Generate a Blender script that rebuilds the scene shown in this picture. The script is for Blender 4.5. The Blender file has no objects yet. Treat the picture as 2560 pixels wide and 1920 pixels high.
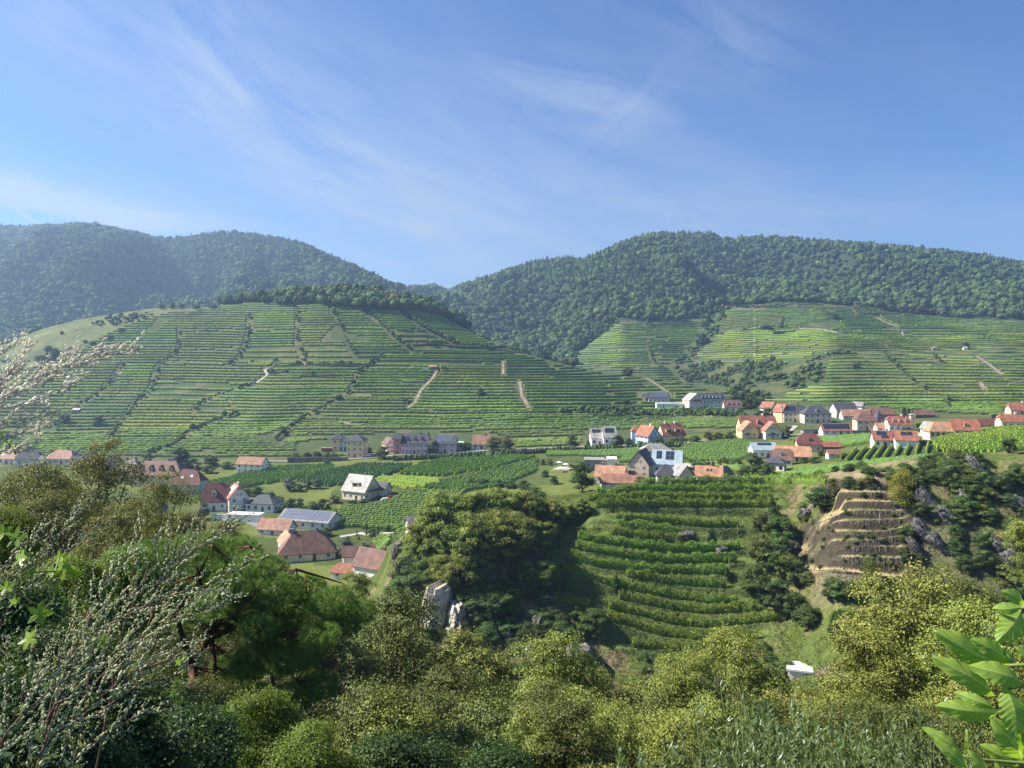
import bpy, bmesh, math, random
import numpy as np
from mathutils import Vector, Matrix, Euler
random.seed(7); RNG = np.random.default_rng(7)
SC = bpy.context.scene; COL = SC.collection
R = math.radians
# ------------------------------------------------------------------ camera, sky, sun, exposure
F = 769.0; HZ = 352.0; S = 2212/1024.0; FD = F*S; HD = HZ*S        # focal length and horizon (px of a 1024 / 2212 wide picture)
cam = bpy.data.cameras.new("camera"); cam.lens_unit = 'MILLIMETERS'; cam.sensor_width = 36
cam.lens = 36*F/1024; cam.shift_y = (HZ-384)/1024
cam.clip_start = .05; cam.clip_end = 12000
CAM = bpy.data.objects.new("camera", cam); COL.objects.link(CAM)
CAM.location = (0, 0, 0); CAM.rotation_euler = (R(90), 0, 0); SC.camera = CAM
SUN_AZ, SUN_EL = -82.0, 43.0       # degrees left of the view axis, above the horizon
W = bpy.data.worlds.new("World"); SC.world = W; W.use_nodes = True
sdir = Vector((math.sin(R(SUN_AZ))*math.cos(R(SUN_EL)), math.cos(R(SUN_AZ))*math.cos(R(SUN_EL)), math.sin(R(SUN_EL))))
sl = bpy.data.lights.new("sun", 'SUN'); sl.energy = 5.0; sl.angle = R(.5); sl.color = (1, .93, .80)
SUN = bpy.data.objects.new("sun", sl); COL.objects.link(SUN); SUN.rotation_euler = (-sdir).to_track_quat('-Z', 'Y').to_euler()
SUN.location = (-300, 200, 400)
SC.view_settings.view_transform = 'Standard'; SC.view_settings.look = 'None'; SC.view_settings.gamma = 1
SC.view_settings.exposure = 1.34
HAZE = 0.00020

def N_(nt, t, **kw):
    n = nt.nodes.new(t)
    for k, v in kw.items():
        if k == 'i':
            for a, b in v.items():
                n.inputs[a].default_value = b
        else: setattr(n, k, v)
    return n
def L_(nt, a, b): nt.links.new(a, b)
def MA(nt, op, a, b=None, c=None):
    n = nt.nodes.new('ShaderNodeMath'); n.operation = op
    for i, v in enumerate((a, b, c)):
        if v is None: continue
        if isinstance(v, (int, float)): n.inputs[i].default_value = v
        else: nt.links.new(v, n.inputs[i])
    return n.outputs[0]

def make_sky():
    nt = W.node_tree; nt.nodes.clear()
    out = N_(nt, 'ShaderNodeOutputWorld'); bg = N_(nt, 'ShaderNodeBackground'); bg.inputs[1].default_value = .05
    sky = N_(nt, 'ShaderNodeTexSky'); sky.sky_type = 'NISHITA'; sky.sun_disc = False
    sky.sun_elevation = R(SUN_EL); sky.sun_rotation = R(SUN_AZ); sky.air_density = 1.0; sky.dust_density = 0; sky.ozone_density = 2.2
    tc = N_(nt, 'ShaderNodeTexCoord'); sp = N_(nt, 'ShaderNodeSeparateXYZ'); L_(nt, tc.outputs['Generated'], sp.inputs[0])
    X, Y, Z = sp.outputs
    az = MA(nt, 'ARCTAN2', X, Y); el = MA(nt, 'ARCSINE', Z)
    def rotc(ang, sx, sy, ox=0, oy=0):
        c, s = math.cos(R(ang)), math.sin(R(ang))
        a = MA(nt, 'ADD', az, -ox); e = MA(nt, 'ADD', el, -oy)
        p = MA(nt, 'ADD', MA(nt, 'MULTIPLY', a, c), MA(nt, 'MULTIPLY', e, s))
        q = MA(nt, 'ADD', MA(nt, 'MULTIPLY', a, -s), MA(nt, 'MULTIPLY', e, c))
        cb = N_(nt, 'ShaderNodeCombineXYZ'); L_(nt, MA(nt, 'MULTIPLY', p, sx), cb.inputs[0]); L_(nt, MA(nt, 'MULTIPLY', q, sy), cb.inputs[1])
        return cb.outputs[0], p, q
    def noise(vec, sc, det=8, rough=.6, dist=0):
        n = N_(nt, 'ShaderNodeTexNoise'); n.inputs['Scale'].default_value = sc; n.inputs['Detail'].default_value = det
        n.inputs['Roughness'].default_value = rough; n.inputs['Distortion'].default_value = dist
        L_(nt, vec, n.inputs['Vector']); return n.outputs[0]
    def gauss(ang, ox, oy, sx, sy):          # a soft patch of sky: direction, extent (radians)
        v, p, q = rotc(ang, 1, 1, ox, oy)
        a = MA(nt, 'POWER', MA(nt, 'ABSOLUTE', MA(nt, 'DIVIDE', p, sx)), 2); b = MA(nt, 'POWER', MA(nt, 'ABSOLUTE', MA(nt, 'DIVIDE', q, sy)), 2)
        return MA(nt, 'EXPONENT', MA(nt, 'MULTIPLY', MA(nt, 'ADD', a, b), -1))
    def ang(xd, yd):
        u = (xd/S-512)/F; v = (HZ-yd/S)/F; return math.atan(u), math.atan(v/math.sqrt(1+u*u))
    total = None
    #  angle, centre (disp px), size along/across (rad), streak scale, strength, threshold
    for i, (an, cx, cy, sx, sy, k, th) in enumerate([(-42, 470, 110, .16, .06, .66, .42), (-28, 700, 300, .30, .09, .50, .40), (-18, 760, 430, .36, .08, .52, .38),
              (-8, 120, 440, .18, .022, 2.0, .44), (-12, 1280, 195, .16, .035, .55, .4), (-30, 1560, 60, .14, .05, .32, .4), (-5, 1750, 470, .3, .045, .5, .38),
              (-25, 140, 60, .10, .05, .4, .4), (-5, 900, 560, .5, .06, .3, .3), (-20, 1300, 420, .35, .1, .35, .3), (40, 1350, 260, .1, .03, .3, .4)]):
        ox, oy = ang(cx, cy)
        vec, _, _ = rotc(an, 2.6, 13.0, ox+i*1.7, oy)
        wv = N_(nt, 'ShaderNodeVectorMath'); wv.operation = 'ADD'; L_(nt, vec, wv.inputs[0]); wv.inputs[1].default_value = (i*3.1, i*1.3, 0)
        n1 = noise(wv.outputs[0], 1.3, 11, .66, .55)
        d = MA(nt, 'MULTIPLY', MA(nt, 'MAXIMUM', MA(nt, 'SUBTRACT', n1, th), 0), 3.0)
        d = MA(nt, 'MULTIPLY', MA(nt, 'MULTIPLY', d, gauss(an, ox, oy, sx, sy)), k)
        total = d if total is None else MA(nt, 'ADD', total, d)
    veil, _, _ = rotc(-25, 1.2, 4)
    vn = MA(nt, 'MULTIPLY', MA(nt, 'MAXIMUM', MA(nt, 'SUBTRACT', noise(veil, 2.2, 10, .62, .4), .45), 0), .35)
    total = MA(nt, 'ADD', total, vn)
    # contrail piece
    ox, oy = ang(62, 470); ct = gauss(-37, ox, oy, .016, .0016)
    total = MA(nt, 'ADD', total, MA(nt, 'MULTIPLY', ct, 1.0))
    total = MA(nt, 'MINIMUM', total, .85)
    up = MA(nt, 'GREATER_THAN', el, -.02); total = MA(nt, 'MULTIPLY', total, up)
    tint = N_(nt, 'ShaderNodeMix'); tint.data_type = 'RGBA'; tint.blend_type = 'MULTIPLY'; tint.inputs[0].default_value = 1
    L_(nt, sky.outputs[0], tint.inputs[6]); tint.inputs[7].default_value = (.60, .83, 1.18, 1)
    mx = N_(nt, 'ShaderNodeMix'); mx.data_type = 'RGBA'; L_(nt, total, mx.inputs[0]); L_(nt, tint.outputs[2], mx.inputs[6]); mx.inputs[7].default_value = (4.6, 5.3, 6.4, 1)
    L_(nt, mx.outputs[2], bg.inputs[0]); L_(nt, bg.outputs[0], out.inputs[0])
make_sky()

# ------------------------------------------------------------------ naming helpers
def tag(o, label=None, cat=None, group=None, kind=None):
    if label: o['label'] = label
    if cat: o['category'] = cat
    if group: o['group'] = group
    if kind: o['kind'] = kind
    return o
def empty(name, loc=(0, 0, 0), rz=0, label=None, cat=None, group=None):
    o = bpy.data.objects.new(name, None); COL.objects.link(o); o.location = loc; o.rotation_euler = (0, 0, rz); o.empty_display_size = .1
    return tag(o, label, cat, group)
def link(name, me, mat=None, parent=None, loc=None):
    o = bpy.data.objects.new(name, me); COL.objects.link(o)
    if mat is not None and len(me.materials) == 0: me.materials.append(mat)
    if parent: o.parent = parent
    if loc is not None: o.location = loc
    return o
def np_mesh(name, V, Fc, smooth=False, col=None):
    V = np.asarray(V, np.float32).reshape(-1, 3); Fc = np.asarray(Fc, np.int32); k = Fc.shape[1]
    me = bpy.data.meshes.new(name); me.vertices.add(len(V)); me.vertices.foreach_set('co', V.ravel())
    me.loops.add(Fc.size); me.loops.foreach_set('vertex_index', Fc.ravel()); me.polygons.add(len(Fc))
    me.polygons.foreach_set('loop_start', np.arange(0, Fc.size, k, dtype=np.int32))
    me.polygons.foreach_set('use_smooth', np.full(len(Fc), smooth, dtype=bool))
    if col is not None:
        a = me.color_attributes.new('tint', 'FLOAT_COLOR', 'POINT'); c = np.ones((len(V), 4), np.float32); c[:, :3] = col; a.data.foreach_set('color', c.ravel())
    me.update(calc_edges=True); return me
class MB:                                    # small mesh builder for hard things
    def __init__(s): s.v = []; s.f = []
    def poly(s, pts, faces):
        b = len(s.v); s.v += [tuple(p) for p in pts]; s.f += [tuple(b+i for i in f) for f in faces]
    def box(s, x0, x1, y0, y1, z0, z1, M=None):
        p = [(x0, y0, z0), (x1, y0, z0), (x1, y1, z0), (x0, y1, z0), (x0, y0, z1), (x1, y0, z1), (x1, y1, z1), (x0, y1, z1)]
        if M is not None: p = [M @ Vector(q) for q in p]
        s.poly(p, [(0, 3, 2, 1), (4, 5, 6, 7), (0, 1, 5, 4), (1, 2, 6, 5), (2, 3, 7, 6), (3, 0, 4, 7)])
    def tube(s, pts, rad, n=7):
        b = len(s.v); m = len(pts)
        for i, p in enumerate(pts):
            p = Vector(p); d = Vector(pts[min(i+1, m-1)])-Vector(pts[max(i-1, 0)])
            d = d.normalized() if d.length > 1e-9 else Vector((0, 0, 1))
            a = d.cross(Vector((0, 0, 1)) if abs(d.z) < .9 else Vector((1, 0, 0))).normalized(); c = d.cross(a)
            for k in range(n):
                t = 2*math.pi*k/n; s.v.append(tuple(p+(a*math.cos(t)+c*math.sin(t))*rad[i]))
        for i in range(m-1):
            for k in range(n):
                s.f.append((b+i*n+k, b+i*n+(k+1) % n, b+(i+1)*n+(k+1) % n, b+(i+1)*n+k))
        s.f.append(tuple(b+(m-1)*n+k for k in range(n)))
    def mesh(s, name, smooth=False):
        me = bpy.data.meshes.new(name); me.from_pydata(s.v, [], s.f)
        if smooth: me.polygons.foreach_set('use_smooth', [True]*len(me.polygons))
        me.update(); return me
    def build(s, name, mat, parent=None, smooth=False): return link(name, s.mesh(name, smooth), mat, parent)

# ------------------------------------------------------------------ materials
def mat_new(name):
    m = bpy.data.materials.new(name); m.use_nodes = True; nt = m.node_tree; nt.nodes.clear()
    out = N_(nt, 'ShaderNodeOutputMaterial'); return m, nt, out
def noise_col(nt, c1, c2, scale, det=5, vec=None, lo=.35, hi=.65, coord='Object'):
    tc = N_(nt, 'ShaderNodeTexCoord'); n = N_(nt, 'ShaderNodeTexNoise'); n.inputs['Scale'].default_value = scale; n.inputs['Detail'].default_value = det
    L_(nt, tc.outputs[coord] if vec is None else vec, n.inputs['Vector'])
    r = N_(nt, 'ShaderNodeValToRGB'); r.color_ramp.elements[0].position = lo; r.color_ramp.elements[1].position = hi
    r.color_ramp.elements[0].color = (*c1, 1); r.color_ramp.elements[1].color = (*c2, 1); L_(nt, n.outputs[0], r.inputs[0]); return r.outputs[0], n.outputs[0]
def mat_plain(name, c, rough=.8, var=.12, scale=1.2, spec=.3, metal=0, bump=0, coord='Object'):
    m, nt, out = mat_new(name); b = N_(nt, 'ShaderNodeBsdfPrincipled'); b.inputs['Roughness'].default_value = rough; b.inputs['Specular IOR Level'].default_value = spec; b.inputs['Metallic'].default_value = metal
    c2 = tuple(max(0, x*(1-var*2)) for x in c); c1 = tuple(min(1, x*(1+var*.6)) for x in c)
    co, no = noise_col(nt, c2, c1, scale, 8, coord=coord); L_(nt, co, b.inputs['Base Color'])
    if bump:
        bp = N_(nt, 'ShaderNodeBump'); bp.inputs['Strength'].default_value = bump; bp.inputs['Distance'].default_value = .1
        n2 = N_(nt, 'ShaderNodeTexNoise'); n2.inputs['Scale'].default_value = scale*4; n2.inputs['Detail'].default_value = 6
        tc = N_(nt, 'ShaderNodeTexCoord'); L_(nt, tc.outputs['Object'], n2.inputs['Vector']); L_(nt, n2.outputs[0], bp.inputs['Height']); L_(nt, bp.outputs[0], b.inputs['Normal'])
    L_(nt, b.outputs[0], out.inputs[0]); return m
def mat_leaf(name, c_lo, c_hi, trans=.35, rough=.45, gloss=.35, objvar=.12, attr=False, patch=0, patch_col=None, tcol=None, clump=0.0):
    """leaf colour varies per leaf (mesh island), per tree and in patches; light passes through it"""
    m, nt, out = mat_new(name); g = N_(nt, 'ShaderNodeNewGeometry'); oi = N_(nt, 'ShaderNodeObjectInfo')
    r = N_(nt, 'ShaderNodeValToRGB'); r.color_ramp.elements[0].color = (*c_lo, 1); r.color_ramp.elements[1].color = (*c_hi, 1)
    L_(nt, g.outputs['Random Per Island'], r.inputs[0]); col = r.outputs[0]
    if patch:
        n = N_(nt, 'ShaderNodeTexNoise'); n.inputs['Scale'].default_value = patch; n.inputs['Detail'].default_value = 3
        tc = N_(nt, 'ShaderNodeTexCoord'); L_(nt, tc.outputs['Object'], n.inputs['Vector'])
        rr = N_(nt, 'ShaderNodeValToRGB'); rr.color_ramp.elements[0].position = .42; rr.color_ramp.elements[1].position = .68; L_(nt, n.outputs[0], rr.inputs[0])
        mx = N_(nt, 'ShaderNodeMix'); mx.data_type = 'RGBA'; L_(nt, MA(nt, 'MULTIPLY', rr.outputs[0], .8), mx.inputs[0]); L_(nt, col, mx.inputs[6]); mx.inputs[7].default_value = (*patch_col, 1); col = mx.outputs[2]
    if attr:
        at = N_(nt, 'ShaderNodeAttribute'); at.attribute_name = 'tint'
        mx = N_(nt, 'ShaderNodeMix'); mx.data_type = 'RGBA'; mx.blend_type = 'MULTIPLY'; mx.inputs[0].default_value = 1; L_(nt, col, mx.inputs[6]); L_(nt, at.outputs[0], mx.inputs[7]); col = mx.outputs[2]
    hs = N_(nt, 'ShaderNodeHueSaturation'); L_(nt, col, hs.inputs['Color'])
    L_(nt, MA(nt, 'ADD', MA(nt, 'MULTIPLY', oi.outputs['Random'], objvar*2), 1-objvar), hs.inputs['Value'])
    L_(nt, MA(nt, 'ADD', MA(nt, 'MULTIPLY', oi.outputs['Random'], .03), .485), hs.inputs['Hue']); col = hs.outputs[0]
    b = N_(nt, 'ShaderNodeBsdfPrincipled'); b.inputs['Roughness'].default_value = rough; b.inputs['Specular IOR Level'].default_value = gloss; L_(nt, col, b.inputs['Base Color'])
    t = N_(nt, 'ShaderNodeBsdfTranslucent'); tm = N_(nt, 'ShaderNodeMix'); tm.data_type = 'RGBA'; tm.blend_type = 'MULTIPLY'; tm.inputs[0].default_value = 1
    L_(nt, col, tm.inputs[6]); tm.inputs[7].default_value = (*(tcol or (1.5, 1.4, .55)), 1); L_(nt, tm.outputs[2], t.inputs['Color'])
    ms = N_(nt, 'ShaderNodeMixShader'); ms.inputs[0].default_value = trans; L_(nt, b.outputs[0], ms.inputs[1]); L_(nt, t.outputs[0], ms.inputs[2]); L_(nt, ms.outputs[0], out.inputs[0]); return m
def mat_roof(name, c, streak=.25):
    m, nt, out = mat_new(name); b = N_(nt, 'ShaderNodeBsdfPrincipled'); b.inputs['Roughness'].default_value = .75; b.inputs['Specular IOR Level'].default_value = .35
    co, _ = noise_col(nt, tuple(x*(1-streak*1.4) for x in c), tuple(min(1, x*1.15) for x in c), .6, 8)
    tc = N_(nt, 'ShaderNodeTexCoord'); w = N_(nt, 'ShaderNodeTexWave'); w.wave_type = 'BANDS'; w.bands_direction = 'Z'; w.inputs['Scale'].default_value = 1.6; w.inputs['Distortion'].default_value = .4
    L_(nt, tc.outputs['Object'], w.inputs['Vector'])
    n3 = N_(nt, 'ShaderNodeTexNoise'); n3.inputs['Scale'].default_value = 7; n3.inputs['Detail'].default_value = 3; L_(nt, tc.outputs['Object'], n3.inputs['Vector'])
    hs = N_(nt, 'ShaderNodeHueSaturation'); L_(nt, co, hs.inputs['Color'])
    L_(nt, MA(nt, 'ADD', MA(nt, 'ADD', MA(nt, 'MULTIPLY', w.outputs[1], .16), MA(nt, 'MULTIPLY', n3.outputs[0], .4)), .7), hs.inputs['Value'])
    L_(nt, hs.outputs[0], b.inputs['Base Color']); L_(nt, b.outputs[0], out.inputs[0]); return m
M = {}
M['plaster_white'] = mat_plain('plaster_white', (.80, .77, .71), .85, .08, .5)
M['plaster_cream'] = mat_plain('plaster_cream', (.74, .65, .47), .85, .08, .5)
M['plaster_yellow'] = mat_plain('plaster_yellow', (.74, .58, .30), .85, .08, .5)
M['plaster_pink'] = mat_plain('plaster_pink', (.70, .50, .52), .85, .08, .5)
M['plaster_rose'] = mat_plain('plaster_rose', (.58, .26, .22), .85, .08, .5)
M['plaster_blue'] = mat_plain('plaster_blue', (.42, .56, .74), .85, .08, .5)
M['plaster_mint'] = mat_plain('plaster_mint', (.36, .56, .42), .85, .08, .5)
M['plaster_peach'] = mat_plain('plaster_peach', (.60, .47, .37), .85, .08, .5)
M['plaster_grey'] = mat_plain('plaster_grey', (.26, .25, .25), .85, .08, .5)
M['wood'] = mat_plain('wood', (.16, .09, .05), .8, .2, 2)
M['stone_wall'] = mat_plain('stone_wall', (.20, .18, .15), .9, .3, 1.5, bump=.5)
M['roof_red'] = mat_roof('roof_red', (.30, .115, .072)); M['roof_orange'] = mat_roof('roof_orange', (.42, .22, .135)); M['roof_terracotta'] = mat_roof('roof_terracotta', (.30, .155, .105))
M['roof_brown'] = mat_roof('roof_brown', (.17, .09, .07)); M['roof_maroon'] = mat_roof('roof_maroon', (.15, .05, .045)); M['roof_slate'] = mat_roof('roof_slate', (.055, .06, .075), .1)
M['roof_grey'] = mat_roof('roof_grey', (.25, .24, .23)); M['roof_light'] = mat_roof('roof_light', (.40, .38, .34)); M['roof_blue'] = mat_roof('roof_blue', (.28, .36, .40), .1)
M['frame'] = mat_plain('window_frame', (.6, .58, .55), .6, .03); M['dark_frame'] = mat_plain('dark_frame', (.12, .07, .05), .6, .05)
M['pane'] = mat_plain('window_pane', (.035, .045, .06), .12, .1, 1, .6); M['solar'] = mat_plain('solar_panel', (.025, .032, .055), .16, .1, .8, .8)
M['solar_light'] = mat_plain('solar_panel_light', (.10, .12, .17), .35, .1, .8, .8)
M['metal'] = mat_plain('metal', (.35, .36, .38), .4, .08, 1, .5, .6); M['car_red'] = mat_plain('car_red', (.3, .02, .02), .25, .03, 1, .6); M['car_white'] = mat_plain('car_white', (.7, .7, .72), .25, .03, 1, .6)
M['white'] = mat_plain('white_sheet', (.72, .72, .70), .6, .04); M['rubber'] = mat_plain('rubber', (.02, .02, .02), .8, .05)
M['bark'] = mat_plain('bark', (.085, .065, .05), .9, .3, 6, bump=.5); M['pine_bark'] = mat_plain('pine_bark', (.16, .075, .045), .9, .35, 9, bump=.7)
M['asphalt'] = mat_plain('asphalt', (.22, .21, .20), .9, .12, .3); M['dirt'] = mat_plain('dirt', (.24, .20, .14), .95, .25, .35); M['gravel'] = mat_plain('gravel', (.42, .39, .34), .95, .12, .3)
M['vine'] = mat_leaf('vine_foliage', (.11, .19, .028), (.24, .34, .055), .38, .6, .25, .12)
M['vine_shade'] = mat_leaf('shade_vine_foliage', (.04, .085, .015), (.10, .17, .03), .25, .6, .2, .1)  # vine leaves darkened: rows in shade, the shade put into the colour
M['vine_far'] = mat_leaf('vine_row_far', (.145, .235, .06), (.19, .29, .075), .28, .7, .15, 0, attr=True)
M['forest'] = mat_leaf('forest_foliage', (.035, .068, .020), (.12, .165, .042), .20, .7, .12, .5)
M['tree_green'] = mat_leaf('tree_green', (.055, .10, .024), (.11, .175, .04), .28, .6, .25, .2)
M['tree_dark'] = mat_leaf('tree_dark', (.028, .055, .016), (.085, .13, .032), .2, .6, .25, .2)
M['tree_olive'] = mat_leaf('tree_olive', (.085, .12, .03), (.16, .20, .06), .3, .6, .2, .15)
M['tree_grey'] = mat_leaf('tree_grey', (.09, .12, .08), (.17, .20, .14), .2, .6, .2, .1)
M['locust'] = mat_leaf('locust_foliage', (.11, .155, .028), (.25, .295, .06), .38, .6, .25, .14)
M['yellow_tree'] = mat_leaf('yellow_foliage', (.14, .16, .03), (.34, .31, .06), .35, .6, .25, .1)
M['box_elder'] = mat_leaf('autumn_maple_foliage', (.028, .066, .012), (.26, .31, .055), .16, .5, .25, .12, patch=.45, patch_col=(.42, .39, .095))
M['dark_maple'] = mat_leaf('shade_maple_foliage', (.018, .040, .008), (.115, .155, .028), .12, .5, .25, .12, patch=.35, patch_col=(.30, .27, .07))  # darker copy of the maple leaves, deep shade painted into the colour
M['chestnut'] = mat_leaf('chestnut_foliage', (.05, .075, .018), (.23, .23, .06), .16, .55, .2, .1, patch=.4, patch_col=(.32, .26, .09))
M['shrub_dark'] = mat_leaf('shrub_dark', (.022, .055, .016), (.07, .125, .032), .3, .5, .3, .1)
M['shrub_bright'] = mat_leaf('shrub_bright', (.07, .13, .02), (.20, .27, .05), .36, .5, .25, .1)
M['willow'] = mat_leaf('willow_foliage', (.07, .12, .045), (.16, .22, .09), .3, .38, .5, .1)
M['needle'] = mat_leaf('pine_needles', (.06, .14, .025), (.14, .25, .05), .25, .5, .3, .1, patch=.6, patch_col=(.17, .28, .06))
M['mug_bud'] = mat_leaf('mugwort_buds', (.36, .42, .25), (.60, .64, .44), .38, .6, .2, .05, tcol=(1.1, 1.1, .8)); M['mug_dry'] = mat_leaf('mugwort_dry', (.70, .68, .60), (.90, .87, .78), .45, .7, .1, .03, tcol=(1.0, 1.0, .95))
M['mug_stem'] = mat_plain('mugwort_stem', (.13, .07, .045), .6, .2, 20); M['dry_stem'] = mat_plain('dry_stem', (.62, .55, .43), .6, .2, 20); M['mug_leaf'] = mat_leaf('mugwort_leaf', (.10, .15, .06), (.20, .26, .12), .3, .5, .3, .05)
M['vine_leaf'] = mat_leaf('bright_leaf', (.12, .24, .02), (.26, .40, .03), .5, .4, .4, .05); M['twig'] = mat_plain('twig', (.16, .2, .05), .6, .1, 8)
M['grass'] = mat_leaf('grass_blades', (.08, .13, .03), (.22, .24, .08), .3, .7, .1, .1)
def mat_walnut():
    m, nt, out = mat_new('walnut_leaf'); at = N_(nt, 'ShaderNodeAttribute'); at.attribute_name = 'tint'
    g = N_(nt, 'ShaderNodeNewGeometry'); r = N_(nt, 'ShaderNodeValToRGB'); r.color_ramp.elements[0].color = (.15, .27, .035, 1); r.color_ramp.elements[1].color = (.28, .40, .075, 1); L_(nt, g.outputs['Random Per Island'], r.inputs[0])
    mx = N_(nt, 'ShaderNodeMix'); mx.data_type = 'RGBA'; L_(nt, at.outputs[2], mx.inputs[0]); L_(nt, r.outputs[0], mx.inputs[6]); mx.inputs[7].default_value = (.42, .50, .16, 1)
    b = N_(nt, 'ShaderNodeBsdfPrincipled'); b.inputs['Roughness'].default_value = .55; b.inputs['Specular IOR Level'].default_value = .3; L_(nt, mx.outputs[2], b.inputs['Base Color'])
    t = N_(nt, 'ShaderNodeBsdfTranslucent'); hs = N_(nt, 'ShaderNodeHueSaturation'); hs.inputs['Value'].default_value = 1.6; hs.inputs['Saturation'].default_value = 1.15; L_(nt, mx.outputs[2], hs.inputs['Color']); L_(nt, hs.outputs[0], t.inputs[0])
    ms = N_(nt, 'ShaderNodeMixShader'); ms.inputs[0].default_value = .45; L_(nt, b.outputs[0], ms.inputs[1]); L_(nt, t.outputs[0], ms.inputs[2]); L_(nt, ms.outputs[0], out.inputs[0]); return m
M['walnut'] = mat_walnut()
def mat_rock(name, a, b_, sc):
    m, nt, out = mat_new(name); b = N_(nt, 'ShaderNodeBsdfPrincipled'); b.inputs['Roughness'].default_value = .9
    co, no = noise_col(nt, a, b_, sc, 10, lo=.38, hi=.62)
    tc = N_(nt, 'ShaderNodeTexCoord'); v = N_(nt, 'ShaderNodeTexVoronoi'); v.feature = 'DISTANCE_TO_EDGE'; v.inputs['Scale'].default_value = sc*1.1
    n = N_(nt, 'ShaderNodeTexNoise'); n.inputs['Scale'].default_value = sc*2; n.inputs['Detail'].default_value = 6; L_(nt, tc.outputs['Object'], n.inputs['Vector'])
    ad = N_(nt, 'ShaderNodeMix'); ad.data_type = 'RGBA'; ad.inputs[0].default_value = .35; L_(nt, tc.outputs['Object'], ad.inputs[6]); L_(nt, n.outputs[1], ad.inputs[7]); L_(nt, ad.outputs[2], v.inputs['Vector'])
    bp = N_(nt, 'ShaderNodeBump'); bp.inputs['Strength'].default_value = .8; bp.inputs['Distance'].default_value = .3
    L_(nt, MA(nt, 'ADD', MA(nt, 'MINIMUM', v.outputs[0], .15), MA(nt, 'MULTIPLY', n.outputs[0], .5)), bp.inputs['Height']); L_(nt, bp.outputs[0], b.inputs['Normal'])
    L_(nt, co, b.inputs['Base Color']); L_(nt, b.outputs[0], out.inputs[0]); return m
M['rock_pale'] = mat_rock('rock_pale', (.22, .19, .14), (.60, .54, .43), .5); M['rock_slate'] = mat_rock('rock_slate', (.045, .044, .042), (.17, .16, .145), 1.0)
def mat_ground():
    m, nt, out = mat_new('ground'); b = N_(nt, 'ShaderNodeBsdfPrincipled'); b.inputs['Roughness'].default_value = .95; b.inputs['Specular IOR Level'].default_value = .1
    at = N_(nt, 'ShaderNodeAttribute'); at.attribute_name = 'tint'
    tc = N_(nt, 'ShaderNodeTexCoord')
    def nz(s, d):
        n = N_(nt, 'ShaderNodeTexNoise'); n.inputs['Scale'].default_value = s; n.inputs['Detail'].default_value = d; L_(nt, tc.outputs['Object'], n.inputs['Vector']); return n.outputs[0]
    val = MA(nt, 'ADD', MA(nt, 'MULTIPLY', nz(.9, 6), 1.1), MA(nt, 'MULTIPLY', nz(.06, 6), .7))
    hs = N_(nt, 'ShaderNodeHueSaturation'); L_(nt, at.outputs[0], hs.inputs['Color']); L_(nt, MA(nt, 'ADD', val, .1), hs.inputs['Value'])
    bp = N_(nt, 'ShaderNodeBump'); bp.inputs['Strength'].default_value = .6; bp.inputs['Distance'].default_value = .4; L_(nt, nz(2.0, 8), bp.inputs['Height']); L_(nt, bp.outputs[0], b.inputs['Normal'])
    L_(nt, hs.outputs[0], b.inputs['Base Color']); L_(nt, b.outputs[0], out.inputs[0]); return m
M['ground'] = mat_ground()

# ------------------------------------------------------------------ terrain
def _h(ix, iy, s):
    n = (ix.astype(np.int64)*374761393+iy.astype(np.int64)*668265263+s*982451653) & 0xffffffff
    n = ((n ^ (n >> 13))*1274126177) & 0xffffffff
    return ((n ^ (n >> 16)) & 0xffff)/65535.0
def vnoise(x, y, s=0):
    x = np.asarray(x, float); y = np.asarray(y, float)
    ix = np.floor(x); iy = np.floor(y); fx = x-ix; fy = y-iy; fx = fx*fx*(3-2*fx); fy = fy*fy*(3-2*fy)
    a = _h(ix, iy, s); b = _h(ix+1, iy, s); c = _h(ix, iy+1, s); d = _h(ix+1, iy+1, s)
    return a+(b-a)*fx+(c-a)*fy+(a-b-c+d)*fx*fy
def fbm(x, y, s=0, o=4, g=.5):
    t = 0; a = 1; w = 0
    for i in range(o): t = t+a*vnoise(x*2**i, y*2**i, s+i*17); w += a; a *= g
    return t/w
def pchip(xk, yk, x):
    xk = np.asarray(xk, float); yk = np.asarray(yk, float); h = np.diff(xk); d = np.diff(yk)/h; m = np.zeros(len(xk))
    ok = d[:-1]*d[1:] > 0; w1 = 2*h[1:]+h[:-1]; w2 = h[1:]+2*h[:-1]
    m[1:-1] = np.where(ok, (w1+w2)/(w1/np.where(ok, d[:-1], 1)+w2/np.where(ok, d[1:], 1)), 0); m[0] = d[0]; m[-1] = d[-1]
    x = np.clip(x, xk[0], xk[-1]); i = np.clip(np.searchsorted(xk, x)-1, 0, len(xk)-2); t = (x-xk[i])/h[i]
    return (2*t**3-3*t**2+1)*yk[i]+(t**3-2*t**2+t)*h[i]*m[i]+(-2*t**3+3*t**2)*yk[i+1]+(t**3-t**2)*h[i]*m[i+1]
def z_at(yd, Y): return (HD-yd)/FD*Y
Z = 'z'
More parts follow.
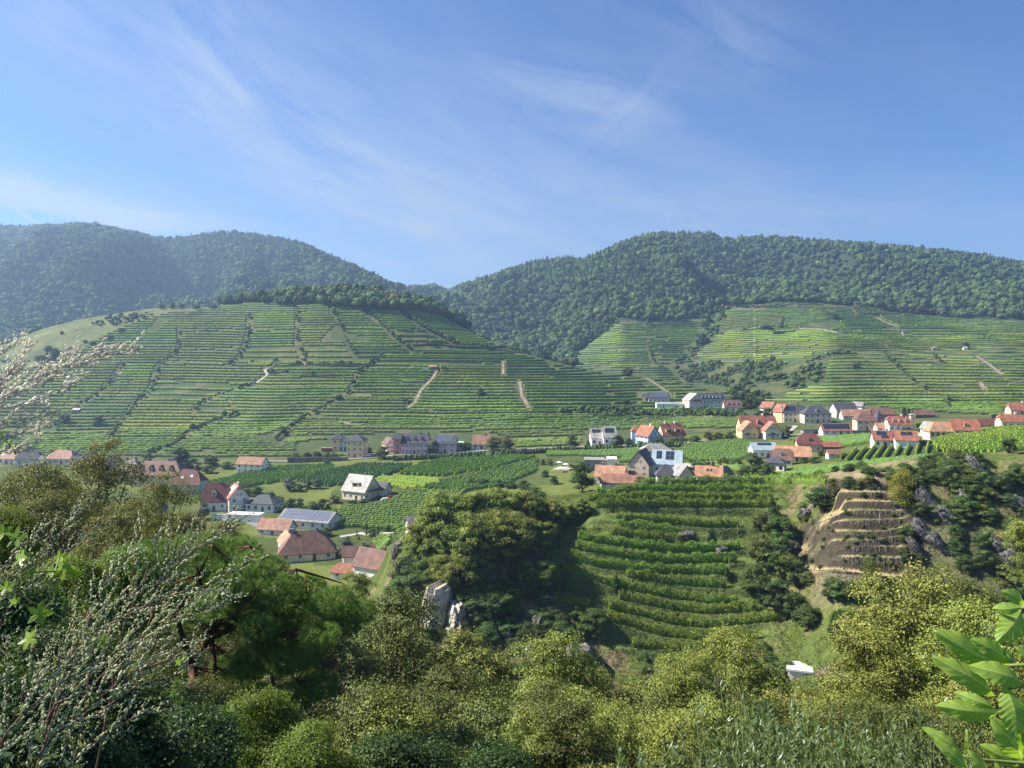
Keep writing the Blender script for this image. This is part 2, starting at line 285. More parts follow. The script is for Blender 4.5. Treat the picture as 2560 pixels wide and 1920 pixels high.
# ground profile: each knot is a line across the landscape, (bearing as picture x, distance, picture y or ('z', height))
K = [
 [(-900, .5, (Z, -1.7)), (3100, .5, (Z, -1.7))],
 [(-900, 2.5, (Z, -2.1)), (3100, 2.5, (Z, -2.1))],
 [(-900, 14, (Z, -10)), (3100, 14, (Z, -10))],
 [(-900, 55, (Z, -30)), (0, 55, (Z, -31)), (800, 55, (Z, -37)), (3100, 55, (Z, -36))],
 [(-900, 105, (Z, -52)), (700, 105, (Z, -56)), (900, 108, (Z, -62)), (3100, 108, (Z, -61))],
 [(-900, 165, (Z, -64)), (700, 165, (Z, -67)), (850, 150, (Z, -62)), (950, 153, 1410), (1200, 151, 1430), (1400, 150, 1450), (1700, 146, 1400), (1850, 143, 1330), (2212, 135, 1330), (3100, 135, 1330)],
 [(-900, 235, (Z, -70)), (700, 235, (Z, -70)), (800, 225, (Z, -67)), (860, 190, 1190), (930, 182, 1140), (1050, 186, 1108), (1200, 190, 1080), (1290, 193, 1066), (1500, 195, 1053), (1700, 192, 1045), (1800, 169, 1034), (1900, 164, 1014), (2000, 163, 1000), (2100, 162, 990), (2212, 161, 988), (3100, 160, 975)],
 [(-900, 330, (Z, -69)), (600, 320, (Z, -68)), (740, 300, (Z, -68)), (900, 280, (Z, -67)), (1050, 275, (Z, -63)), (1300, 275, (Z, -58)), (1500, 275, (Z, -53)), (1700, 265, (Z, -46.5)), (1850, 250, (Z, -40)), (2000, 240, (Z, -36.5)), (2212, 230, (Z, -32)), (3100, 230, (Z, -30))],
 [(-900, 390, (Z, -66)), (600, 380, (Z, -65)), (900, 360, (Z, -62.5)), (1050, 350, (Z, -60)), (1300, 330, (Z, -55.5)), (1500, 330, (Z, -51.5)), (1700, 330, (Z, -46.8)), (1850, 320, (Z, -42)), (2000, 310, (Z, -37.5)), (2212, 300, (Z, -33.3)), (3100, 300, (Z, -31))],
 [(-900, 450, 985), (0, 450, 985), (400, 450, 985), (600, 450, 985), (800, 450, 978), (1000, 455, 968), (1250, 440, 962), (1400, 430, 953), (1600, 430, 933), (1800, 440, 918), (2000, 400, 928), (2212, 400, 914), (3100, 400, 912)],
 [(-900, 600, 890), (0, 600, 880), (400, 590, 870), (700, 580, 855), (1000, 580, 850), (1250, 570, 868), (1400, 590, 882), (1600, 590, 880), (1800, 570, 865), (2000, 550, 868), (2212, 530, 868), (3100, 530, 868)],
 [(-900, 800, 810), (0, 800, 748), (100, 800, 706), (200, 800, 684), (330, 800, 670), (480, 790, 664), (620, 780, 652), (740, 770, 645), (850, 770, 652), (930, 780, 672), (1005, 790, 708), (1080, 790, 745), (1200, 780, 780), (1300, 760, 802), (1400, 740, 814), (1500, 700, 835), (1560, 680, 846), (1700, 690, 828), (1800, 700, 800), (2000, 720, 788), (2212, 720, 778), (3100, 720, 770)],
 [(-900, 1000, 830), (0, 1000, 790), (900, 1000, 790), (1005, 1000, 800), (1100, 980, 815), (1250, 950, 812), (1400, 900, 826), (1500, 860, 838), (1560, 820, 830), (1700, 860, 775), (1800, 870, 745), (2000, 900, 737), (2212, 900, 733), (3100, 900, 730)],
 [(-900, 1200, 770), (0, 1200, 745), (400, 1200, 740), (900, 1250, 740), (1000, 1250, 745), (1100, 1200, 762), (1200, 1150, 772), (1250, 1120, 758), (1300, 1150, 718), (1350, 1150, 690), (1500, 1180, 688), (1600, 1200, 659), (1700, 1200, 650), (1850, 1200, 662), (2000, 1200, 680), (2212, 1150, 692), (3100, 1150, 700)],
 [(-900, 1600, 610), (0, 1550, 600), (450, 1500, 612), (700, 1450, 625), (860, 1520, 660), (930, 1750, 690), (1000, 1600, 672), (1150, 1500, 650), (1300, 1450, 612), (1450, 1450, 585), (1700, 1450, 590), (2000, 1450, 612), (2212, 1450, 630), (3100, 1450, 640)],
 [(-900, 2000, 500), (0, 2000, 496), (200, 1950, 494), (300, 1950, 511), (350, 1950, 521), (400, 1950, 518), (440, 1900, 513), (480, 1900, 509), (540, 1900, 513), (600, 1900, 521), (650, 1900, 534), (700, 1900, 554), (750, 1900, 576), (800, 1950, 599), (860, 2100, 625), (890, 2600, 628), (930, 2900, 623), (965, 2800, 630), (990, 2300, 628), (1050, 2000, 610), (1100, 1900, 592), (1150, 1850, 577), (1220, 1850, 567), (1250, 1850, 571), (1300, 1800, 555), (1350, 1800, 533), (1400, 1750, 516), (1450, 1750, 512), (1520, 1750, 511), (1580, 1750, 523), (1650, 1750, 522), (1750, 1750, 528), (1850, 1750, 534), (1950, 1750, 541), (2050, 1750, 551), (2150, 1750, 566), (2212, 1750, 578), (3100, 1750, 600)],
 [(-900, 4200, (Z, 60)), (3100, 4200, (Z, 60))]]
def knot(k, xd):
    pts = K[k]; x = [p[0] for p in pts]; Ys = [p[1] for p in pts]; zs = [p[2][1] if isinstance(p[2], tuple) else z_at(p[2], p[1]) for p in pts]
    if len(x) == 2: return np.interp(xd, x, Ys), np.interp(xd, x, zs)
    return pchip(x, Ys, xd), pchip(x, zs, xd)
UG = np.unique(np.concatenate([np.linspace(-2, -.76, 50), np.linspace(-.76, .76, 1150), np.linspace(.76, 2, 50)]))
YG = np.unique(np.concatenate([np.geomspace(.5, 100, 110), np.arange(100, 206, .36), np.arange(142, 182, .36)+.18, np.arange(206, 860, 2.6), np.arange(860, 2200, 9), np.arange(2200, 4201, 50.)]))
XD = (UG*F+512)*S; NU, NY = len(UG), len(YG)
KY = np.zeros((len(K), NU)); KZ = np.zeros((len(K), NU))
xc = np.clip(XD, -900, 3100)
for k in range(len(K)): KY[k], KZ[k] = knot(k, xc)
T = np.zeros((NU, NY))
MID = [(-900, 200, -69), (700, 200, -69), (850, 178, -55), (950, 172, -44.8), (1200, 178, -39.6), (1500, 178, -37.7), (1700, 176, -37.0), (1800, 161, -32.0), (1900, 157, -29.5), (2000, 156, -28.0), (2212, 152, -27.0), (3100, 150, -27.0)]
MY = pchip([m[0] for m in MID], [m[1] for m in MID], xc); MZ = pchip([m[0] for m in MID], [m[2] for m in MID], xc)
for i in range(NU): T[i] = pchip(np.insert(KY[:, i], 6, MY[i]), np.insert(KZ[:, i], 6, MZ[i]), YG)
# terraces on the knoll: each line is the edge of one terrace
VINE = [[(1385, 1054), (1521, 1050), (1700, 1046), (1786, 1044)], [(1290, 1070), (1400, 1066), (1670, 1064)], [(1270, 1084), (1400, 1081), (1670, 1081)], [(1285, 1099), (1420, 1097), (1677, 1098)],
 [(1329, 1124), (1392, 1128), (1521, 1140), (1600, 1140)], [(1333, 1139), (1454, 1157), (1480, 1158)], [(1317, 1156), (1423, 1171), (1475, 1176)],
 [(1248, 1167), (1283, 1173), (1361, 1185), (1454, 1194), (1521, 1194), (1600, 1186)], [(1243, 1189), (1329, 1203), (1423, 1217), (1521, 1217), (1592, 1217)],
 [(1230, 1208), (1283, 1225), (1361, 1236), (1423, 1240), (1521, 1242), (1578, 1243)], [(1354, 1249), (1423, 1261), (1521, 1270), (1572, 1273)], [(1215, 1234), (1267, 1249), (1318, 1268), (1342, 1272), (1423, 1290), (1521, 1304), (1600, 1306)],
 [(1198, 1301), (1236, 1307), (1275, 1316)], [(1336, 1296), (1423, 1314), (1521, 1329), (1640, 1322)], [(1314, 1318), (1376, 1330), (1454, 1352), (1521, 1358), (1700, 1342)], [(1311, 1343), (1361, 1355), (1423, 1374), (1521, 1387), (1640, 1382)],
 [(1367, 1401), (1423, 1407), (1521, 1411), (1600, 1405)], [(1417, 1438), (1500, 1440)]]
DRY = [[(1833, 1043), (1930, 1044)], [(1865, 1063), (1933, 1065)], [(1880, 1083), (1942, 1085)], [(1714, 1157), (1746, 1138), (1790, 1121), (1821, 1107), (1858, 1103), (1946, 1104)], [(1752, 1146), (1808, 1127), (1865, 1124), (1943, 1121)],
 [(1740, 1152), (1790, 1148), (1852, 1149), (1908, 1148), (1940, 1140)], [(1735, 1167), (1771, 1170), (1821, 1168), (1880, 1166), (1942, 1158)], [(1740, 1190), (1802, 1186), (1865, 1178), (1896, 1180), (1945, 1182)],
 [(1730, 1208), (1802, 1205), (1865, 1204), (1949, 1205)], [(1721, 1228), (1802, 1233), (1865, 1238), (1952, 1250)]]
MASKS = {}
def terrace(lines, x0, x1, y0, y1, wall, amt, tr=.22):
    idx = (YG > 104) & (YG < 204); Yc = YG[idx]; mask = np.zeros((NU, NY))
    for i in range(NU):
        xd = XD[i]
        if xd < x0-40 or xd > x1+40: continue
        w = np.clip((xd-x0+20)/25, 0, 1)*np.clip((x1+20-xd)/25, 0, 1)
        zc = T[i, idx]; v = HD-FD*zc/Yc; top = np.argmin(v); vv = v[:top+1]; YY = Yc[:top+1]
        ys = sorted(set(np.interp(xd, [p[0] for p in l], [p[1] for p in l])+.0 for l in lines if l[0][0]-60 < xd < l[-1][0]+60), reverse=True)
        ys = [y for y in ys if vv[-1]+2 < y < vv[0]]; out = [];
        for y in ys:
            if not out or out[-1]-y > 4: out.append(y)
        if len(out) < 2: continue
        Yi = np.interp(-np.array(out), -vv, YY); zi = np.interp(Yi, Yc, zc); zn = zc.copy()
        for a, b, za, zb in zip(Yi[:-1], Yi[1:], zi[:-1], zi[1:]):
            s = (Yc >= a) & (Yc < b); t = (Yc[s]-a)/(b-a); ft = 1-min(.4, wall/(b-a))
            zn[s] = za+(zb-za)*np.where(t < ft, tr*t/ft, tr+(1-tr)*(t-ft)/(1-ft)); mask[i, np.where(idx)[0][s]] = np.where(t < ft, 1, .3)
        T[i, idx] = zc+(zn-zc)*w*amt
    return mask
MASKS['vine'] = terrace(VINE, 1200, 1640, 1050, 1440, .5, .85)
MASKS['dry'] = terrace(DRY, 1722, 1948, 1040, 1250, .22, 1.0, .03)
UU = np.where(np.abs(UG)[:, None] > .8, np.sign(UG)[:, None]*(.8+(np.abs(UG)[:, None]-.8)*np.minimum(1, 450/YG)[None]), UG[:, None]*np.ones(NY)[None])
XX = UU*YG[None]; YY2 = np.ones(NU)[:, None]*YG[None]
TX = (UU*F+512)*S; TYD = HD-FD*T/YG[None]
kk = np.hanning(13); kk /= kk.sum(); jj = (YG > 100) & (YG < 208)
T[:, jj] = np.apply_along_axis(lambda c: np.convolve(np.pad(c, 6, 'edge'), kk, 'valid'), 0, T[:, jj])
for _m in MASKS: MASKS[_m][:, jj] = np.apply_along_axis(lambda c: np.convolve(np.pad(c, 6, 'edge'), kk, 'valid'), 0, MASKS[_m][:, jj])
# relief: rough knoll, spurs and gullies in the far woods
def win(Y, a, b, c, d): return np.clip((Y-a)/(b-a+1e-9), 0, 1)*np.clip((d-Y)/(d-c+1e-9), 0, 1)
kn = win(YY2, 104, 125, 190, 240)*(1-.75*np.clip(MASKS['vine']+MASKS['dry'], 0, 1))*np.clip((TX-800)/80, 0, 1)
T += kn*((fbm(XX/9, YY2/9, 3, 5)-.5)*3.0+(fbm(XX/2.2, YY2/2.2, 5, 3)-.5)*.9)
T += win(YY2, 40, 60, 100, 120)*(fbm(XX/12, YY2/12, 8, 4)-.5)*3
T += win(YY2, 460, 520, 1100, 1200)*(fbm(XX/60, YY2/60, 9, 3)-.5)*5
fw = np.clip((YY2-KY[13][:, None])/200, 0, 1)*np.clip((KY[15][:, None]-YY2)/260, 0, 1)
rid = 1-2*np.abs(fbm(XX/260+YY2/1100, YY2/800, 21, 4)-.5)*1.9
T += fw*((rid-.62)*np.where(XX < 0, 190, 135)+(fbm(XX/90, YY2/90, 25, 4)-.5)*44)
_vr = (KZ[15]/KY[15])[:, None]-.0035; T = np.where((YY2 < KY[15][:, None]) & (YY2 > KY[13][:, None]), np.minimum(T, _vr*YY2), T)
T += np.clip((YY2-KY[14][:, None])/200, 0, 1)*(fbm(XX/45, YY2/300, 29, 3)-.5)*6
TYD = HD-FD*T/YG[None]
def Hz(x, y):
    x = np.asarray(x, float); y = np.maximum(np.asarray(y, float), .5); u = x/y
    fi = np.interp(u, UG, np.arange(NU)); fj = np.interp(y, YG, np.arange(NY))
    i = np.clip(fi.astype(int), 0, NU-2); j = np.clip(fj.astype(int), 0, NY-2); a = fi-i; b = fj-j
    return (T[i, j]*(1-a)*(1-b)+T[i+1, j]*a*(1-b)+T[i, j+1]*(1-a)*b+T[i+1, j+1]*a*b)
def at(xd, yd, y0=206, y1=4000):
    """ground point seen in the given direction, first beyond distance y0"""
    u = (xd/S-512)/F; v = (HD-yd)/FD; i = int(np.clip(np.searchsorted(UG, u), 1, NU-1)); s = (YG >= y0) & (YG <= y1)
    Yc = YG[s]; q = T[i, s]/Yc; w = np.where(q >= v)[0]
    if len(w) == 0: j = int(np.argmax(q)); Y = Yc[j]
    else:
        j = w[0]; Y = Yc[j] if j == 0 else Yc[j-1]+(Yc[j]-Yc[j-1])*(v-q[j-1])/(q[j]-q[j-1]+1e-12)
    return Vector((u*Y, Y, float(Hz(u*Y, Y))))
def disp(x, y, z): return (x/y*F+512)*S, HD-FD*z/y
def inpoly(px, py, poly):
    px = np.asarray(px); py = np.asarray(py); c = np.zeros(px.shape, bool); n = len(poly)
    for i in range(n):
        x1, y1 = poly[i]; x2, y2 = poly[(i+1) % n]
        c ^= ((y1 > py) != (y2 > py)) & (px < (x2-x1)*(py-y1)/((y2-y1) or 1e-9)+x1)
    return c
def dline(px, py, pl):
    d = np.full(np.shape(px), 1e9)
    for (x1, y1), (x2, y2) in zip(pl[:-1], pl[1:]):
        dx, dy = x2-x1, y2-y1; t = np.clip(((px-x1)*dx+(py-y1)*dy)/(dx*dx+dy*dy), 0, 1); d = np.minimum(d, np.hypot(px-x1-t*dx, (py-y1-t*dy)*1.6))
    return d
# lines on the vineyard hills: stone stairs, farm tracks
STAIRS = [[(541, 684), (536, 739), (520, 772), (500, 791)], [(388, 720), (388, 755), (366, 777), (342, 793), (328, 843), (295, 870), (273, 903), (241, 944)], [(265, 793), (246, 818), (213, 854), (180, 873), (153, 897), (118, 925)],
 [(643, 666), (643, 735), (656, 772), (662, 791)], [(718, 672), (737, 704), (753, 741), (765, 766)], [(790, 672), (818, 697), (856, 732), (887, 757)], [(872, 675), (909, 704), (956, 729), (987, 741)],
 [(825, 772), (809, 785), (775, 807), (762, 838), (743, 860), (712, 875), (668, 897), (643, 916), (597, 950)], [(511, 895), (465, 911), (410, 936), (377, 963), (328, 982)],
 [(1400, 690), (1396, 703)], [(1400, 743), (1407, 769), (1418, 788)], [(1912, 767), (1925, 780), (1947, 802), (1980, 828), (2002, 843)], [(2021, 773), (2041, 789)], [(2043, 859), (2050, 878)], [(1690, 690), (1688, 706)], [(552, 829), (478, 854), (437, 873), (420, 890)]]
TRACKS = [([(552, 829), (578, 810), (572, 800), (593, 791)], 2.2, 'gravel'), ([(947, 797), (934, 819), (909, 844), (897, 869), (881, 882)], 3.0, 'dirt'), ([(1087, 782), (1087, 810)], 3.0, 'dirt'), ([(1122, 825), (1128, 857), (1143, 882)], 3.0, 'dirt'),
 ([(1397, 818), (1425, 835), (1451, 853)], 2.2, 'dirt'), ([(2109, 769), (2144, 793), (2166, 810)], 3, 'dirt'), ([(2118, 826), (2129, 843)], 4, 'dirt'), ([(1894, 686), (1938, 706)], 2.5, 'dirt'),
 ([(1728, 710), (1780, 712), (1809, 719)], 2.2, 'gravel'), ([(1700, 664), (1750, 668)], 3, 'dirt'), ([(735, 910), (760, 920), (790, 916)], 2.5, 'dirt'), ([(655, 772), (662, 791)], 4, 'dirt'), ([(2150, 832), (2190, 828), (2212, 824)], 2, 'dirt')]
ROADS = [[(890, 747), (987, 750), (1068, 757), (1128, 763), (1175, 775)], [(518, 788), (612, 790), (718, 791), (793, 791), (825, 788)], [(581, 810), (628, 813), (750, 818)], [(1560, 667), (1650, 669), (1700, 664)], [(1600, 716), (1728, 710)], [(1740, 790), (1800, 770), (1850, 768)]]
BARE = [[(-40, 800), (0, 745), (60, 716), (150, 690), (250, 672), (340, 664), (470, 660), (470, 668), (360, 676), (300, 694), (250, 712), (190, 745), (120, 780), (40, 800)],
 [(1210, 886), (1608, 894), (1608, 903), (1210, 897)], [(1376, 846), (1444, 846), (1455, 858), (1380, 858)], [(1575, 656), (1650, 656), (1660, 668), (1580, 670)], [(1842, 658), (1903, 655), (1910, 682), (1850, 682)],
 [(1440, 790), (1500, 770), (1560, 790), (1640, 782), (1720, 792), (1790, 776), (1775, 830), (1700, 850), (1650, 868), (1560, 838), (1480, 826)], [(1330, 740), (1331, 740), (1330, 741)],
 [(720, 852), (800, 850), (800, 858), (720, 858)], [(1320, 660), (1570, 655), (1560, 690), (1330, 688)], [(560, 945), (620, 925), (640, 935), (600, 965)], [(1640, 890), (1700, 880), (1720, 940), (1600, 960)], [(1740, 700), (1810, 690), (1820, 706), (1760, 712)],
 [(1480, 760), (1530, 700), (1560, 690), (1550, 720), (1500, 770)], [(1590, 925), (1560, 950), (1460, 965), (1255, 975), (1265, 932)], [(690, 950), (860, 932), (1050, 934), (1108, 948), (1112, 972), (640, 985), (640, 960)], [(1640, 868), (1800, 870), (1990, 890), (2180, 900), (2170, 870), (2400, 870), (2400, 985), (1640, 985)]]

def make_ground():
    col = np.zeros((NU, NY, 3)); n1 = fbm(XX/14, YY2/14, 31, 4)[..., None]; n2 = fbm(XX/3, YY2/3, 33, 3)[..., None]
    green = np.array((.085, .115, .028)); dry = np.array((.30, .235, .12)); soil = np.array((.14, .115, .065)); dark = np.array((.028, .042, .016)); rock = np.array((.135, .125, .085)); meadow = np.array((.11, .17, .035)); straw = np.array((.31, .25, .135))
    Y = YY2[..., None]
    cell = np.floor(XX/34+.6*vnoise(XX/40, YY2/40, 2)), np.floor(YY2/26+XX/90); plot = _h(cell[0], cell[1], 5)[..., None]
    col[:] = green*(.8+.5*n1)*(.62+.42*plot)+np.array((.018, .010, 0))*(plot > .6)
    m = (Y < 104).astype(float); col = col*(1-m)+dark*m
    k = ((Y >= 104) & (Y < 206)).astype(float); kc = green*.9*(1-np.clip((n1-.45)*4, 0, 1))+np.array((.19, .17, .085))*np.clip((n1-.45)*4, 0, 1); kc = np.where(n2 > .62, soil, kc)
    col = col*(1-k)+kc*k
    md = np.clip(MASKS['dry'], 0, 1)[..., None]*np.clip((TX-1715)/15, 0, 1)[..., None]*np.clip((1955-TX)/15, 0, 1)[..., None]; sc = np.where(n1 > .60, np.array((.15, .155, .07)), straw); col = col*(1-md)+sc*(.75+.5*n2)*md
    path = ((np.abs(TYD-(1108+(TX-1290)*.02)) < 4) & (TX > 1285) & (TX < 1690) & (YY2 > 160) & (YY2 < 200))[..., None]; col = np.where(path, straw*.9, col); kr = np.clip(MASKS['vine'], 0, 1)[..., None]; col = col*(1-kr)+(np.array((.095, .13, .035))*(.7+.6*n1))*kr
    hump = ((TX > 1770) & (TX < 2080) & (TYD < 1045) & (YY2 > 145) & (YY2 < 206))[..., None]; col = np.where(hump, np.where(n1 > .5, np.array((.10, .12, .045)), np.array((.20, .17, .095)))*(.7+.6*n2), col)
    gy, gx = np.gradient(T, axis=1), None; sl = np.abs(np.gradient(T, axis=1)/np.gradient(YG)[None])
    st = (np.clip((sl-1.0)/.6, 0, 1)*((YY2 > 104) & (YY2 < 206)))[..., None]; vm = ((TX > 1180) & (TX < 1700))[..., None]; dm = (MASKS['dry'] > .02)[..., None]; rk = np.where(dm, np.array((.055, .046, .033)), np.where(vm, np.array((.085, .115, .038)), rock)); st = np.where(dm, np.clip((sl[..., None]-.62)/.4, 0, 1)*(YY2[..., None] > 104)*(YY2[..., None] < 206), st); col = col*(1-st)+rk*(.6+.7*n2)*st
    hill = ((YY2 > 440) & (YY2 < KY[13][:, None]))[..., None]; hc = np.array((.062, .086, .032))*(.75+.5*n1); hc = np.where(n1 > .6, np.array((.10, .105, .045)), hc); col = np.where(hill, hc, col)
    b = np.zeros((NU, NY), bool)
    for i, p in enumerate(BARE[:9]):
        if i in (5, 8): continue
        b |= inpoly(TX, TYD, p)
    b &= (YY2 > 440) & (YY2 < 1300); col = np.where(b[..., None], np.array((.105, .122, .052))*(.55+.9*n1), col)
    for pf, *_ in FIELDS:
        fm = (inpoly(TX, TYD, pf) & (YY2 > 206) & (YY2 < 470))[..., None]; col = np.where(fm, np.array((.050, .068, .024))*(.75+.5*n1), col)
    fo = ((YY2 > KY[13][:, None]-4) | ((YY2 > KY[11][:, None]+25) & (TX < 1240)))[..., None]; col = np.where(fo, dark*1.1, col)
    V = np.stack([XX, YY2, T], -1)
    def part(name, j0, j1):
        v = V[:, j0:j1+1].reshape(-1, 3); c = col[:, j0:j1+1].reshape(-1, 3); n = j1-j0+1
        I = np.arange(NU*n).reshape(NU, n); Fc = np.stack([I[:-1, :-1], I[1:, :-1], I[1:, 1:], I[:-1, 1:]], -1).reshape(-1, 4)
        o = link(name, np_mesh(name, v, Fc, True, c), M['ground']); tag(o, kind='structure')
    a = int(np.searchsorted(YG, 206)); b2 = int(np.searchsorted(YG, 470)); c2 = int(np.searchsorted(YG, 1230))
    part('near_slope', 0, a); part('valley_ground', a, b2); part('vineyard_hills', b2, c2); part('mountains', c2, NY-1)

# ------------------------------------------------------------------ draped strips: roads and tracks
def strip(name, pts, w, mat, kind='structure', y0=206, lift=.12):
    P = [at(*p, y0) if len(p) == 2 else Vector(p) for p in pts]; Q = []
    for a, b in zip(P[:-1], P[1:]):
        n = max(2, int((b-a).length/3)); Q += [a.lerp(b, i/n) for i in range(n)]
    Q.append(P[-1]); v = []
    for i, q in enumerate(Q):
        d = (Q[min(i+1, len(Q)-1)]-Q[max(i-1, 0)]); d.z = 0; d = d.normalized() if d.length > 1e-6 else Vector((1, 0, 0)); s = Vector((-d.y, d.x, 0))*w/2
        zz = max(float(Hz(*(q+s*t)[:2])) for t in (-1, -.5, 0, .5, 1))+lift
        for t in (-1, 1): v.append((q.x+s.x*t, q.y+s.y*t, zz))
        for t in (-1, 1): v.append((q.x+s.x*t, q.y+s.y*t, zz-.6))
    f = []
    for i in range(len(Q)-1):
        a = i*4; b = a+4; f += [(a, b, b+1, a+1), (a+2, b+2, b, a), (a+1, b+1, b+3, a+3)]
    return tag(link(name, np_mesh(name, v, f), M[mat]), kind=kind)
strip('village_road', [(560, 996), (620, 997), (700, 995), (790, 990), (850, 984), (930, 979), (1000, 976), (1100, 971), (1200, 967)], 4.5, 'asphalt')
strip('village_road', [(1200, 967), (1300, 964), (1400, 962), (1470, 958), (1530, 950), (1600, 946), (1690, 943), (1730, 938), (1790, 941), (1850, 942)], 4.5, 'asphalt')
strip('village_road', [(1930, 934), (1980, 936), (2030, 946), (2045, 944)], 7, 'gravel')
strip('village_road', [(1690, 942), (1700, 930), (1712, 920)], 6, 'gravel')
strip('village_road', [(1480, 1012), (1500, 1022), (1512, 1036)], 9, 'asphalt')
strip('farm_yard', [(1205, 1012), (1240, 1013)], 9, 'gravel'); strip('farm_yard', [(1470, 1003), (1500, 1010)], 7, 'gravel')
strip('lane', [(470, 1120), (540, 1126), (600, 1150)], 5, 'asphalt'); strip('lane', [(735, 1160), (780, 1152), (800, 1156), (850, 1150)], 2.6, 'gravel')
for p, w, mt in TRACKS: strip('farm_track', p, w*.75, mt, y0=440, lift=.35)
for p in ROADS: strip('farm_track', p, 1.8, 'dirt', y0=440, lift=.35)

# ------------------------------------------------------------------ vines
def hedge(P, w, h, seed, step, tint=None, rag=.35):
    """one leafy wall along polyline P (N,2): returns verts, faces (cross-section of 6 points)"""
    P = np.asarray(P, float); d = np.hypot(*np.diff(P, axis=0).T); s = np.r_[0, np.cumsum(d)]; n = max(2, int(s[-1]/step)+1)
    t = np.linspace(0, s[-1], n); x = np.interp(t, s, P[:, 0]); y = np.interp(t, s, P[:, 1]); g = np.stack([np.gradient(x), np.gradient(y)], 1); g /= np.linalg.norm(g, axis=1)[:, None]+1e-9
    nx, ny = -g[:, 1], g[:, 0]; z = Hz(x, y); rg = np.random.default_rng(seed)
    prof = [(-.30, .0), (-.62, .45), (-.45, .9), (.0, 1.05), (.45, .9), (.62, .45), (.30, .0)]; V = np.zeros((n, 7, 3))
    hh = h*(1+rag*(rg.random(n)-.5)); ww = w*(1+rag*1.4*(rg.random(n)-.5))
    for k, (a, b) in enumerate(prof):
        j = rg.random((n, 3))-.5
        V[:, k, 0] = x+nx*a*ww+j[:, 0]*w*rag*.6; V[:, k, 1] = y+ny*a*ww+j[:, 1]*w*rag*.6; V[:, k, 2] = z+b*hh*(1 if k not in (0, 6) else 0)-(.3 if k in (0, 6) else 0)+j[:, 2]*h*rag*.3*(b > 0)
    I = np.arange(n*7).reshape(n, 7); Fc = np.stack([I[:-1, :-1], I[1:, :-1], I[1:, 1:], I[:-1, 1:]], -1).reshape(-1, 4)
    caps = np.array([[I[e, 0], I[e, 2], I[e, 4], I[e, 6]] for e in (0, -1)]); return V.reshape(-1, 3), np.vstack([Fc, caps])
def rhomb(C, Nn, size, rg, asp=.55, droop=0):
    """leaf blades: centre C, normal Nn, length size"""
    n = len(C); Nn = Nn/(np.linalg.norm(Nn, axis=1)[:, None]+1e-9); r = rg.normal(size=(n, 3)); r[:, 2] -= droop
    a = r-Nn*(r*Nn).sum(1)[:, None]; a /= np.linalg.norm(a, axis=1)[:, None]+1e-9; b = np.cross(Nn, a); sz = (size*(.6+.8*rg.random(n)))[:, None]*.5
    V = np.stack([C-a*sz, C+b*sz*asp+Nn*sz*.18-a*sz*.1, C+a*sz, C-b*sz*asp+Nn*sz*.18-a*sz*.1], 1).reshape(-1, 3)
    return V, np.arange(4*n).reshape(n, 4)
def merge(parts):
    V = []; Fc = []; b = 0
    for v, f in parts: V.append(v); Fc.append(np.asarray(f)+b); b += len(v)
    return np.vstack(V), np.vstack(Fc)
def ordw(i): return ['first', 'second', 'third', 'fourth', 'fifth', 'sixth', 'seventh', 'eighth', 'ninth', 'tenth', 'eleventh', 'twelfth', 'thirteenth', 'fourteenth', 'fifteenth', 'sixteenth', 'seventeenth', 'eighteenth', 'nineteenth', 'twentieth'][i] if i < 20 else '%dth' % (i+1) if (i+1) % 10 not in (1, 2, 3) else '%d%s' % (i+1, {1: 'st', 2: 'nd', 3: 'rd'}[(i+1) % 10])
for i, l in enumerate(VINE):
    pts = []
    xs = np.arange(l[0][0], l[-1][0]+.1, 4.)
    for xd in xs:
        p = at(xd, float(np.interp(xd, [q[0] for q in l], [q[1] for q in l]))-.5, 112, 206); pts.append((p.x, p.y+.35))
    P = np.array(pts); P[1:-1, 1] = (P[:-2, 1]+P[1:-1, 1]*2+P[2:, 1])/4
    if len(P) > 8:
        for _ in range(3): P[1:-1, 1] = (P[:-2, 1]+P[1:-1, 1]*2+P[2:, 1])/4
    L = np.hypot(*np.diff(P, axis=0).T).sum(); rg = np.random.default_rng(i+50); hh = 1.55 if i > 3 else 1.75
    v, f = hedge(P, .38, hh*.75, i, .35, rag=.8); n = int(L*150)
    # a ragged leaf cover, thin in places where vines died
    s = np.r_[0, np.cumsum(np.hypot(*np.diff(P, axis=0).T))]; t = rg.random(n)*L; x = np.interp(t, s, P[:, 0]); y = np.interp(t, s, P[:, 1]); hz = rg.random(n)**.75*hh*(.75+.7*vnoise(t/.8, t*0+i, 5))+.25; a = rg.normal(size=n)*.26
    C = np.stack([x, y+a, Hz(x, y)+hz], 1); Nn = np.stack([rg.normal(size=n), a*3+rg.normal(size=n)*.6-.1, .5+rg.normal(size=n)*.6], 1)
    V, Fc = merge([(v, f), rhomb(C, Nn, .22, rg, .8, .5)])
    where = 'fronting the drop on the knoll top' if i == 0 else 'on the knoll top' if i < 4 else 'on the terraced knoll slope'
    side = {5: ', a short one', 6: ', a short one', 12: ', a short stub', 17: ', short and lowest'}.get(i, '')
    tag(link('vine_row', np_mesh('vine_row', V, Fc, True), M['vine']), 'vine row %s, %s down from the crest%s' % (where, ordw(i), side), 'vine row', 'vine rows on the terraced knoll')
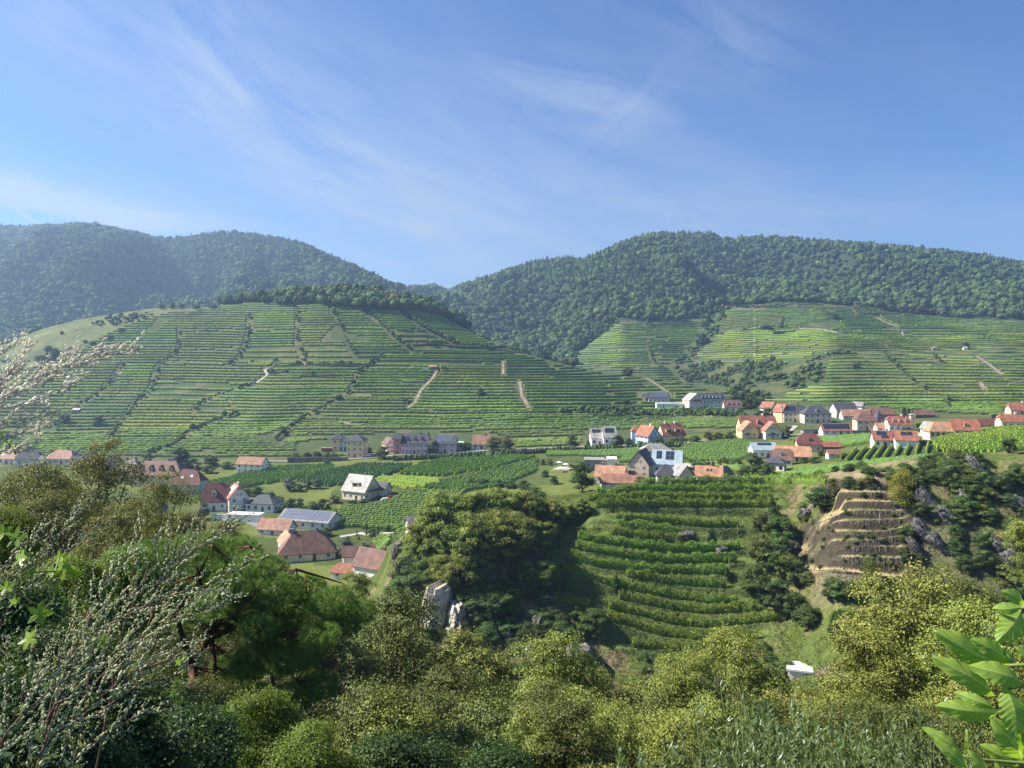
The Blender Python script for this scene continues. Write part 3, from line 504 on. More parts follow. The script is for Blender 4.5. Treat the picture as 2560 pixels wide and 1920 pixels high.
# three hedge-like rows low at the right foot of the dry terraces
for i, (l, t_) in enumerate([([(1845, 1292), (1925, 1276)], 'highest of the three'), ([(1793, 1345), (1853, 1340)], 'middle of the three'), ([(1788, 1372), (1858, 1366)], 'lowest of the three')]):
    A, B = [at(*p, 100, 206) for p in l]; v, f = hedge([(A.x, A.y), (B.x, B.y)], .4, 1.5, i+90, .3, rag=.5); rg = np.random.default_rng(i+7); n = 3800; t = rg.random(n); C = np.stack([A.x+(B.x-A.x)*t, A.y+(B.y-A.y)*t+rg.normal(size=n)*.2, t*0], 1); C[:, 2] = Hz(C[:, 0], C[:, 1])+.3+rg.random(n)*1.5
    V, Fc = merge([(v, f), rhomb(C, rg.normal(size=(n, 3))+np.array((0, -.3, .5)), .2, rg, .8, .5)])
    tag(link('vine_row', np_mesh('vine_row', V, Fc, False), M['vine_shade']), 'short trimmed vine row below the dry terraces, %s' % t_, 'vine row', 'trimmed vine rows below the dry terraces')

# fields on the valley floor: polygon, direction of the rows, spacing, colour, words for the label
FIELDS = [([(446, 1046), (571, 1013), (634, 1008), (718, 1006), (722, 1016), (627, 1039), (556, 1049), (528, 1060)], (528, 1060), (720, 1011), 2.8, (1.15, 1.1, .9), 'light green field near the maroon roofs'),
 ([(632, 1040), (722, 1017), (780, 1004), (895, 1005), (840, 1028), (796, 1037), (709, 1053)], (687, 1050), (851, 1006), 2.4, (.75, .85, .9), 'dark green field behind the gable house'),
 ([(855, 1026), (905, 1004), (947, 993), (1103, 984), (1163, 987), (1080, 1010), (988, 1025), (958, 1030)], (862, 1023), (975, 990), 3.6, (1.25, 1.2, .9), 'striped field below the pink house'),
 ([(790, 1042), (832, 1031), (958, 1037), (945, 1050), (870, 1060), (840, 1050)], (832, 1034), (958, 1044), 3.0, (1.6, 1.4, .7), 'bright field right of the small garage'),
 ([(697, 1112), (750, 1098), (790, 1094), (845, 1082), (880, 1062), (1010, 1062), (980, 1090), (930, 1120), (890, 1150), (850, 1150), (770, 1142), (725, 1138)], (730, 1120), (930, 1108), 3.0, (1.15, 1.1, .85), 'big field below the gable house'),
 ([(796, 1174), (815, 1163), (846, 1160), (842, 1180), (806, 1186)], (800, 1176), (846, 1170), 2.8, (1.1, 1.1, .85), 'small field behind the brown farm roofs'),
 ([(905, 1054), (985, 1032), (1085, 1013), (1165, 992), (1160, 1020), (1085, 1052), (1000, 1064)], (990, 1040), (1165, 1012), 3.0, (1.05, 1.05, .9), 'field above the locust trees'),
 ([(1180, 978), (1396, 972), (1362, 1000), (1335, 1003), (1340, 990), (1241, 986), (1180, 996)], (1190, 990), (1390, 983), 2.8, (.85, .95, .9), 'field behind the flat roofed house'),
 ([(1459, 978), (1483, 964), (1600, 952), (1624, 958), (1624, 984), (1590, 1000), (1490, 1000)], (1460, 985), (1620, 975), 2.8, (.95, 1, .85), 'field right of the solar farmhouse'),
 ([(1690, 950), (1882, 942), (1885, 958), (1808, 968), (1760, 955)], (1700, 955), (1885, 950), 2.6, (.9, 1, .9), 'field below the long solar hall'),
 ([(1814, 992), (1835, 976), (1880, 967), (2016, 962), (2036, 976), (1912, 993), (1823, 1000)], (1850, 995), (1872, 968), 3.4, (1.35, 1.25, .9), 'vine plot below the white twin gables'),
 ([(2010, 957), (2045, 946), (2120, 932), (2212, 921), (2290, 915), (2290, 978), (2149, 983), (2036, 979)], (2036, 976), (2212, 936), 2.6, (1.6, 1.45, .8), 'bright field right of the whole village'),
 ([(1700, 1028), (1722, 1018), (1912, 998), (2013, 988), (1980, 1003), (1880, 1012), (1790, 1030), (1720, 1034)], (1722, 1026), (2000, 994), 2.4, (.9, 1, .85), 'field just behind the knoll crest'),
 ([(1490, 1004), (1580, 1002), (1640, 1020), (1720, 1028), (1710, 1040), (1600, 1036), (1592, 1020)], (1500, 1012), (1700, 1032), 2.6, (1, 1, .8), 'small plot behind the big round tree')]
make_ground()
rows = []
for fi, (poly, a, b, sp, tint, words) in enumerate(FIELDS):
    PW = [at(*p) for p in poly]; pw = [(p.x, p.y) for p in PW]; A = at(*a); B = at(*b); d = np.array((B.x-A.x, B.y-A.y)); d /= np.linalg.norm(d); nrm = np.array((-d[1], d[0])); P = np.array(pw)
    t0, t1 = (P@d).min(), (P@d).max(); s0, s1 = (P@nrm).min(), (P@nrm).max(); ts = np.arange(t0, t1, 1.0)
    fr = []
    for s in np.arange(s0+sp*.5, s1, sp):
        pts = ts[:, None]*d+s*nrm; m = inpoly(pts[:, 0], pts[:, 1], pw)
        if m.sum() < 5: continue
        idx = np.where(m)[0]; br = np.where(np.diff(idx) > 1)[0]; seg = max(np.split(idx, br+1), key=len)
        if len(seg) < 5: continue
        q = pts[seg]; fr.append((q, float(q[:, 1].mean())))
    fr.sort(key=lambda r: -r[1])
    for k, (q, Yd) in enumerate(fr): rows.append((len(q)/Yd, q, fi, k, tint, words))
rows.sort(key=lambda r: -r[0]); NIND = 262
M['fields'] = {}
stuff = []
for ri, (sz, q, fi, k, tint, words) in enumerate(rows):
    v, f = hedge(q, .62, 1.7, ri+200, .5, rag=.32)
    c = np.ones((len(v), 3))*np.array(tint)*(.94+.12*((ri*37) % 10)/10)*(.92+.16*vnoise(v[:, 0]/6, v[:, 1]/6, 77))[:, None]
    if ri < NIND:
        tag(link('vine_row', np_mesh('vine_row', v, f, False, c), M['vine_far']), '%s vine row from the far side of the %s' % (ordw(k), words), 'vine row', 'vine rows in the %s' % words)
    else: stuff.append((v, f, c))

# hillside rows: contour lines, cut by stairs and tracks, each plot with its own spacing
def vinerows(klo, khi, xa, xb, y0off, y1off, dz, lo=None):
    out = []
    ii = np.where((XD > xa) & (XD < xb))[0][::2]
    Yl = KY[klo][ii]+y0off; Yh = KY[khi][ii]+y1off; zmin = T[ii].min(); 
    tilt = lambda x, y: 2.2*(vnoise(x/170, y/400, 61)-.5)*2+1.0*(vnoise(x/45, y/90, 62)-.5)
    ZT = T+tilt(XX, YY2)+.13*(YY2-450)*np.clip(1-(YY2-450)/500, .25, 1)+.16*np.clip(YY2-425, 0, 100)
    z0 = min(np.interp(a, YG, ZT[i]) for i, a in zip(ii, Yl)); z1 = max(np.interp(a, YG, ZT[i]) for i, a in zip(ii, Yh))
    for lev, zl in enumerate(np.arange(z0, z1, dz)):
        xs, ys = [], []
        for i, a, b in zip(ii, Yl, Yh):
            s = slice(int(np.searchsorted(YG, a)), int(np.searchsorted(YG, b))); zc = ZT[i, s]
            if len(zc) < 3 or zc[0] > zl or zc.max() < zl: xs.append(np.nan); ys.append(np.nan); continue
            j = int(np.argmax(zc >= zl)); Y0, Y1 = YG[s][j-1], YG[s][j]; Y = Y0+(Y1-Y0)*(zl-zc[j-1])/(zc[j]-zc[j-1]+1e-9); xs.append(UG[i]*Y); ys.append(Y)
        xs = np.array(xs); ys = np.array(ys); out.append((xs, ys))
    return out
allrows = vinerows(9, 11, -350, 1640, -6, -6, 2.35)+vinerows(12, 13, 1225, 1640, 4, -12, 2.9)+vinerows(9, 13, 1626, 2560, 14, -14, 2.5)
rg = np.random.default_rng(11)
PLOTC = {}
for lev, (xs, ys) in enumerate(allrows):
    ok = ~np.isnan(xs); 
    if ok.sum() < 4: continue
    zz = np.where(ok, Hz(np.nan_to_num(xs), np.nan_to_num(ys, nan=500)), 0); dx, dy = disp(np.nan_to_num(xs), np.nan_to_num(ys, nan=500), zz)
    for p in BARE: ok &= ~inpoly(dx, dy, p)
    for p in STAIRS: ok &= dline(dx, dy, p) > 3.6
    for p, w, _ in TRACKS: ok &= dline(dx, dy, p) > 4
    for p in ROADS: ok &= dline(dx, dy, p) > 3.0
    ok &= ~((vnoise(xs/26, ys/19, 71) > .93)); pid = np.zeros(len(xs), int)
    for j, p in enumerate(STAIRS+[t[0] for t in TRACKS]):
        py = [q[1] for q in p]; px = [q[0] for q in p]; o = np.argsort(py); pid += ((dx > np.interp(dy, np.array(py)[o], np.array(px)[o])) & (dy > min(py)-6) & (dy < max(py)+6)).astype(int)*(1+j)
    band = (dy+14*vnoise(dx/90, dy*0, 5)).astype(int)//38
    pid = pid*97+band*13
    brk = np.r_[True, np.abs(np.diff(ys)) > 14]; start = None
    for i in range(len(xs)+1):
        end = i == len(xs) or not ok[i] or (brk[i] and start is not None) or (start is not None and pid[i] != pid[start])
        if end and start is not None:
            if i-start >= 5:
                key = int(pid[start]); 
                if key not in PLOTC:
                    h = random.Random(key); b = h.uniform(.78, 1.28); PLOTC[key] = (b*h.uniform(.95, 1.25), b, h.uniform(.75, 1.05), h.random())
                pr, pg, pb, ph = PLOTC[key]
                if not (ph < .16 and lev % 2):
                    q = np.stack([xs[start:i-1], ys[start:i-1]], 1); q[:, 1] += (ph-.5)*4
                    if len(q) > 3:
                        Yd = q[:, 1].mean(); v, f = hedge(q, 1.7 if Yd < 900 else 2.3, 1.55 if Yd < 900 else 1.9, lev*31+i, 1.5 if Yd < 900 else 2.2, rag=.26)
                        c = np.ones((len(v), 3))*np.array((pr, pg, pb))*(.9+.2*vnoise(v[:, 0]/14, v[:, 1]/14, 77))[:, None]; stuff.append((v, f, c))
            start = None
        if i < len(xs) and ok[i] and start is None: start = i
b = 0; VV = []; FF = []; CC = []
for v, f, c in stuff: VV.append(v); FF.append(f+b); CC.append(c); b += len(v)
tag(link('vineyard_rows', np_mesh('vineyard_rows', np.vstack(VV), np.vstack(FF), False, np.vstack(CC)), M['vine_far']), 'green terraced vine rows covering both hillsides above the village', 'vineyard', kind='stuff')
print('hill row segments', len(stuff), 'faces', sum(map(len, FF)), 'field rows', len(rows))

# ------------------------------------------------------------------ trees
def lobes_crown(seed, R_, Hh, base, nl, ncl, nlv, leaf, asp=.55, cl=.16, flat=1.0, droop=.3, up=.5, shape='round', core=True, gap=.0, ls=1.0, shell=False):
    rg = np.random.default_rng(seed); lob = []
    for k in range(nl):
        a = k*2.4+rg.random()*.8; t = (k+.5)/nl; zt = base+(Hh-base)*(.12+.80*t)
        if shape == 'round': rr = R_*.62*math.sqrt(max(.05, 1-(2*t-.85)**2*.8))
        elif shape == 'cone': rr = R_*.75*(1-t)**.9
        elif shape == 'column': rr = R_*.35
        elif shape == 'flat': rr = R_*.75*(1-.35*t)
        else: rr = R_*.6*(1-.5*t)
        lr = R_*(.42+.16*rg.random())*(1 if shape != 'cone' else (1.05-t*.75))
        if shape == 'column': lr = R_*(.75-.35*t)
        if ls < 1: lr *= ls; rr *= 1.38*rg.uniform(.25, 1)**.6; a = rg.uniform(0, 6.28); zt += rg.normal()*.05; lr *= rg.uniform(.75, 1.35)
        lob.append((np.array((rr*math.cos(a), rr*math.sin(a), zt)), lr))
    P = []; Nn = []; per = max(1, ncl//nl)
    for c, r in lob:
        for _ in range(per):
            d = rg.normal(size=3); d[2] = abs(d[2])*.9-.35 if rg.random() < .75 else d[2]; d /= np.linalg.norm(d); rad = r*((.62+.42*rg.random()) if not shell else (.82+.26*rg.random())); d = d if not shell or d[2] > -.25 else d*np.array((1, 1, -.6)); q = c+d*rad*np.array((1, 1, .8*flat))
            m = max(3, int(nlv*(.5+rg.random()))); g = rg.normal(size=(m, 3))*r*cl*2.0*np.array((1, 1, .7)); P.append(q+g); Nn.append(d*.9+np.array((0, 0, up))+rg.normal(size=(m, 3))*.55)
    P = np.vstack(P); Nn = np.vstack(Nn); parts = [rhomb(P, Nn, leaf, rg, asp, droop)]
    return parts, lob
def blob(c, r, seed, flat=.8, sub=2):
    bm = bmesh.new(); bmesh.ops.create_icosphere(bm, subdivisions=sub, radius=1); rg = np.random.default_rng(seed)
    v = np.array([p.co[:] for p in bm.verts]); f = np.array([[q.index for q in p.verts] for p in bm.faces]); bm.free()
    k = 1+.45*(fbm(v[:, 0]*2.1+seed, v[:, 1]*2.1+v[:, 2]*1.7, seed, 3)-.5)*2; return c+v*(r*k)[:, None]*np.array((1, 1, flat)), f
def trunk_mesh(seed, lob, base, R_, Hh, tr=.03):
    rg = random.Random(seed); mb = MB(); r0 = Hh*tr; top = base+(Hh-base)*.45
    mb.tube([(0, 0, -.6), (rg.uniform(-.02, .02)*Hh, 0, base*.6), (rg.uniform(-.03, .03)*Hh, rg.uniform(-.03, .03)*Hh, top)], [r0*1.25, r0*.95, r0*.5], 8)
    for c, r in lob[::max(1, len(lob)//14)]:
        st = Vector((0, 0, base*.7+rg.random()*(top-base*.7)*.7)); e = Vector(c); m = st.lerp(e, .5)+Vector((rg.uniform(-.1, .1)*R_, rg.uniform(-.1, .1)*R_, -.08*R_))
        mb.tube([st, m, e+Vector((0, 0, r*.3))], [r0*.5, r0*.32, r0*.1], 5)
    return mb.mesh('trunk', True)
def quadify(f): return np.c_[f, f[:, 2]] if f.shape[1] == 3 else f
PROTO = {}
def proto(kind):
    if kind in PROTO: return PROTO[kind]
    P = dict(  # seed, R, H, base, lobes, clusters, leaves, leaf, opts, material, bark  (unit height 1)
        round=(1, 0.42, 1, .08, 26, 420, 16, .042, dict(cl=.12, ls=.62, up=.8, shell=True), 'tree_green'), round2=(2, 0.46, 1, .08, 26, 420, 16, .042, dict(cl=.12, ls=.62, up=.8, shell=True), 'tree_green'), dark=(3, 0.44, 1, .08, 26, 420, 16, .042, dict(cl=.12, ls=.62, up=.8, shell=True), 'tree_dark'),
        olive=(4, 0.45, 1, .08, 26, 420, 16, .042, dict(cl=.12, ls=.62, up=.8, shell=True), 'tree_olive'), grey=(5, 0.45, 1, .08, 26, 420, 16, .042, dict(cl=.12, ls=.62, up=.8, shell=True), 'tree_grey'), bush=(6, .55, 1, .04, 22, 380, 16, .052, dict(cl=.13, ls=.62, up=.8, shell=True), 'tree_green'),
        bush_dark=(7, .55, 1, .04, 22, 380, 16, .052, dict(cl=.13, ls=.62, up=.8, shell=True), 'tree_dark'), bush_olive=(8, .55, 1, .04, 22, 380, 16, .052, dict(cl=.13, ls=.62, up=.8, shell=True), 'tree_olive'), conifer=(9, .24, 1, .06, 14, 300, 14, .04, dict(shape='cone', cl=.15, up=0), 'tree_dark'),
        cypress=(10, .11, 1, .02, 9, 240, 14, .03, dict(shape='column', cl=.16), 'tree_dark'), yellow=(11, .30, 1, .08, 12, 420, 20, .032, dict(cl=.14), 'yellow_tree'), slim=(12, .24, 1, .05, 12, 360, 18, .03, dict(shape='column', cl=.2), 'tree_olive'),
        locust=(13, .46, 1, .20, 34, 620, 20, .034, dict(cl=.12, asp=.7, flat=.62, up=1.0, ls=.55, shell=True), 'locust'), locust2=(14, .50, 1, .16, 38, 680, 20, .034, dict(cl=.12, asp=.7, flat=.58, up=1.0, ls=.55, shell=True), 'locust'), pine_far=(15, .42, 1, .2, 12, 420, 20, .024, dict(cl=.14, flat=.6), 'tree_dark'),
        cone=(16, .30, 1, .0, 12, 420, 18, .03, dict(shape='cone', cl=.13, up=0), 'tree_dark'),
        maple=(21, 0.4, 1, .12, 44, 880, 34, .0150, dict(cl=.10, asp=.62, droop=.9, up=.6, ls=.52, shell=True), 'box_elder'), maple2=(22, 0.44, 1, .12, 50, 1000, 34, .0150, dict(cl=.10, asp=.62, droop=.9, up=.6, ls=.52, shell=True), 'box_elder'), maple3=(23, 0.36, 1, .12, 38, 760, 34, .0150, dict(cl=.10, asp=.62, droop=.9, up=.6, ls=.52, shell=True), 'box_elder'),
        maple_shade=(31, .42, 1, .12, 46, 920, 34, .0150, dict(cl=.10, asp=.62, droop=.9, up=.6, ls=.52, shell=True), 'dark_maple'),
        chestnut=(24, 0.4, 1, .12, 40, 800, 30, .0180, dict(cl=.10, asp=.42, droop=1.2, up=.5, ls=.52, shell=True), 'chestnut'), chestnut2=(25, 0.42, 1, .12, 44, 880, 30, .0180, dict(cl=.10, asp=.42, droop=1.2, up=.5, ls=.52, shell=True), 'chestnut'),
        shrub=(26, .55, 1, .05, 13, 900, 30, .032, dict(cl=.15, asp=.6), 'shrub_bright'), shrub_dark=(27, .55, 1, .05, 40, 900, 32, .032, dict(cl=.19, asp=.6, ls=.5), 'shrub_dark'), bigshrub=(28, .50, 1, .05, 40, 900, 34, .024, dict(cl=.12, asp=.6, ls=.55, shell=True), 'shrub_bright'))[kind]
    seed, R_, Hh, base, nl, ncl, nlv, leaf, opt, mat = P; parts, lob = lobes_crown(seed, R_, Hh, base, nl, ncl, nlv, leaf, **opt)
    if kind not in ('yellow', 'slim', 'shrub', 'shrub_dark', 'bigshrub', 'maple_shade', 'maple', 'maple2', 'maple3', 'chestnut', 'chestnut2'): parts = [(v, quadify(f)) for v, f in [blob(c, r*.60, seed*7+k, .8, 2 if leaf > .02 else 3) for k, (c, r) in enumerate(lob)]]+parts  # inner blobs added to keep light from passing through the crown
    parts2 = [(v, f) for v, f in parts]
    # triangles given as quads with a repeated corner are split off
    V, Fc = merge(parts2); tri = Fc[:, 2] == Fc[:, 3]
    cm = bpy.data.meshes.new('crown')
    cm = np_mesh('crown', V, Fc[~tri]) if not tri.any() else tri_mesh('crown', V, Fc[~tri], Fc[tri][:, :3])
    cm.materials.append(M[mat]); tm = trunk_mesh(seed, lob, base, R_, Hh, .02 if kind in ('maple_shade', 'maple', 'maple2', 'maple3', 'chestnut', 'chestnut2', 'locust', 'locust2') else .03)
    tm.materials.append(M['bark']); PROTO[kind] = (cm, tm); return PROTO[kind]
def tri_mesh(name, V, Q, Tt):
    Tq = np.vstack([Q[:, [0, 1, 2]], Q[:, [0, 2, 3]]]); return np_mesh(name, V, np.vstack([Tq, Tt]))
NAMES = dict(round='tree', round2='tree', dark='tree', olive='tree', grey='tree', bush='bush', bush_dark='bush', bush_olive='bush', conifer='conifer', cypress='cypress', yellow='tree', slim='tree', locust='locust_tree', locust2='locust_tree', pine_far='pine_tree', cone='conifer',
             maple_shade='tree', maple='tree', maple2='tree', maple3='tree', chestnut='tree', chestnut2='tree', shrub='shrub', shrub_dark='shrub', bigshrub='shrub')
def tree(kind, loc, h, label, group=None, w=1.0, rz=None):
    cm, tm = proto(kind); nm = NAMES[kind]; t = empty(nm, loc, random.random()*6.28 if rz is None else rz, label, nm.replace('_', ' '), group)
    t.scale = (h*w, h*w, h); a = link('crown', cm, None, t); b = link('trunk', tm, None, t); return t
def treed(kind, xd, yd, hd, label, group=None, w=1.0, y0=206, y1=4000):
    p = at(xd, yd, y0, y1); return tree(kind, p-Vector((0, 0, .2)), hd*p.y/FD*1.04, label, group, w)

def by_place(items, bands, fmt):
    """items: (x, y, ...) sorted into horizontal bands (limit, words); each gets its rank from the left in its band"""
    out = []
    for it in items:
        for lim, w in bands:
            if it[1] <= lim: break
        same = sorted(o[0] for o in items if next(ww for ll, ww in bands if o[1] <= ll) == w); out.append((it, fmt % (ordw(same.index(it[0])), w)))
    return out
# far woods: one mass per mountain, crowns spread over the slopes
def forest_proto(seed, conif=False):
    if conif:
        parts = []; 
        for k in range(5):
            v, f = blob(np.array((0, 0, .25+.17*k)), .26*(1-.19*k), seed+k, .9, 2); parts.append((v, f))
    else:
        rg = np.random.default_rng(seed); parts = []
        for k in range(7):
            a = k*2.4+rg.random(); rr = .26*rg.random()+.1; parts.append(blob(np.array((rr*math.cos(a), rr*math.sin(a), .45+.38*rg.random())), .20+.12*rg.random(), seed+k, .85, 2))
    V, Fc = merge(parts); rg = np.random.default_rng(seed+99); n = 300; ii = rg.integers(0, len(V), n); C = V[ii]+rg.normal(size=(n, 3))*.025; d = C-np.array((0, 0, .45)); lv, lf = rhomb(C, d+rg.normal(size=(n, 3))*.2, .11, rg, .8)
    V2, F2 = merge([(V, Fc), (lv, lf[:, :3]), ]); me = np_mesh('forest_crown', V2, F2); me.materials.append(M['forest']); o = bpy.data.objects.new('forest_crown', me); return o
fc = bpy.data.collections.new('forest_crowns')
for s in range(5): fc.objects.link(forest_proto(300+s*11))
fcc = bpy.data.collections.new('forest_conifers'); fcc.objects.link(forest_proto(400, True)); fcc.objects.link(forest_proto(410, True))
def scatter(name, P, Sc, coll, label, seed=0):
    me = bpy.data.meshes.new(name); me.vertices.add(len(P)); me.vertices.foreach_set('co', np.asarray(P, np.float32).ravel())
    a = me.attributes.new('size', 'FLOAT_VECTOR', 'POINT'); a.data.foreach_set('vector', np.asarray(Sc, np.float32).ravel()); me.update()
    o = link(name, me); tag(o, label, 'forest', kind='stuff'); ng = bpy.data.node_groups.new(name, 'GeometryNodeTree')
    ng.interface.new_socket('Geometry', in_out='INPUT', socket_type='NodeSocketGeometry'); ng.interface.new_socket('Geometry', in_out='OUTPUT', socket_type='NodeSocketGeometry')
    gi = ng.nodes.new('NodeGroupInput'); go = ng.nodes.new('NodeGroupOutput'); ci = ng.nodes.new('GeometryNodeCollectionInfo'); ci.inputs['Collection'].default_value = coll; ci.inputs['Separate Children'].default_value = True; ci.inputs['Reset Children'].default_value = True
    ip = ng.nodes.new('GeometryNodeInstanceOnPoints'); ip.inputs['Pick Instance'].default_value = True
    ri = ng.nodes.new('FunctionNodeRandomValue'); ri.data_type = 'INT'; ri.inputs['Min'].default_value = 0; ri.inputs['Max'].default_value = 50; ri.inputs['Seed'].default_value = seed
    rr = ng.nodes.new('FunctionNodeRandomValue'); rr.data_type = 'FLOAT_VECTOR'; rr.inputs['Min'].default_value = (-.1, -.1, 0); rr.inputs['Max'].default_value = (.1, .1, 6.28)
    na = ng.nodes.new('GeometryNodeInputNamedAttribute'); na.data_type = 'FLOAT_VECTOR'; na.inputs['Name'].default_value = 'size'
    l = ng.links.new; l(gi.outputs[0], ip.inputs['Points']); l(ci.outputs[0], ip.inputs['Instance']); l([x for x in ri.outputs if x.type == 'INT'][0], ip.inputs['Instance Index']); l([x for x in rr.outputs if x.type == 'VECTOR'][0], ip.inputs['Rotation']); l(na.outputs[0], ip.inputs['Scale']); l(ip.outputs[0], go.inputs[0])
    md = o.modifiers.new('trees', 'NODES'); md.node_group = ng; return o
def forest_pts(x0, x1, y0, y1, sp, test, seed):
    rg = np.random.default_rng(seed); x, y = np.meshgrid(np.arange(x0, x1, sp), np.arange(y0, y1, sp)); x = x.ravel()+rg.uniform(-.45, .45, x.size)*sp; y = y.ravel()+rg.uniform(-.45, .45, y.size)*sp
    u = x/y; ok = np.abs(u) < .82; x, y, u = x[ok], y[ok], u[ok]; z = Hz(x, y); xd = (u*F+512)*S; yd = HD-FD*z/y; ok = test(x, y, xd, yd, u); return np.stack([x, y, z], 1)[ok], rg
kyL = lambda u: np.interp(u, UG, KY[13]); kyJ = lambda u: np.interp(u, UG, KY[11]); kyN = lambda u: np.interp(u, UG, KY[15])
def sizes(P, rg, a=8.5, b=16): s = a+(b-a)*rg.random(len(P))**1.6; return np.stack([s, s, s*rg.uniform(.85, 1.35, len(P))], 1)
for nm, xa, xb, lab, sd in (('left_forest', -2300, -60, 'hazy blue green forest covering the mountain behind the left vineyards', 1), ('right_forest', -60, 2300, 'dense dark green forest covering the long mountain at the right', 2)):
    def tst(x, y, xd, yd, u):
        lim = np.where(xd < 1240, kyJ(u)+60, kyL(u)-4+18*(vnoise(x/40, y*0, 3)-.5)); return (y > lim) & (y < kyN(u)+60) & ~((xd > 1230) & (y < 1000))
    P, rg = forest_pts(xa, xb, 780, 3000, 9.6, tst, sd)
    far = P[:, 1] > 2150; keep = ~far | (rg.random(len(P)) < .5); P = P[keep]; Sz = sizes(P, rg); Sz[P[:, 1] > 2150] *= 1.3; P[:, 2] -= 2.5; scatter(nm.split('_')[1], P, Sz, fc, lab, sd)
    print(nm, len(P))
P, rg = forest_pts(-2300, 2300, 1500, 3000, 13, lambda x, y, xd, yd, u: (y > kyN(u)-160) & (y < kyN(u)+30) & (vnoise(x/60, y/60, 9) > .45), 5); s = rg.uniform(13, 19, len(P)); P2, rg2 = forest_pts(-2300, 2300, 1150, 2400, 15, lambda x, y, xd, yd, u: (y > kyL(u)+40) & (y < kyN(u)-20) & (fbm(x/160, y/160, 19, 3) > .60), 6); P = np.vstack([P, P2]); s = np.r_[s, rg2.uniform(15, 22, len(P2))]
scatter('ridge_conifers', P, np.stack([s*.6, s*.6, s], 1), fcc, 'pointed conifers along the skyline and in dark stands on both mountains', 3)
# the wood on the crest of the left vineyard hill, and the bushy ravines of the right one
def crest(x, y, xd, yd, u):
    top = np.interp(xd, [500, 560, 620, 740, 850, 930, 1010], [4, 26, 46, 60, 60, 46, 6]); return (xd > 480) & (xd < 1012) & (y > kyJ(u)-top*1.1+10) & (y < kyJ(u)+70)
P, rg = forest_pts(-400, 60, 680, 900, 6.0, crest, 7); scatter('crest_wood', P, sizes(P, rg, 8, 13), fc, 'dark wood capping the crest of the left vineyard hill', 4)
scr = [BARE[5], BARE[8], BARE[12], [(1225, 775), (1250, 760), (1330, 690), (1345, 690), (1260, 775), (1235, 795)], [(1570, 845), (1640, 850), (1650, 880), (1600, 890)]]
def ravine(x, y, xd, yd, u):
    m = np.zeros(len(x), bool)
    for p in scr: m |= inpoly(xd, yd, p)
    return m & (y > 560) & (y < 1300) & (vnoise(x/22, y/22, 12) > .50)
P, rg = forest_pts(0, 900, 560, 1250, 6.5, ravine, 8); scatter('ravine_scrub', P, sizes(P, rg, 3, 7.5), fc, 'dark green scrub filling the ravines between the right vineyards', 5)
def hedgy(x, y, xd, yd, u):
    m = np.zeros(len(x), bool)
    for p in STAIRS: m |= dline(xd, yd, p) < 3.0
    m |= inpoly(xd, yd, BARE[1]) | inpoly(xd, yd, BARE[4])
    for p in ROADS: m |= dline(xd, yd, [(a, b-4) for a, b in p]) < 1.6
    return m & (y > 440) & (y < 1200) & (rg0.random(len(x)) < .75)
rg0 = np.random.default_rng(3)
P, rg = forest_pts(-500, 900, 450, 1200, 2.6, hedgy, 9); scatter('hillside_scrub', P, sizes(P, rg, 1.6, 4.2), fc, 'low scrub growing along the stone stairs between the vineyard plots', 6)
def meadowb(x, y, xd, yd, u): return inpoly(xd, yd, BARE[0]) & (y > 500) & (y < 860) & (vnoise(x/30, y/30, 15) > .7)
P, rg = forest_pts(-700, -200, 500, 860, 5, meadowb, 10); scatter('meadow_scrub', P, sizes(P, rg, 2, 5), fc, 'scattered scrub on the dry meadow of the left hill', 7)

# ------------------------------------------------------------------ houses
def roof_faces(L, D, h, f, k=1.0):
    """roof outline: f=0 hip, f=1 gable, between = half-hip; returns list of polygons (front, back, left, right)"""
    ins = min((1-f)*D/2*k, L/2*.98); e = D/2*(1-f); a, b = L/2, D/2
    fr = [(-a, -b, 0), (a, -b, 0)]+([(a, -e, f*h)] if f > 0 else [])+[(a-ins, 0, h), (-a+ins, 0, h)]+([(-a, -e, f*h)] if f > 0 else [])
    if f >= 1: fr = [(-a, -b, 0), (a, -b, 0), (a, 0, h), (-a, 0, h)]; return [fr, [(-x, -y, z) for x, y, z in fr]]
    rt = [(a, -e, f*h), (a, e, f*h), (a-ins, 0, h)]
    if f == 0: rt = [(a, -b, 0), (a, b, 0), (a-ins, 0, h)]
    return [fr, [(-x, -y, z) for x, y, z in fr], rt, [(-x, -y, z) for x, y, z in rt]]
def roof_mesh(L, D, h, f, o, hw, th=.22):
    s = h/(D/2); mb = MB(); up = (D/2+o)*s
    for pol in roof_faces(L+2*o, D+2*o, up, f):
        z0 = hw-o*s+.12; t = [(x, y, z+z0+th) for x, y, z in pol]; bt = [(x, y, z+z0) for x, y, z in pol]; n = len(pol)
        mb.poly(t+bt, [tuple(range(n)), tuple(range(2*n-1, n-1, -1))]+[(i, n+i, n+(i+1) % n, (i+1) % n) for i in range(n)])
    return mb
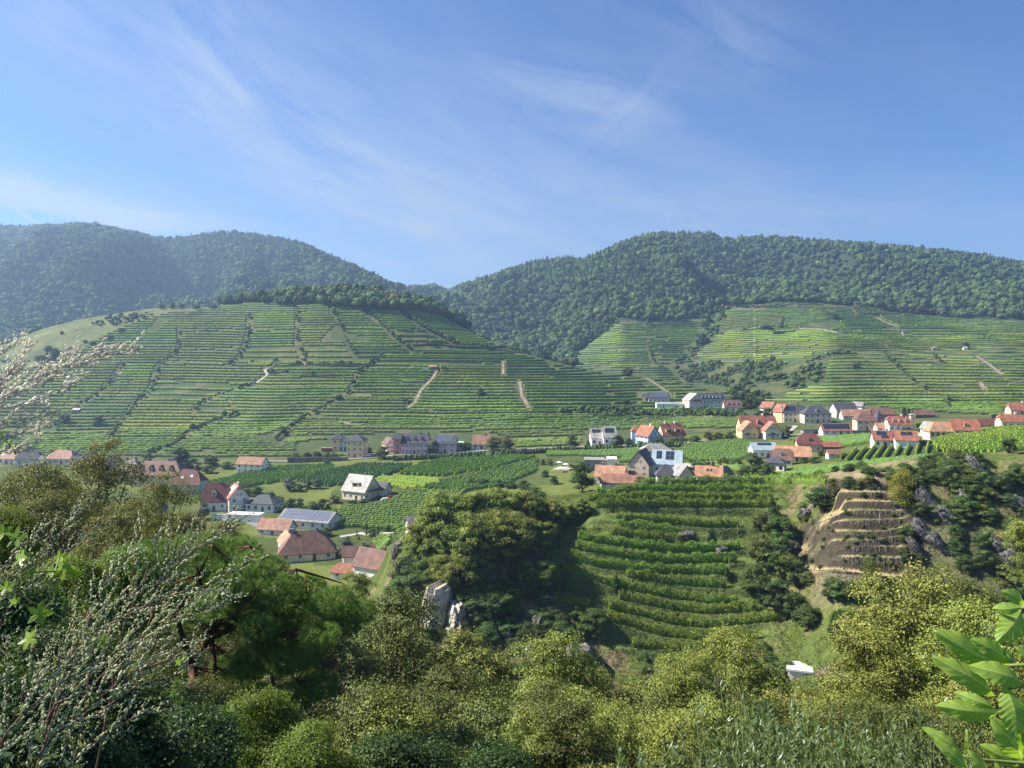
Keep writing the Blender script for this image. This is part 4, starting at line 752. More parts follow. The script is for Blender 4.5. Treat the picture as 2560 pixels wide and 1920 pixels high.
def win(house, face, cx, z, w, h, L, D, frame='frame', name='window', pane='pane'):
    """window on one face of the house: frame as part, pane as sub-part"""
    A = {'front': Matrix.Translation((cx, -D/2, z)), 'back': Matrix.Translation((cx, D/2, z)) @ Matrix.Rotation(math.pi, 4, 'Z'),
         'right': Matrix.Translation((L/2, cx, z)) @ Matrix.Rotation(math.pi/2, 4, 'Z'), 'left': Matrix.Translation((-L/2, cx, z)) @ Matrix.Rotation(-math.pi/2, 4, 'Z')}[face]
    f = MB(); t = min(.12, w*.14)
    for b in ((-w/2, -w/2+t, 0, h), (w/2-t, w/2, 0, h), (-w/2+t, w/2-t, 0, t), (-w/2+t, w/2-t, h-t, h)): f.box(b[0], b[1], -.09, .02, b[2], b[3], A)
    if w > .8: f.box(-.03, .03, -.08, .02, t, h-t, A)
    fo = f.build(name, M[frame], house); p = MB(); p.box(-w/2+t, w/2-t, -.035, .01, t, h-t, A); p.build('pane' if name == 'window' else 'panel', M[pane], fo); return fo
def house(name, xd, yd, w, d, hw, hr, rot, wall, roof, label, f=1.0, cat='house', floors=None, wins='fre', nw=None, ch=1, dorm=0, dside='front', solar=None, door=True, group=None, over=.5, doorw=1.1, extra=None, solm='solar', y0=206, Y=None, frame='frame', balcony=False, y1=4000, sink=1.6, chpos=None, dormk='gable'):
    p = at(xd, yd, y0, y1); m = p.y/FD; L, D, HW, HR = w*m, d*m, hw*m, hr*m; r = R(rot)
    c = Vector((p.x, p.y, 0))+Matrix.Rotation(r, 3, 'Z') @ Vector((0, D/2*math.cos(r)*1.0, 0)); zs = [float(Hz(*(c+Matrix.Rotation(r, 3, 'Z') @ Vector((a*L/2, b*D/2, 0)))[:2])) for a in (-1, 0, 1) for b in (-1, 0, 1)]
    H = empty(name, (c.x, c.y, p.z), r, label, cat, group); foot = min(zs)-p.z-sink
    if f >= 1 or True:
        mb = MB(); mb.box(-L/2, L/2, -D/2, D/2, foot, HW); s = HR/(D/2)
        if f > 0:
            for sx in (-1, 1):
                e = D/2*(1-f); x0, x1 = (sx*L/2, sx*(L/2-.3)); P = [(-D/2, HW), (D/2, HW), (e, HW+f*HR), (-e, HW+f*HR)] if f < 1 else [(-D/2, HW), (D/2, HW), (0, HW+HR)]
                n = len(P); mb.poly([(x0, y, z) for y, z in P]+[(x1, y, z) for y, z in P], [tuple(range(n)), tuple(range(2*n-1, n-1, -1))]+[(i, n+i, n+(i+1) % n, (i+1) % n) for i in range(n)])
    mb.build('wall', M[wall], H)
    if roof:
        if hr <= 0: rb = MB(); rb.box(-L/2-over*.5, L/2+over*.5, -D/2-over*.5, D/2+over*.5, HW+.01, HW+.35)
        else: rb = roof_mesh(L, D, HR, f, over, HW)
        RO = rb.build('roof', M[roof], H)
    s = HR/(D/2) if hr > 0 else 0
    fl = floors or max(1, int(round(HW/3.0))); fh = HW/fl; wh = min(1.35, fh*.48)
    for side, nn in (('front', nw or max(2, int(L/3.2))), ('right', max(1, int(D/3.4))), ('left', max(1, int(D/3.4)))):
        if side[0] not in wins: continue
        ln = L if side == 'front' else D
        for k in range(fl):
            for i in range(nn):
                cx = -ln/2+ln*(i+.5)/nn
                if door and side == 'front' and k == 0 and i == nn//2: continue
                win(H, side, cx, k*fh+fh*.32, min(1.15, ln/nn*.5), wh, L, D, frame)
        if side != 'front' and f >= .45 and HR > 2.4:
            for cx in ((-.75, .75) if HR > 3.2 else (0,)): win(H, side, cx, HW+HR*.16, .85, min(1.1, HR*.3), L, D, frame)
    if door and 'f' in wins:
        nn = nw or max(2, int(L/3.2)); cx = -L/2+L*(nn//2+.5)/nn; win(H, 'front', cx, .02, doorw, min(2.2, fh*.8), L, D, 'dark_frame', 'door', 'wood')
    # dormers on a roof slope
    def slope_pt(x, t, side=-1, lift=.35): return Vector((x, side*(D/2)*(1-t), HW+.12+HR*t+lift))
    if dorm:
        sd = -1 if dside == 'front' else 1
        for i in range(dorm):
            x = (-L/2+L*(i+.5)/dorm)*.84 if dorm > 1 else (0 if extra is None else extra); q = slope_pt(x, .22, sd, 0); dw = min(1.5, L/dorm*.32) if dormk == 'gable' else L*.30; dh = HR*.34 if dormk == 'gable' else HR*.30; dd = (D/2)*.62
            b = MB(); y0_, y1_ = (q.y, q.y+dd) if sd < 0 else (q.y-dd, q.y)
            b.box(x-dw/2, x+dw/2, y0_, y1_, q.z, q.z+dh); ap = dh*.45 if dormk == 'gable' else .25
            if dormk == 'gable': b.poly([(x-dw/2, y0_, q.z+dh), (x+dw/2, y0_, q.z+dh), (x, y0_, q.z+dh+ap), (x-dw/2, y0_+.2, q.z+dh), (x+dw/2, y0_+.2, q.z+dh), (x, y0_+.2, q.z+dh+ap)], [(0, 1, 2), (5, 4, 3), (0, 3, 4, 1)])
            do = b.build('dormer', M[wall if wall != 'plaster_grey' else 'frame'], H); rb = MB(); o2 = .18
            if dormk == 'gable':
                for sx in (-1, 1): rb.poly([(x, y0_-o2, q.z+dh+ap+.12), (x+sx*(dw/2+o2), y0_-o2, q.z+dh-.05), (x+sx*(dw/2+o2), y1_, q.z+dh-.05), (x, y1_, q.z+dh+ap+.12), (x, y0_-o2, q.z+dh+ap), (x+sx*(dw/2+o2), y0_-o2, q.z+dh-.18), (x+sx*(dw/2+o2), y1_, q.z+dh-.18), (x, y1_, q.z+dh+ap)], [(0, 1, 2, 3), (7, 6, 5, 4), (0, 4, 5, 1), (1, 5, 6, 2)])
            else: rb.box(x-dw/2-.2, x+dw/2+.2, y0_-.3, y1_+.6, q.z+dh, q.z+dh+.22)
            rb.build('dormer_roof', M[roof], do); wb = MB(); wb.box(x-dw*.3, x+dw*.3, y0_-.05 if sd < 0 else y1_-.01, y0_+.02 if sd < 0 else y1_+.05, q.z+dh*.18, q.z+dh*.85); wb.build('window', M['pane'], do)
    for i in range(ch):
        x = (chpos if chpos is not None and i == 0 else L*(.18 if i == 0 else -.28)); b = MB(); b.box(x-.4, x+.4, -.2, .55, HW+HR*.55, HW+HR+1.1 if hr > 0 else HW+1.3); b.box(x-.5, x+.5, -.3, .65, (HW+HR+1.1 if hr > 0 else HW+1.3), (HW+HR+1.3 if hr > 0 else HW+1.45)); b.build('chimney', M['plaster_grey' if i % 2 else 'stone_wall'] if 'red' not in str(roof) else M['plaster_white'], H)
    if solar:
        for (x0, x1, t0, t1, sd) in solar:
            P = [slope_pt(x*L/2, t, sd, .30) for x, t in ((x0, t0), (x1, t0), (x1, t1), (x0, t1))] if hr > 0 else [Vector((x*L/2, D*(t-.5), HW+.5+.4*t)) for x, t in ((x0, t0), (x1, t0), (x1, t1), (x0, t1))]
            n = max(1, int((P[1]-P[0]).length/1.7)); mr = max(1, int(round((P[3]-P[0]).length/2.3))); b = MB(); dn = Vector((0, 0, -.08))
            for i in range(n):
                for j in range(mr):
                    ga, gb = .03, .03; c4 = []
                    for (uu, vv) in ((i/n+ga/n, j/mr+gb/mr), ((i+1)/n-ga/n, j/mr+gb/mr), ((i+1)/n-ga/n, (j+1)/mr-gb/mr), (i/n+ga/n, (j+1)/mr-gb/mr)): c4.append(P[0].lerp(P[1], uu).lerp(P[3].lerp(P[2], uu), vv))
                    b.poly(c4+[q+dn for q in c4], [(0, 1, 2, 3), (7, 6, 5, 4), (0, 4, 5, 1), (1, 5, 6, 2), (2, 6, 7, 3), (3, 7, 4, 0)])
            b.build('solar_panel', M[solm], H)
    if balcony:
        b = MB(); sd_ = 1 if balcony == 'right' else -1
        if balcony in ('right', 'left'):
            x0_, x1_ = sorted((sd_*L/2, sd_*(L/2+1.3))); b.box(x0_, x1_, -D*.32, D*.32, HW*.92, HW*.92+.15); b.box(*(sorted((sd_*(L/2+1.2), sd_*(L/2+1.3)))), -D*.32, D*.32, HW*.92+.15, HW*.92+1.1)
        else: b.box(-L*.35, L*.35, -D/2-1.3, -D/2, fh, fh+.15); b.box(-L*.35, L*.35, -D/2-1.3, -D/2-1.2, fh+.15, fh+1.1)
        b.build('balcony', M['wood'], H)
    return H
W_, Cc, Yl, Pk = 'plaster_white', 'plaster_cream', 'plaster_yellow', 'plaster_pink'
hs = house
# near farm, lower left
hs('farmhouse', 664, 1212, 118, 62, 19, 38, 15, Cc, 'roof_brown', 'large cream farmhouse with a steep brown hipped roof above the pine', f=0, ch=2, over=.6, wins='fl', nw=4, floors=1)
hs('farm_building', 615, 1186, 62, 30, 15, 20, -62, W_, 'roof_orange', 'long outbuilding with a pale orange roof joined behind the brown roofed farmhouse', ch=1, wins='', f=.5)
hs('barn', 588, 1156, 72, 40, 12, 18, -12, W_, 'roof_terracotta', 'low barn with a worn terracotta roof in front of the solar hall', ch=0, wins='f', nw=3)
hs('hall', 655, 1142, 122, 58, 17, 16, -18, W_, 'roof_grey', 'long white hall whose whole near roof slope is grey solar panels', ch=0, solar=[(-.98, .98, .04, .96, -1)], solm='solar_light', wins='fr', nw=5, floors=1, door=False, over=.6)
hs('house', 560, 1106, 66, 46, 18, 14, -14, W_, 'roof_slate', 'modern white house with a low dark hipped roof left of the solar hall', f=0, ch=1, wins='fr', nw=4, frame='dark_frame', floors=1)
hs('garage', 524, 1128, 72, 26, 15, 0, -8, W_, 'plaster_white', 'flat white garage wing with grey doors below the hip roofed white house', ch=0, wins='', doorw=3, cat='garage')
hs('garden_wall', 478, 1122, 40, 3, 9, 0, -4, W_, 'plaster_white', 'white garden wall beside the white garage wing', ch=0, wins='', cat='wall', over=.1, door=False)
hs('house', 462, 1104, 52, 38, 22, 34, 8, W_, 'roof_maroon', 'white house wing with a very steep maroon roof and one dormer', f=.6, dorm=1, ch=1, wins='fl', nw=3)
hs('house', 500, 1100, 46, 42, 28, 24, -58, W_, 'roof_red', 'white gable house with a pinkish red roof and bright skylight sheet', f=.75, ch=1, wins='fr', nw=3, solar=[(-.5, .5, .2, .85, -1)], solm='white')
hs('house', 400, 1068, 62, 40, 22, 28, -6, 'plaster_mint', 'roof_maroon', 'mint green house with a maroon hipped roof', f=.25, ch=1, dorm=0, wins='fr', nw=4, solar=[(-.45, -.25, .35, .5, -1), (.2, .4, .45, .6, -1)], solm='white')
hs('mansion', 332, 1052, 108, 56, 26, 26, -6, Yl, 'roof_brown', 'large yellow mansion with brown mansard roof and a row of four dormers', f=.3, dorm=4, ch=2, wins='fr', nw=7)
hs('mansion', 272, 1046, 44, 50, 26, 24, -4, Yl, 'roof_grey', 'left wing of pale yellow walls under a light grey roof beside the mansion', f=.3, ch=2, wins='f', nw=4)
for x, y, w, d, hw, hr, rot, rf, lb in [(14, 1003, 42, 34, 12, 14, -10, 'roof_terracotta', 'house with a pale terracotta roof at the left edge above the autumn trees'), (58, 1006, 44, 34, 14, 16, 14, 'roof_slate', 'white house with a dark roof second from the left edge'), (126, 1003, 54, 36, 12, 16, -8, 'roof_terracotta', 'house with a reddish roof and white sheet behind the left trees'),
   (195, 1008, 36, 30, 12, 14, 30, 'roof_slate', 'dark pyramid roofed house behind the left trees'), (240, 1020, 34, 30, 12, 22, 10, 'roof_slate', 'tall dark roof just left of the yellow mansion')]:
    hs('house', x, y, w, d, hw, hr, rot, W_, rf, lb, f=.4, ch=1 if 'reddish' in lb else 0)
hs('house', 537, 1022, 58, 34, 19, 13, -10, W_, 'roof_terracotta', 'white two storey house with brown tiled roof alone above the light green field', f=.9, ch=0, nw=4, wins='fr')
hs('house', 765, 1080, 62, 54, 20, 30, -28, Cc, 'roof_light', 'gable house with a weathered light grey roof and a wide dormer among the vines', f=1, dorm=1, dormk='shed', ch=1, wins='fr', nw=4, balcony='right')
hs('garage', 820, 1070, 28, 26, 14, 13, -28, Cc, 'roof_slate', 'small garage with dark gable roof attached right of the light grey roofed house', ch=0, wins='r', door=False, cat='garage')
hs('house', 802, 1244, 96, 52, 20, 32, -30, W_, 'roof_brown', 'farmhouse with a dark brown tiled roof partly behind the pale crag', f=1, ch=1, wins='r', nw=3)
hs('barn', 775, 1222, 66, 34, 22, 16, 14, W_, 'roof_brown', 'brown roofed barn ridge standing behind the pink roofed shed', ch=1, wins='')
hs('shed', 742, 1250, 56, 26, 14, 14, -12, W_, 'roof_red', 'low shed with a pinkish red roof just above the pine crown', ch=0, wins='f', f=.2)
hs('cottage', 893, 1180, 22, 18, 14, 8, 30, W_, 'roof_grey', 'tiny white cottage peeping out beside the locust trees', ch=0, wins='l', cat='house')
# the street below the left vineyards
hs('house', 730, 974, 26, 24, 26, 10, 10, Yl, 'roof_slate', 'left block of the yellow pair with dark pyramid roof on the stone terrace', f=0, ch=0, nw=2)
hs('house', 766, 989, 38, 34, 36, 12, -6, Yl, 'roof_slate', 'right, taller block of the yellow pair with dark pyramid roof', f=0, ch=0, nw=3, floors=3, wins='fr')
hs('house', 746, 974, 14, 16, 22, 4, 0, 'plaster_blue', 'roof_slate', 'narrow pale link building between the two yellow blocks', f=0, ch=0, nw=1)
hs('shed', 706, 976, 23, 12, 7, 0, 0, 'wood', 'roof_terracotta', 'low brown garden shed left of the yellow pair', ch=0, wins='f', nw=2, cat='shed')
hs('retaining_wall', 686, 998, 130, 3, 9, 0, 0, 'stone_wall', 'stone_wall', 'long grey stone retaining wall along the road below the yellow pair', ch=0, wins='', cat='wall', over=.05, door=False)
hs('house', 836, 972, 32, 24, 14, 12, -62, W_, 'roof_brown', 'small white gable house behind the round olive green tree', ch=0, wins='r')
hs('house', 858, 982, 16, 18, 34, 10, 0, 'plaster_rose', 'roof_slate', 'narrow dark red house attached left of the big pink house', ch=0, f=.8, nw=1)
hs('house', 895, 981, 57, 36, 24, 18, -2, Pk, 'roof_slate', 'big pink house with black mansard roof and three white dormers', f=.75, dorm=3, ch=1, nw=7, floors=2, wins='fr')
hs('house', 961, 978, 46, 32, 20, 15, -3, Pk, 'roof_slate', 'smaller pink house with rooftop solar panels right of the pink mansard house', f=.9, solar=[(-.75, .7, .2, 1.0, -1)], ch=0, nw=3, wins='fr', solm='solar_light')
hs('shed', 991, 970, 18, 22, 13, 0, 0, 'plaster_grey', 'plaster_mint', 'grey flat shed right of the solar roofed pink house', ch=0, wins='', door=False)
hs('bungalow', 1040, 970, 38, 30, 11, 17, -4, W_, 'roof_terracotta', 'white bungalow with a large faded red roof between two round trees', ch=1, dorm=0, nw=3, cat='house')
# row above the middle road
hs('house', 1290, 962, 24, 30, 16, 18, 4, W_, 'roof_light', 'left half of the white modern twin house with a sloping sheet roof', f=.98, ch=0, nw=2, solar=[(-.8, .8, .5, .9, -1)], frame='dark_frame')
hs('house', 1318, 961, 28, 30, 17, 20, 4, W_, 'roof_light', 'right half of the white modern twin house with curved solar panels', f=.98, ch=0, nw=2, solar=[(-.7, .8, .35, .85, -1)], frame='dark_frame')
hs('house', 1393, 960, 42, 34, 20, 20, -60, 'plaster_blue', 'roof_red', 'pale blue gable house with red hipped roof', f=.95, ch=1, wins='fr')
hs('house', 1374, 956, 18, 16, 26, 9, 0, 'plaster_blue', 'roof_red', 'octagonal looking corner tower of the pale blue house with red cap', f=0, ch=0, nw=1)
hs('house', 1457, 955, 50, 36, 15, 23, 14, Cc, 'roof_red', 'cream house with a tall red roof and two wide dormers', f=.97, dorm=2, dormk='shed', ch=2, wins='fl', nw=4)
hs('villa', 1640, 942, 78, 34, 20, 22, 2, Yl, 'roof_red', 'broad yellow villa with red roof and a gable at either end', f=.85, dorm=1, ch=1, nw=6, cat='house')
hs('villa', 1614, 946, 30, 36, 18, 18, -86, Yl, 'roof_orange', 'left cross gable of the broad yellow villa', f=.8, ch=0, wins='r', cat='house')
hs('villa', 1667, 947, 30, 34, 18, 18, -92, Cc, 'roof_terracotta', 'right cross gable of the broad yellow villa', f=.8, ch=0, wins='r', cat='house')
# hotel group on the hill
hs('farmhouse', 1424, 870, 46, 26, 9, 12, -2, W_, 'roof_slate', 'low farmhouse with a solar striped dark roof left of the hotel', f=.9, solar=[(-.8, .9, .25, .9, -1)], ch=0, solm='solar_light', cat='house')
hs('barn', 1402, 868, 16, 18, 9, 6, 12, 'wood', 'roof_slate', 'small dark barn at the left end of the hotel group', ch=0, wins='')
hs('garage', 1447, 884, 56, 16, 12, 0, 0, W_, 'plaster_white', 'flat white garage with two dark doors left of the hotel', ch=0, wins='f', nw=2, doorw=3.5, cat='garage')
hs('hotel', 1538, 884, 57, 28, 19, 15, 0, W_, 'roof_slate', 'long white hotel with a black roof and a row of six dormers', f=.9, dorm=6, nw=7, ch=1, floors=2)
hs('hotel', 1494, 885, 34, 34, 21, 14, -78, Cc, 'roof_light', 'pale gable wing at the left end of the black roofed hotel', f=.85, ch=0, wins='fr', nw=3, balcony='right')
hs('house', 1584, 888, 36, 24, 10, 13, -3, W_, 'roof_brown', 'low house with a brown roof just right of the hotel', f=.7, ch=0, dorm=3)
# right village, upper rows
hs('house', 1656, 894, 28, 24, 13, 12, -52, W_, 'roof_red', 'small white house with red roof at the left end of the upper village', ch=0, wins='r')
hs('house', 1684, 912, 24, 24, 24, 14, -60, Yl, 'roof_red', 'tall yellow house with a red roof left of the slate solar house', ch=0, wins='r', f=.8)
hs('house', 1718, 912, 48, 30, 20, 14, -4, Cc, 'roof_slate', 'long cream house with dark slate roof covered by solar panels', f=.8, ch=1, nw=5, solar=[(-.9, .1, .15, .9, -1)])
hs('house', 1767, 914, 58, 34, 20, 15, -2, Cc, 'roof_slate', 'cream villa with a dark hipped roof and one white dormer', f=0, dorm=1, ch=1, nw=5)
hs('house', 1829, 902, 46, 30, 18, 12, 3, W_, 'roof_slate', 'white house with a long black roof in the upper village', ch=0, nw=4, f=.95)
hs('house', 1852, 893, 20, 18, 16, 8, -40, W_, 'roof_grey', 'small white house behind the long black roof', ch=0, wins='r')
hs('barn', 1851, 906, 60, 20, 8, 12, 0, W_, 'roof_orange', 'long low barn with an orange roof in the upper village', ch=0, nw=4)
hs('barn', 1907, 904, 48, 26, 9, 12, -6, 'plaster_grey', 'roof_brown', 'wide brown roofed barn right of the orange barn', ch=0, wins='', f=.6)
hs('house', 1873, 930, 40, 36, 21, 18, -8, 'plaster_peach', 'roof_brown', 'peach walled house with a steep brown hipped roof', f=.15, ch=0, nw=3, wins='fr')
hs('house', 1906, 926, 26, 26, 18, 18, 10, W_, 'roof_slate', 'dark hip roofed house touching the peach house', f=0, ch=0, nw=2)
hs('cottage', 1908, 931, 26, 18, 7, 9, 4, W_, 'roof_orange', 'small cottage with a bright orange roof below the dark hip roof', ch=1, nw=2, cat='house')
hs('house', 1946, 932, 48, 30, 15, 16, -4, W_, 'roof_red', 'white house with red mansard roof and three small white dormers', f=.6, dorm=3, ch=1, nw=4)
hs('tower_shaft', 1971, 928, 7, 7, 32, 2, 0, W_, 'roof_grey', 'narrow white tower shaft beside the three dormer house', f=0, ch=0, wins='', cat='tower')
hs('barn', 2004, 934, 24, 22, 10, 12, -70, W_, 'roof_grey', 'grey wooden gabled barn left of the arcade building', ch=0, wins='r')
hs('barn', 2000, 902, 40, 22, 6, 9, 0, 'wood', 'roof_brown', 'open dark barn with a wide brown roof at the foot of the right vineyards', ch=0, wins='f', nw=4, door=False)
hs('house', 2044, 946, 68, 34, 15, 17, -4, Cc, 'roof_orange', 'arcaded winery building with a big orange hipped roof', f=0, ch=0, nw=6, floors=1, doorw=1.6, frame='dark_frame')
hs('house', 2088, 942, 52, 34, 14, 20, -14, Cc, 'roof_red', 'gabled wing with red roof at the right end of the arcaded winery', f=.8, ch=0, nw=3, dorm=1)
hs('barn', 2141, 926, 58, 24, 8, 11, -4, 'plaster_mint', 'roof_maroon', 'long barn with a dull maroon roof near the right edge of the village', ch=0, wins='f', nw=3, f=.5)
hs('house', 2192, 926, 52, 30, 15, 14, -6, Cc, 'roof_red', 'cream house with red half hipped roof at the right picture edge', f=.6, ch=1, nw=4)
hs('house', 2208, 898, 44, 28, 12, 14, -8, Cc, 'roof_red', 'upper red roofed house behind the one at the right picture edge', f=.6, ch=1, nw=3)
hs('hall', 1809, 939, 62, 24, 9, 13, 0, W_, 'roof_red', 'long hall whose red framed roof holds one black solar field', solar=[(-.9, .92, .12, .92, -1)], ch=0, nw=4)
hs('carport', 1757, 938, 42, 18, 8, 0, 0, 'plaster_grey', 'roof_slate', 'dark flat carport left of the red framed solar hall', ch=0, wins='f', nw=4, cat='carport')
hs('retaining_wall', 1869, 939, 56, 3, 8, 0, 0, 'stone_wall', 'stone_wall', 'grey arcaded wall right of the red framed solar hall', ch=0, wins='f', nw=6, cat='wall', over=.05, door=False)
hs('house', 1912, 966, 44, 32, 16, 17, -10, W_, 'roof_red', 'left of the white twin gables with red solar roofs', ch=1, nw=3, solar=[(-.7, .3, .4, .9, -1), (-.3, .4, .12, .38, -1)], frame='dark_frame')
hs('house', 1958, 967, 42, 34, 17, 17, -20, W_, 'roof_red', 'right of the white twin gables with red solar roofs', ch=0, nw=3, solar=[(-.5, .6, .42, .85, -1)], wins='r', frame='dark_frame')
hs('shed', 1998, 962, 28, 12, 8, 0, -8, 'wood', 'roof_brown', 'brown timber shed attached right of the white twin gables', ch=0, wins='')
hs('villa', 1750, 977, 50, 36, 18, 20, -12, 'plaster_peach', 'roof_maroon', 'orange brown villa with a dark red mansard roof and small dormer', f=.3, dorm=1, ch=1, nw=3, wins='fr', cat='house')
hs('shed', 1798, 971, 34, 16, 7, 8, -6, 'wood', 'roof_red', 'dark annex with red gable end right of the orange brown villa', ch=0, wins='')
hs('shed', 1805, 989, 30, 15, 9, 7, 4, W_, 'roof_terracotta', 'small isolated shed with a red tiled roof in the vines', ch=0, nw=2)
hs('house', 1653, 990, 52, 34, 18, 13, 2, W_, 'roof_blue', 'white house with a turquoise grey roof and a strip of solar panels', ch=0, nw=4, solar=[(-.5, .7, .55, .92, -1)], f=.98)
hs('barn', 1712, 998, 74, 40, 13, 18, -18, W_, 'roof_orange', 'large barn with a broad faded orange roof right of the turquoise roof', ch=0, nw=4, wins='fr', f=.8)
hs('house', 1690, 1006, 40, 30, 14, 20, -22, W_, 'roof_brown', 'house with a dark brown gabled roof in front of the large orange barn', ch=0, nw=3, f=.6, dorm=1, wins='fr')
hs('house', 1672, 1019, 42, 28, 20, 10, -30, W_, 'roof_slate', 'white corner house with a low dark roof in front of the orange barn', ch=0, nw=3, f=0, wins='fr', frame='dark_frame')
# farm cluster behind the knoll
hs('house', 1296, 1014, 66, 44, 19, 0, -6, 'plaster_grey', 'plaster_grey', 'flat roofed grey and white modern house with glass railing', ch=1, wins='f', nw=4, frame='dark_frame')
hs('house', 1322, 1013, 20, 40, 20, 0, -6, W_, 'plaster_white', 'white cube forming the right end of the flat roofed house', ch=0, wins='r', nw=1)
hs('barn', 1316, 1042, 62, 42, 13, 20, -16, W_, 'roof_orange', 'barn with a bright orange red roof and white chimney below the flat roofed house', ch=2, wins='f', nw=3)
hs('barn', 1345, 1056, 90, 34, 12, 14, -3, W_, 'roof_terracotta', 'long low brownish red roof just above the top vine rows', ch=1, wins='', f=.7)
hs('barn', 1372, 1048, 42, 30, 12, 16, 30, W_, 'roof_maroon', 'dark red hipped roof right of the long brownish roof', ch=0, wins='', f=.1)
hs('house', 1396, 1026, 62, 44, 26, 28, 66, 'plaster_peach', 'roof_slate', 'tall peach gabled farmhouse with a steep black roof', ch=0, wins='l', nw=3, f=1)
hs('house', 1440, 1024, 62, 48, 22, 26, -16, W_, 'roof_blue', 'white farmhouse with a light blue metal roof and two solar fields', ch=1, wins='fr', nw=3, solar=[(-.75, -.35, .3, .9, -1), (-.1, .5, .25, .9, -1)], f=.9)
hs('barn', 1420, 988, 60, 36, 14, 13, 4, 'plaster_grey', 'roof_grey', 'wide grey hipped roof standing behind the black and blue roofs', ch=0, wins='', f=.1)
hs('house', 1440, 1052, 40, 34, 22, 18, -6, W_, 'roof_slate', 'white house with a dark grey hipped roof just above the vine rows', ch=0, wins='f', nw=3, f=0)
hs('house', 1468, 1050, 34, 34, 22, 18, -70, Cc, 'roof_grey', 'gabled white house with a tan timbered gable at the right of the farm cluster', ch=0, wins='r', f=1)
hs('house', 1532, 1044, 52, 34, 13, 17, -12, W_, 'roof_orange', 'white house with an orange roof and two skylights right of the farm cluster', ch=1, wins='fr', nw=3, solar=[(-.2, -.02, .35, .6, -1), (.08, .26, .35, .6, -1)])
hs('house', 1568, 1040, 40, 28, 12, 18, 24, W_, 'roof_slate', 'dark roofed wing attached right of the orange skylight roof', ch=0, wins='', f=.5)
# huts in the vineyards
for x, y, w, h, rf, lb in [(934, 799, 18, 6, 'roof_terracotta', 'tiny stone hut at the right end of the long wall amid the upper vines'), (257, 812, 12, 4, 'roof_terracotta', 'tiny vineyard hut with a pinkish roof beside the stone stairs'), (163, 893, 17, 7, 'roof_light', 'small vineyard hut with a pale roof on the lower left slope'), (10, 784, 14, 6, 'roof_slate', 'dark hut on the dry meadow at the left edge'),
   (1957, 723, 12, 6, 'roof_slate', 'small dark hut on a rock ledge high in the right vineyards'), (2086, 757, 8, 5, 'roof_light', 'tiny white hut below the round tree in the right vineyards'), (2019, 757, 8, 5, 'roof_grey', 'tiny grey hut left of the round tree in the right vineyards'), (1558, 724, 6, 8, 'roof_terracotta', 'tiny tower like hut above the ravine of the right hill'), (1600, 739, 14, 4, 'roof_orange', 'small orange roofed hut above the bright vineyard')]:
    hs('hut', x, y, w, w*.7, h, h*.5, -8, 'stone_wall' if 'stone' in lb else W_ if 'white' in lb else 'plaster_grey', rf, lb, ch=0, wins='f', nw=1, door=False, cat='hut', y0=440, over=.2)
hs('retaining_wall', 903, 798, 46, 2, 4, 0, 0, 'plaster_cream', 'plaster_cream', 'long pale wall ending at the stone hut amid the upper vines', ch=0, wins='', cat='wall', y0=440, over=.05, door=False)
for x, y, w, lb in [(1700, 719, 60, 'long dry stone wall beside the path in the right vineyards'), (1590, 866, 56, 'tan stone wall at the foot of the scrubby ravine'), (1775, 797, 40, 'short stone wall on the rocky spur of the right hill'), (830, 984, 10, 'low white wall beside the round olive green tree')]:
    hs('dry_stone_wall', x, y, w, 2, 3.2, 0, 0, 'stone_wall' if 'white' not in lb else 'plaster_white', 'stone_wall', lb, ch=0, wins='', cat='wall', y0=440, over=.05, door=False)
# white building roof low right, between the foreground trees
def white_roof():
    H = hs('building', 1728, 1462, 48, 44, 12, 0, -18, W_, 'white', 'building with a glaring flat white roof low between the foreground trees', ch=0, wins='', y0=60, y1=206, sink=3)
white_roof()
# cars and garden things
def car(xd, yd, rot, mat, label, y0=206):
    p = at(xd, yd, y0); r = R(rot); c = empty('car', (p.x, p.y, p.z+.15), r, label, 'car'); b = MB()
    prof = [(-2.1, .3), (-2.15, .75), (-1.5, .95), (-1.0, 1.4), (.7, 1.42), (1.35, .95), (2.1, .8), (2.15, .35)]; n = len(prof)
    b.poly([(x, -.85, z) for x, z in prof]+[(x, .85, z) for x, z in prof], [tuple(range(n)), tuple(range(2*n-1, n-1, -1))]+[(i, n+i, n+(i+1) % n, (i+1) % n) for i in range(n)]); b.build('body', M[mat], c)
    g = MB(); g.box(-1.0, .8, -.87, .87, .97, 1.3); g.box(.85, 1.1, -.7, .7, .97, 1.2); g.build('window', M['pane'], c)
    for x in (-1.35, 1.35):
        for y in (-.8, .8):
            w = MB(); w.tube([(x, y-.1, .3), (x, y+.1, .3)], [.33, .33], 12); w.build('wheel', M['rubber'], c)
car(845, 1078, 15, 'car_red', 'dark red car parked outside the small garage'); car(833, 1083, 15, 'car_white', 'white car parked beside the dark red one'); car(1500, 1026, 60, 'car_red', 'red car parked left of the orange skylight roof'); car(1112, 975, 0, 'car_white', 'white car on the road right of the red roofed bungalow'); car(794, 987, 0, 'car_white', 'white car parked right of the yellow pair')
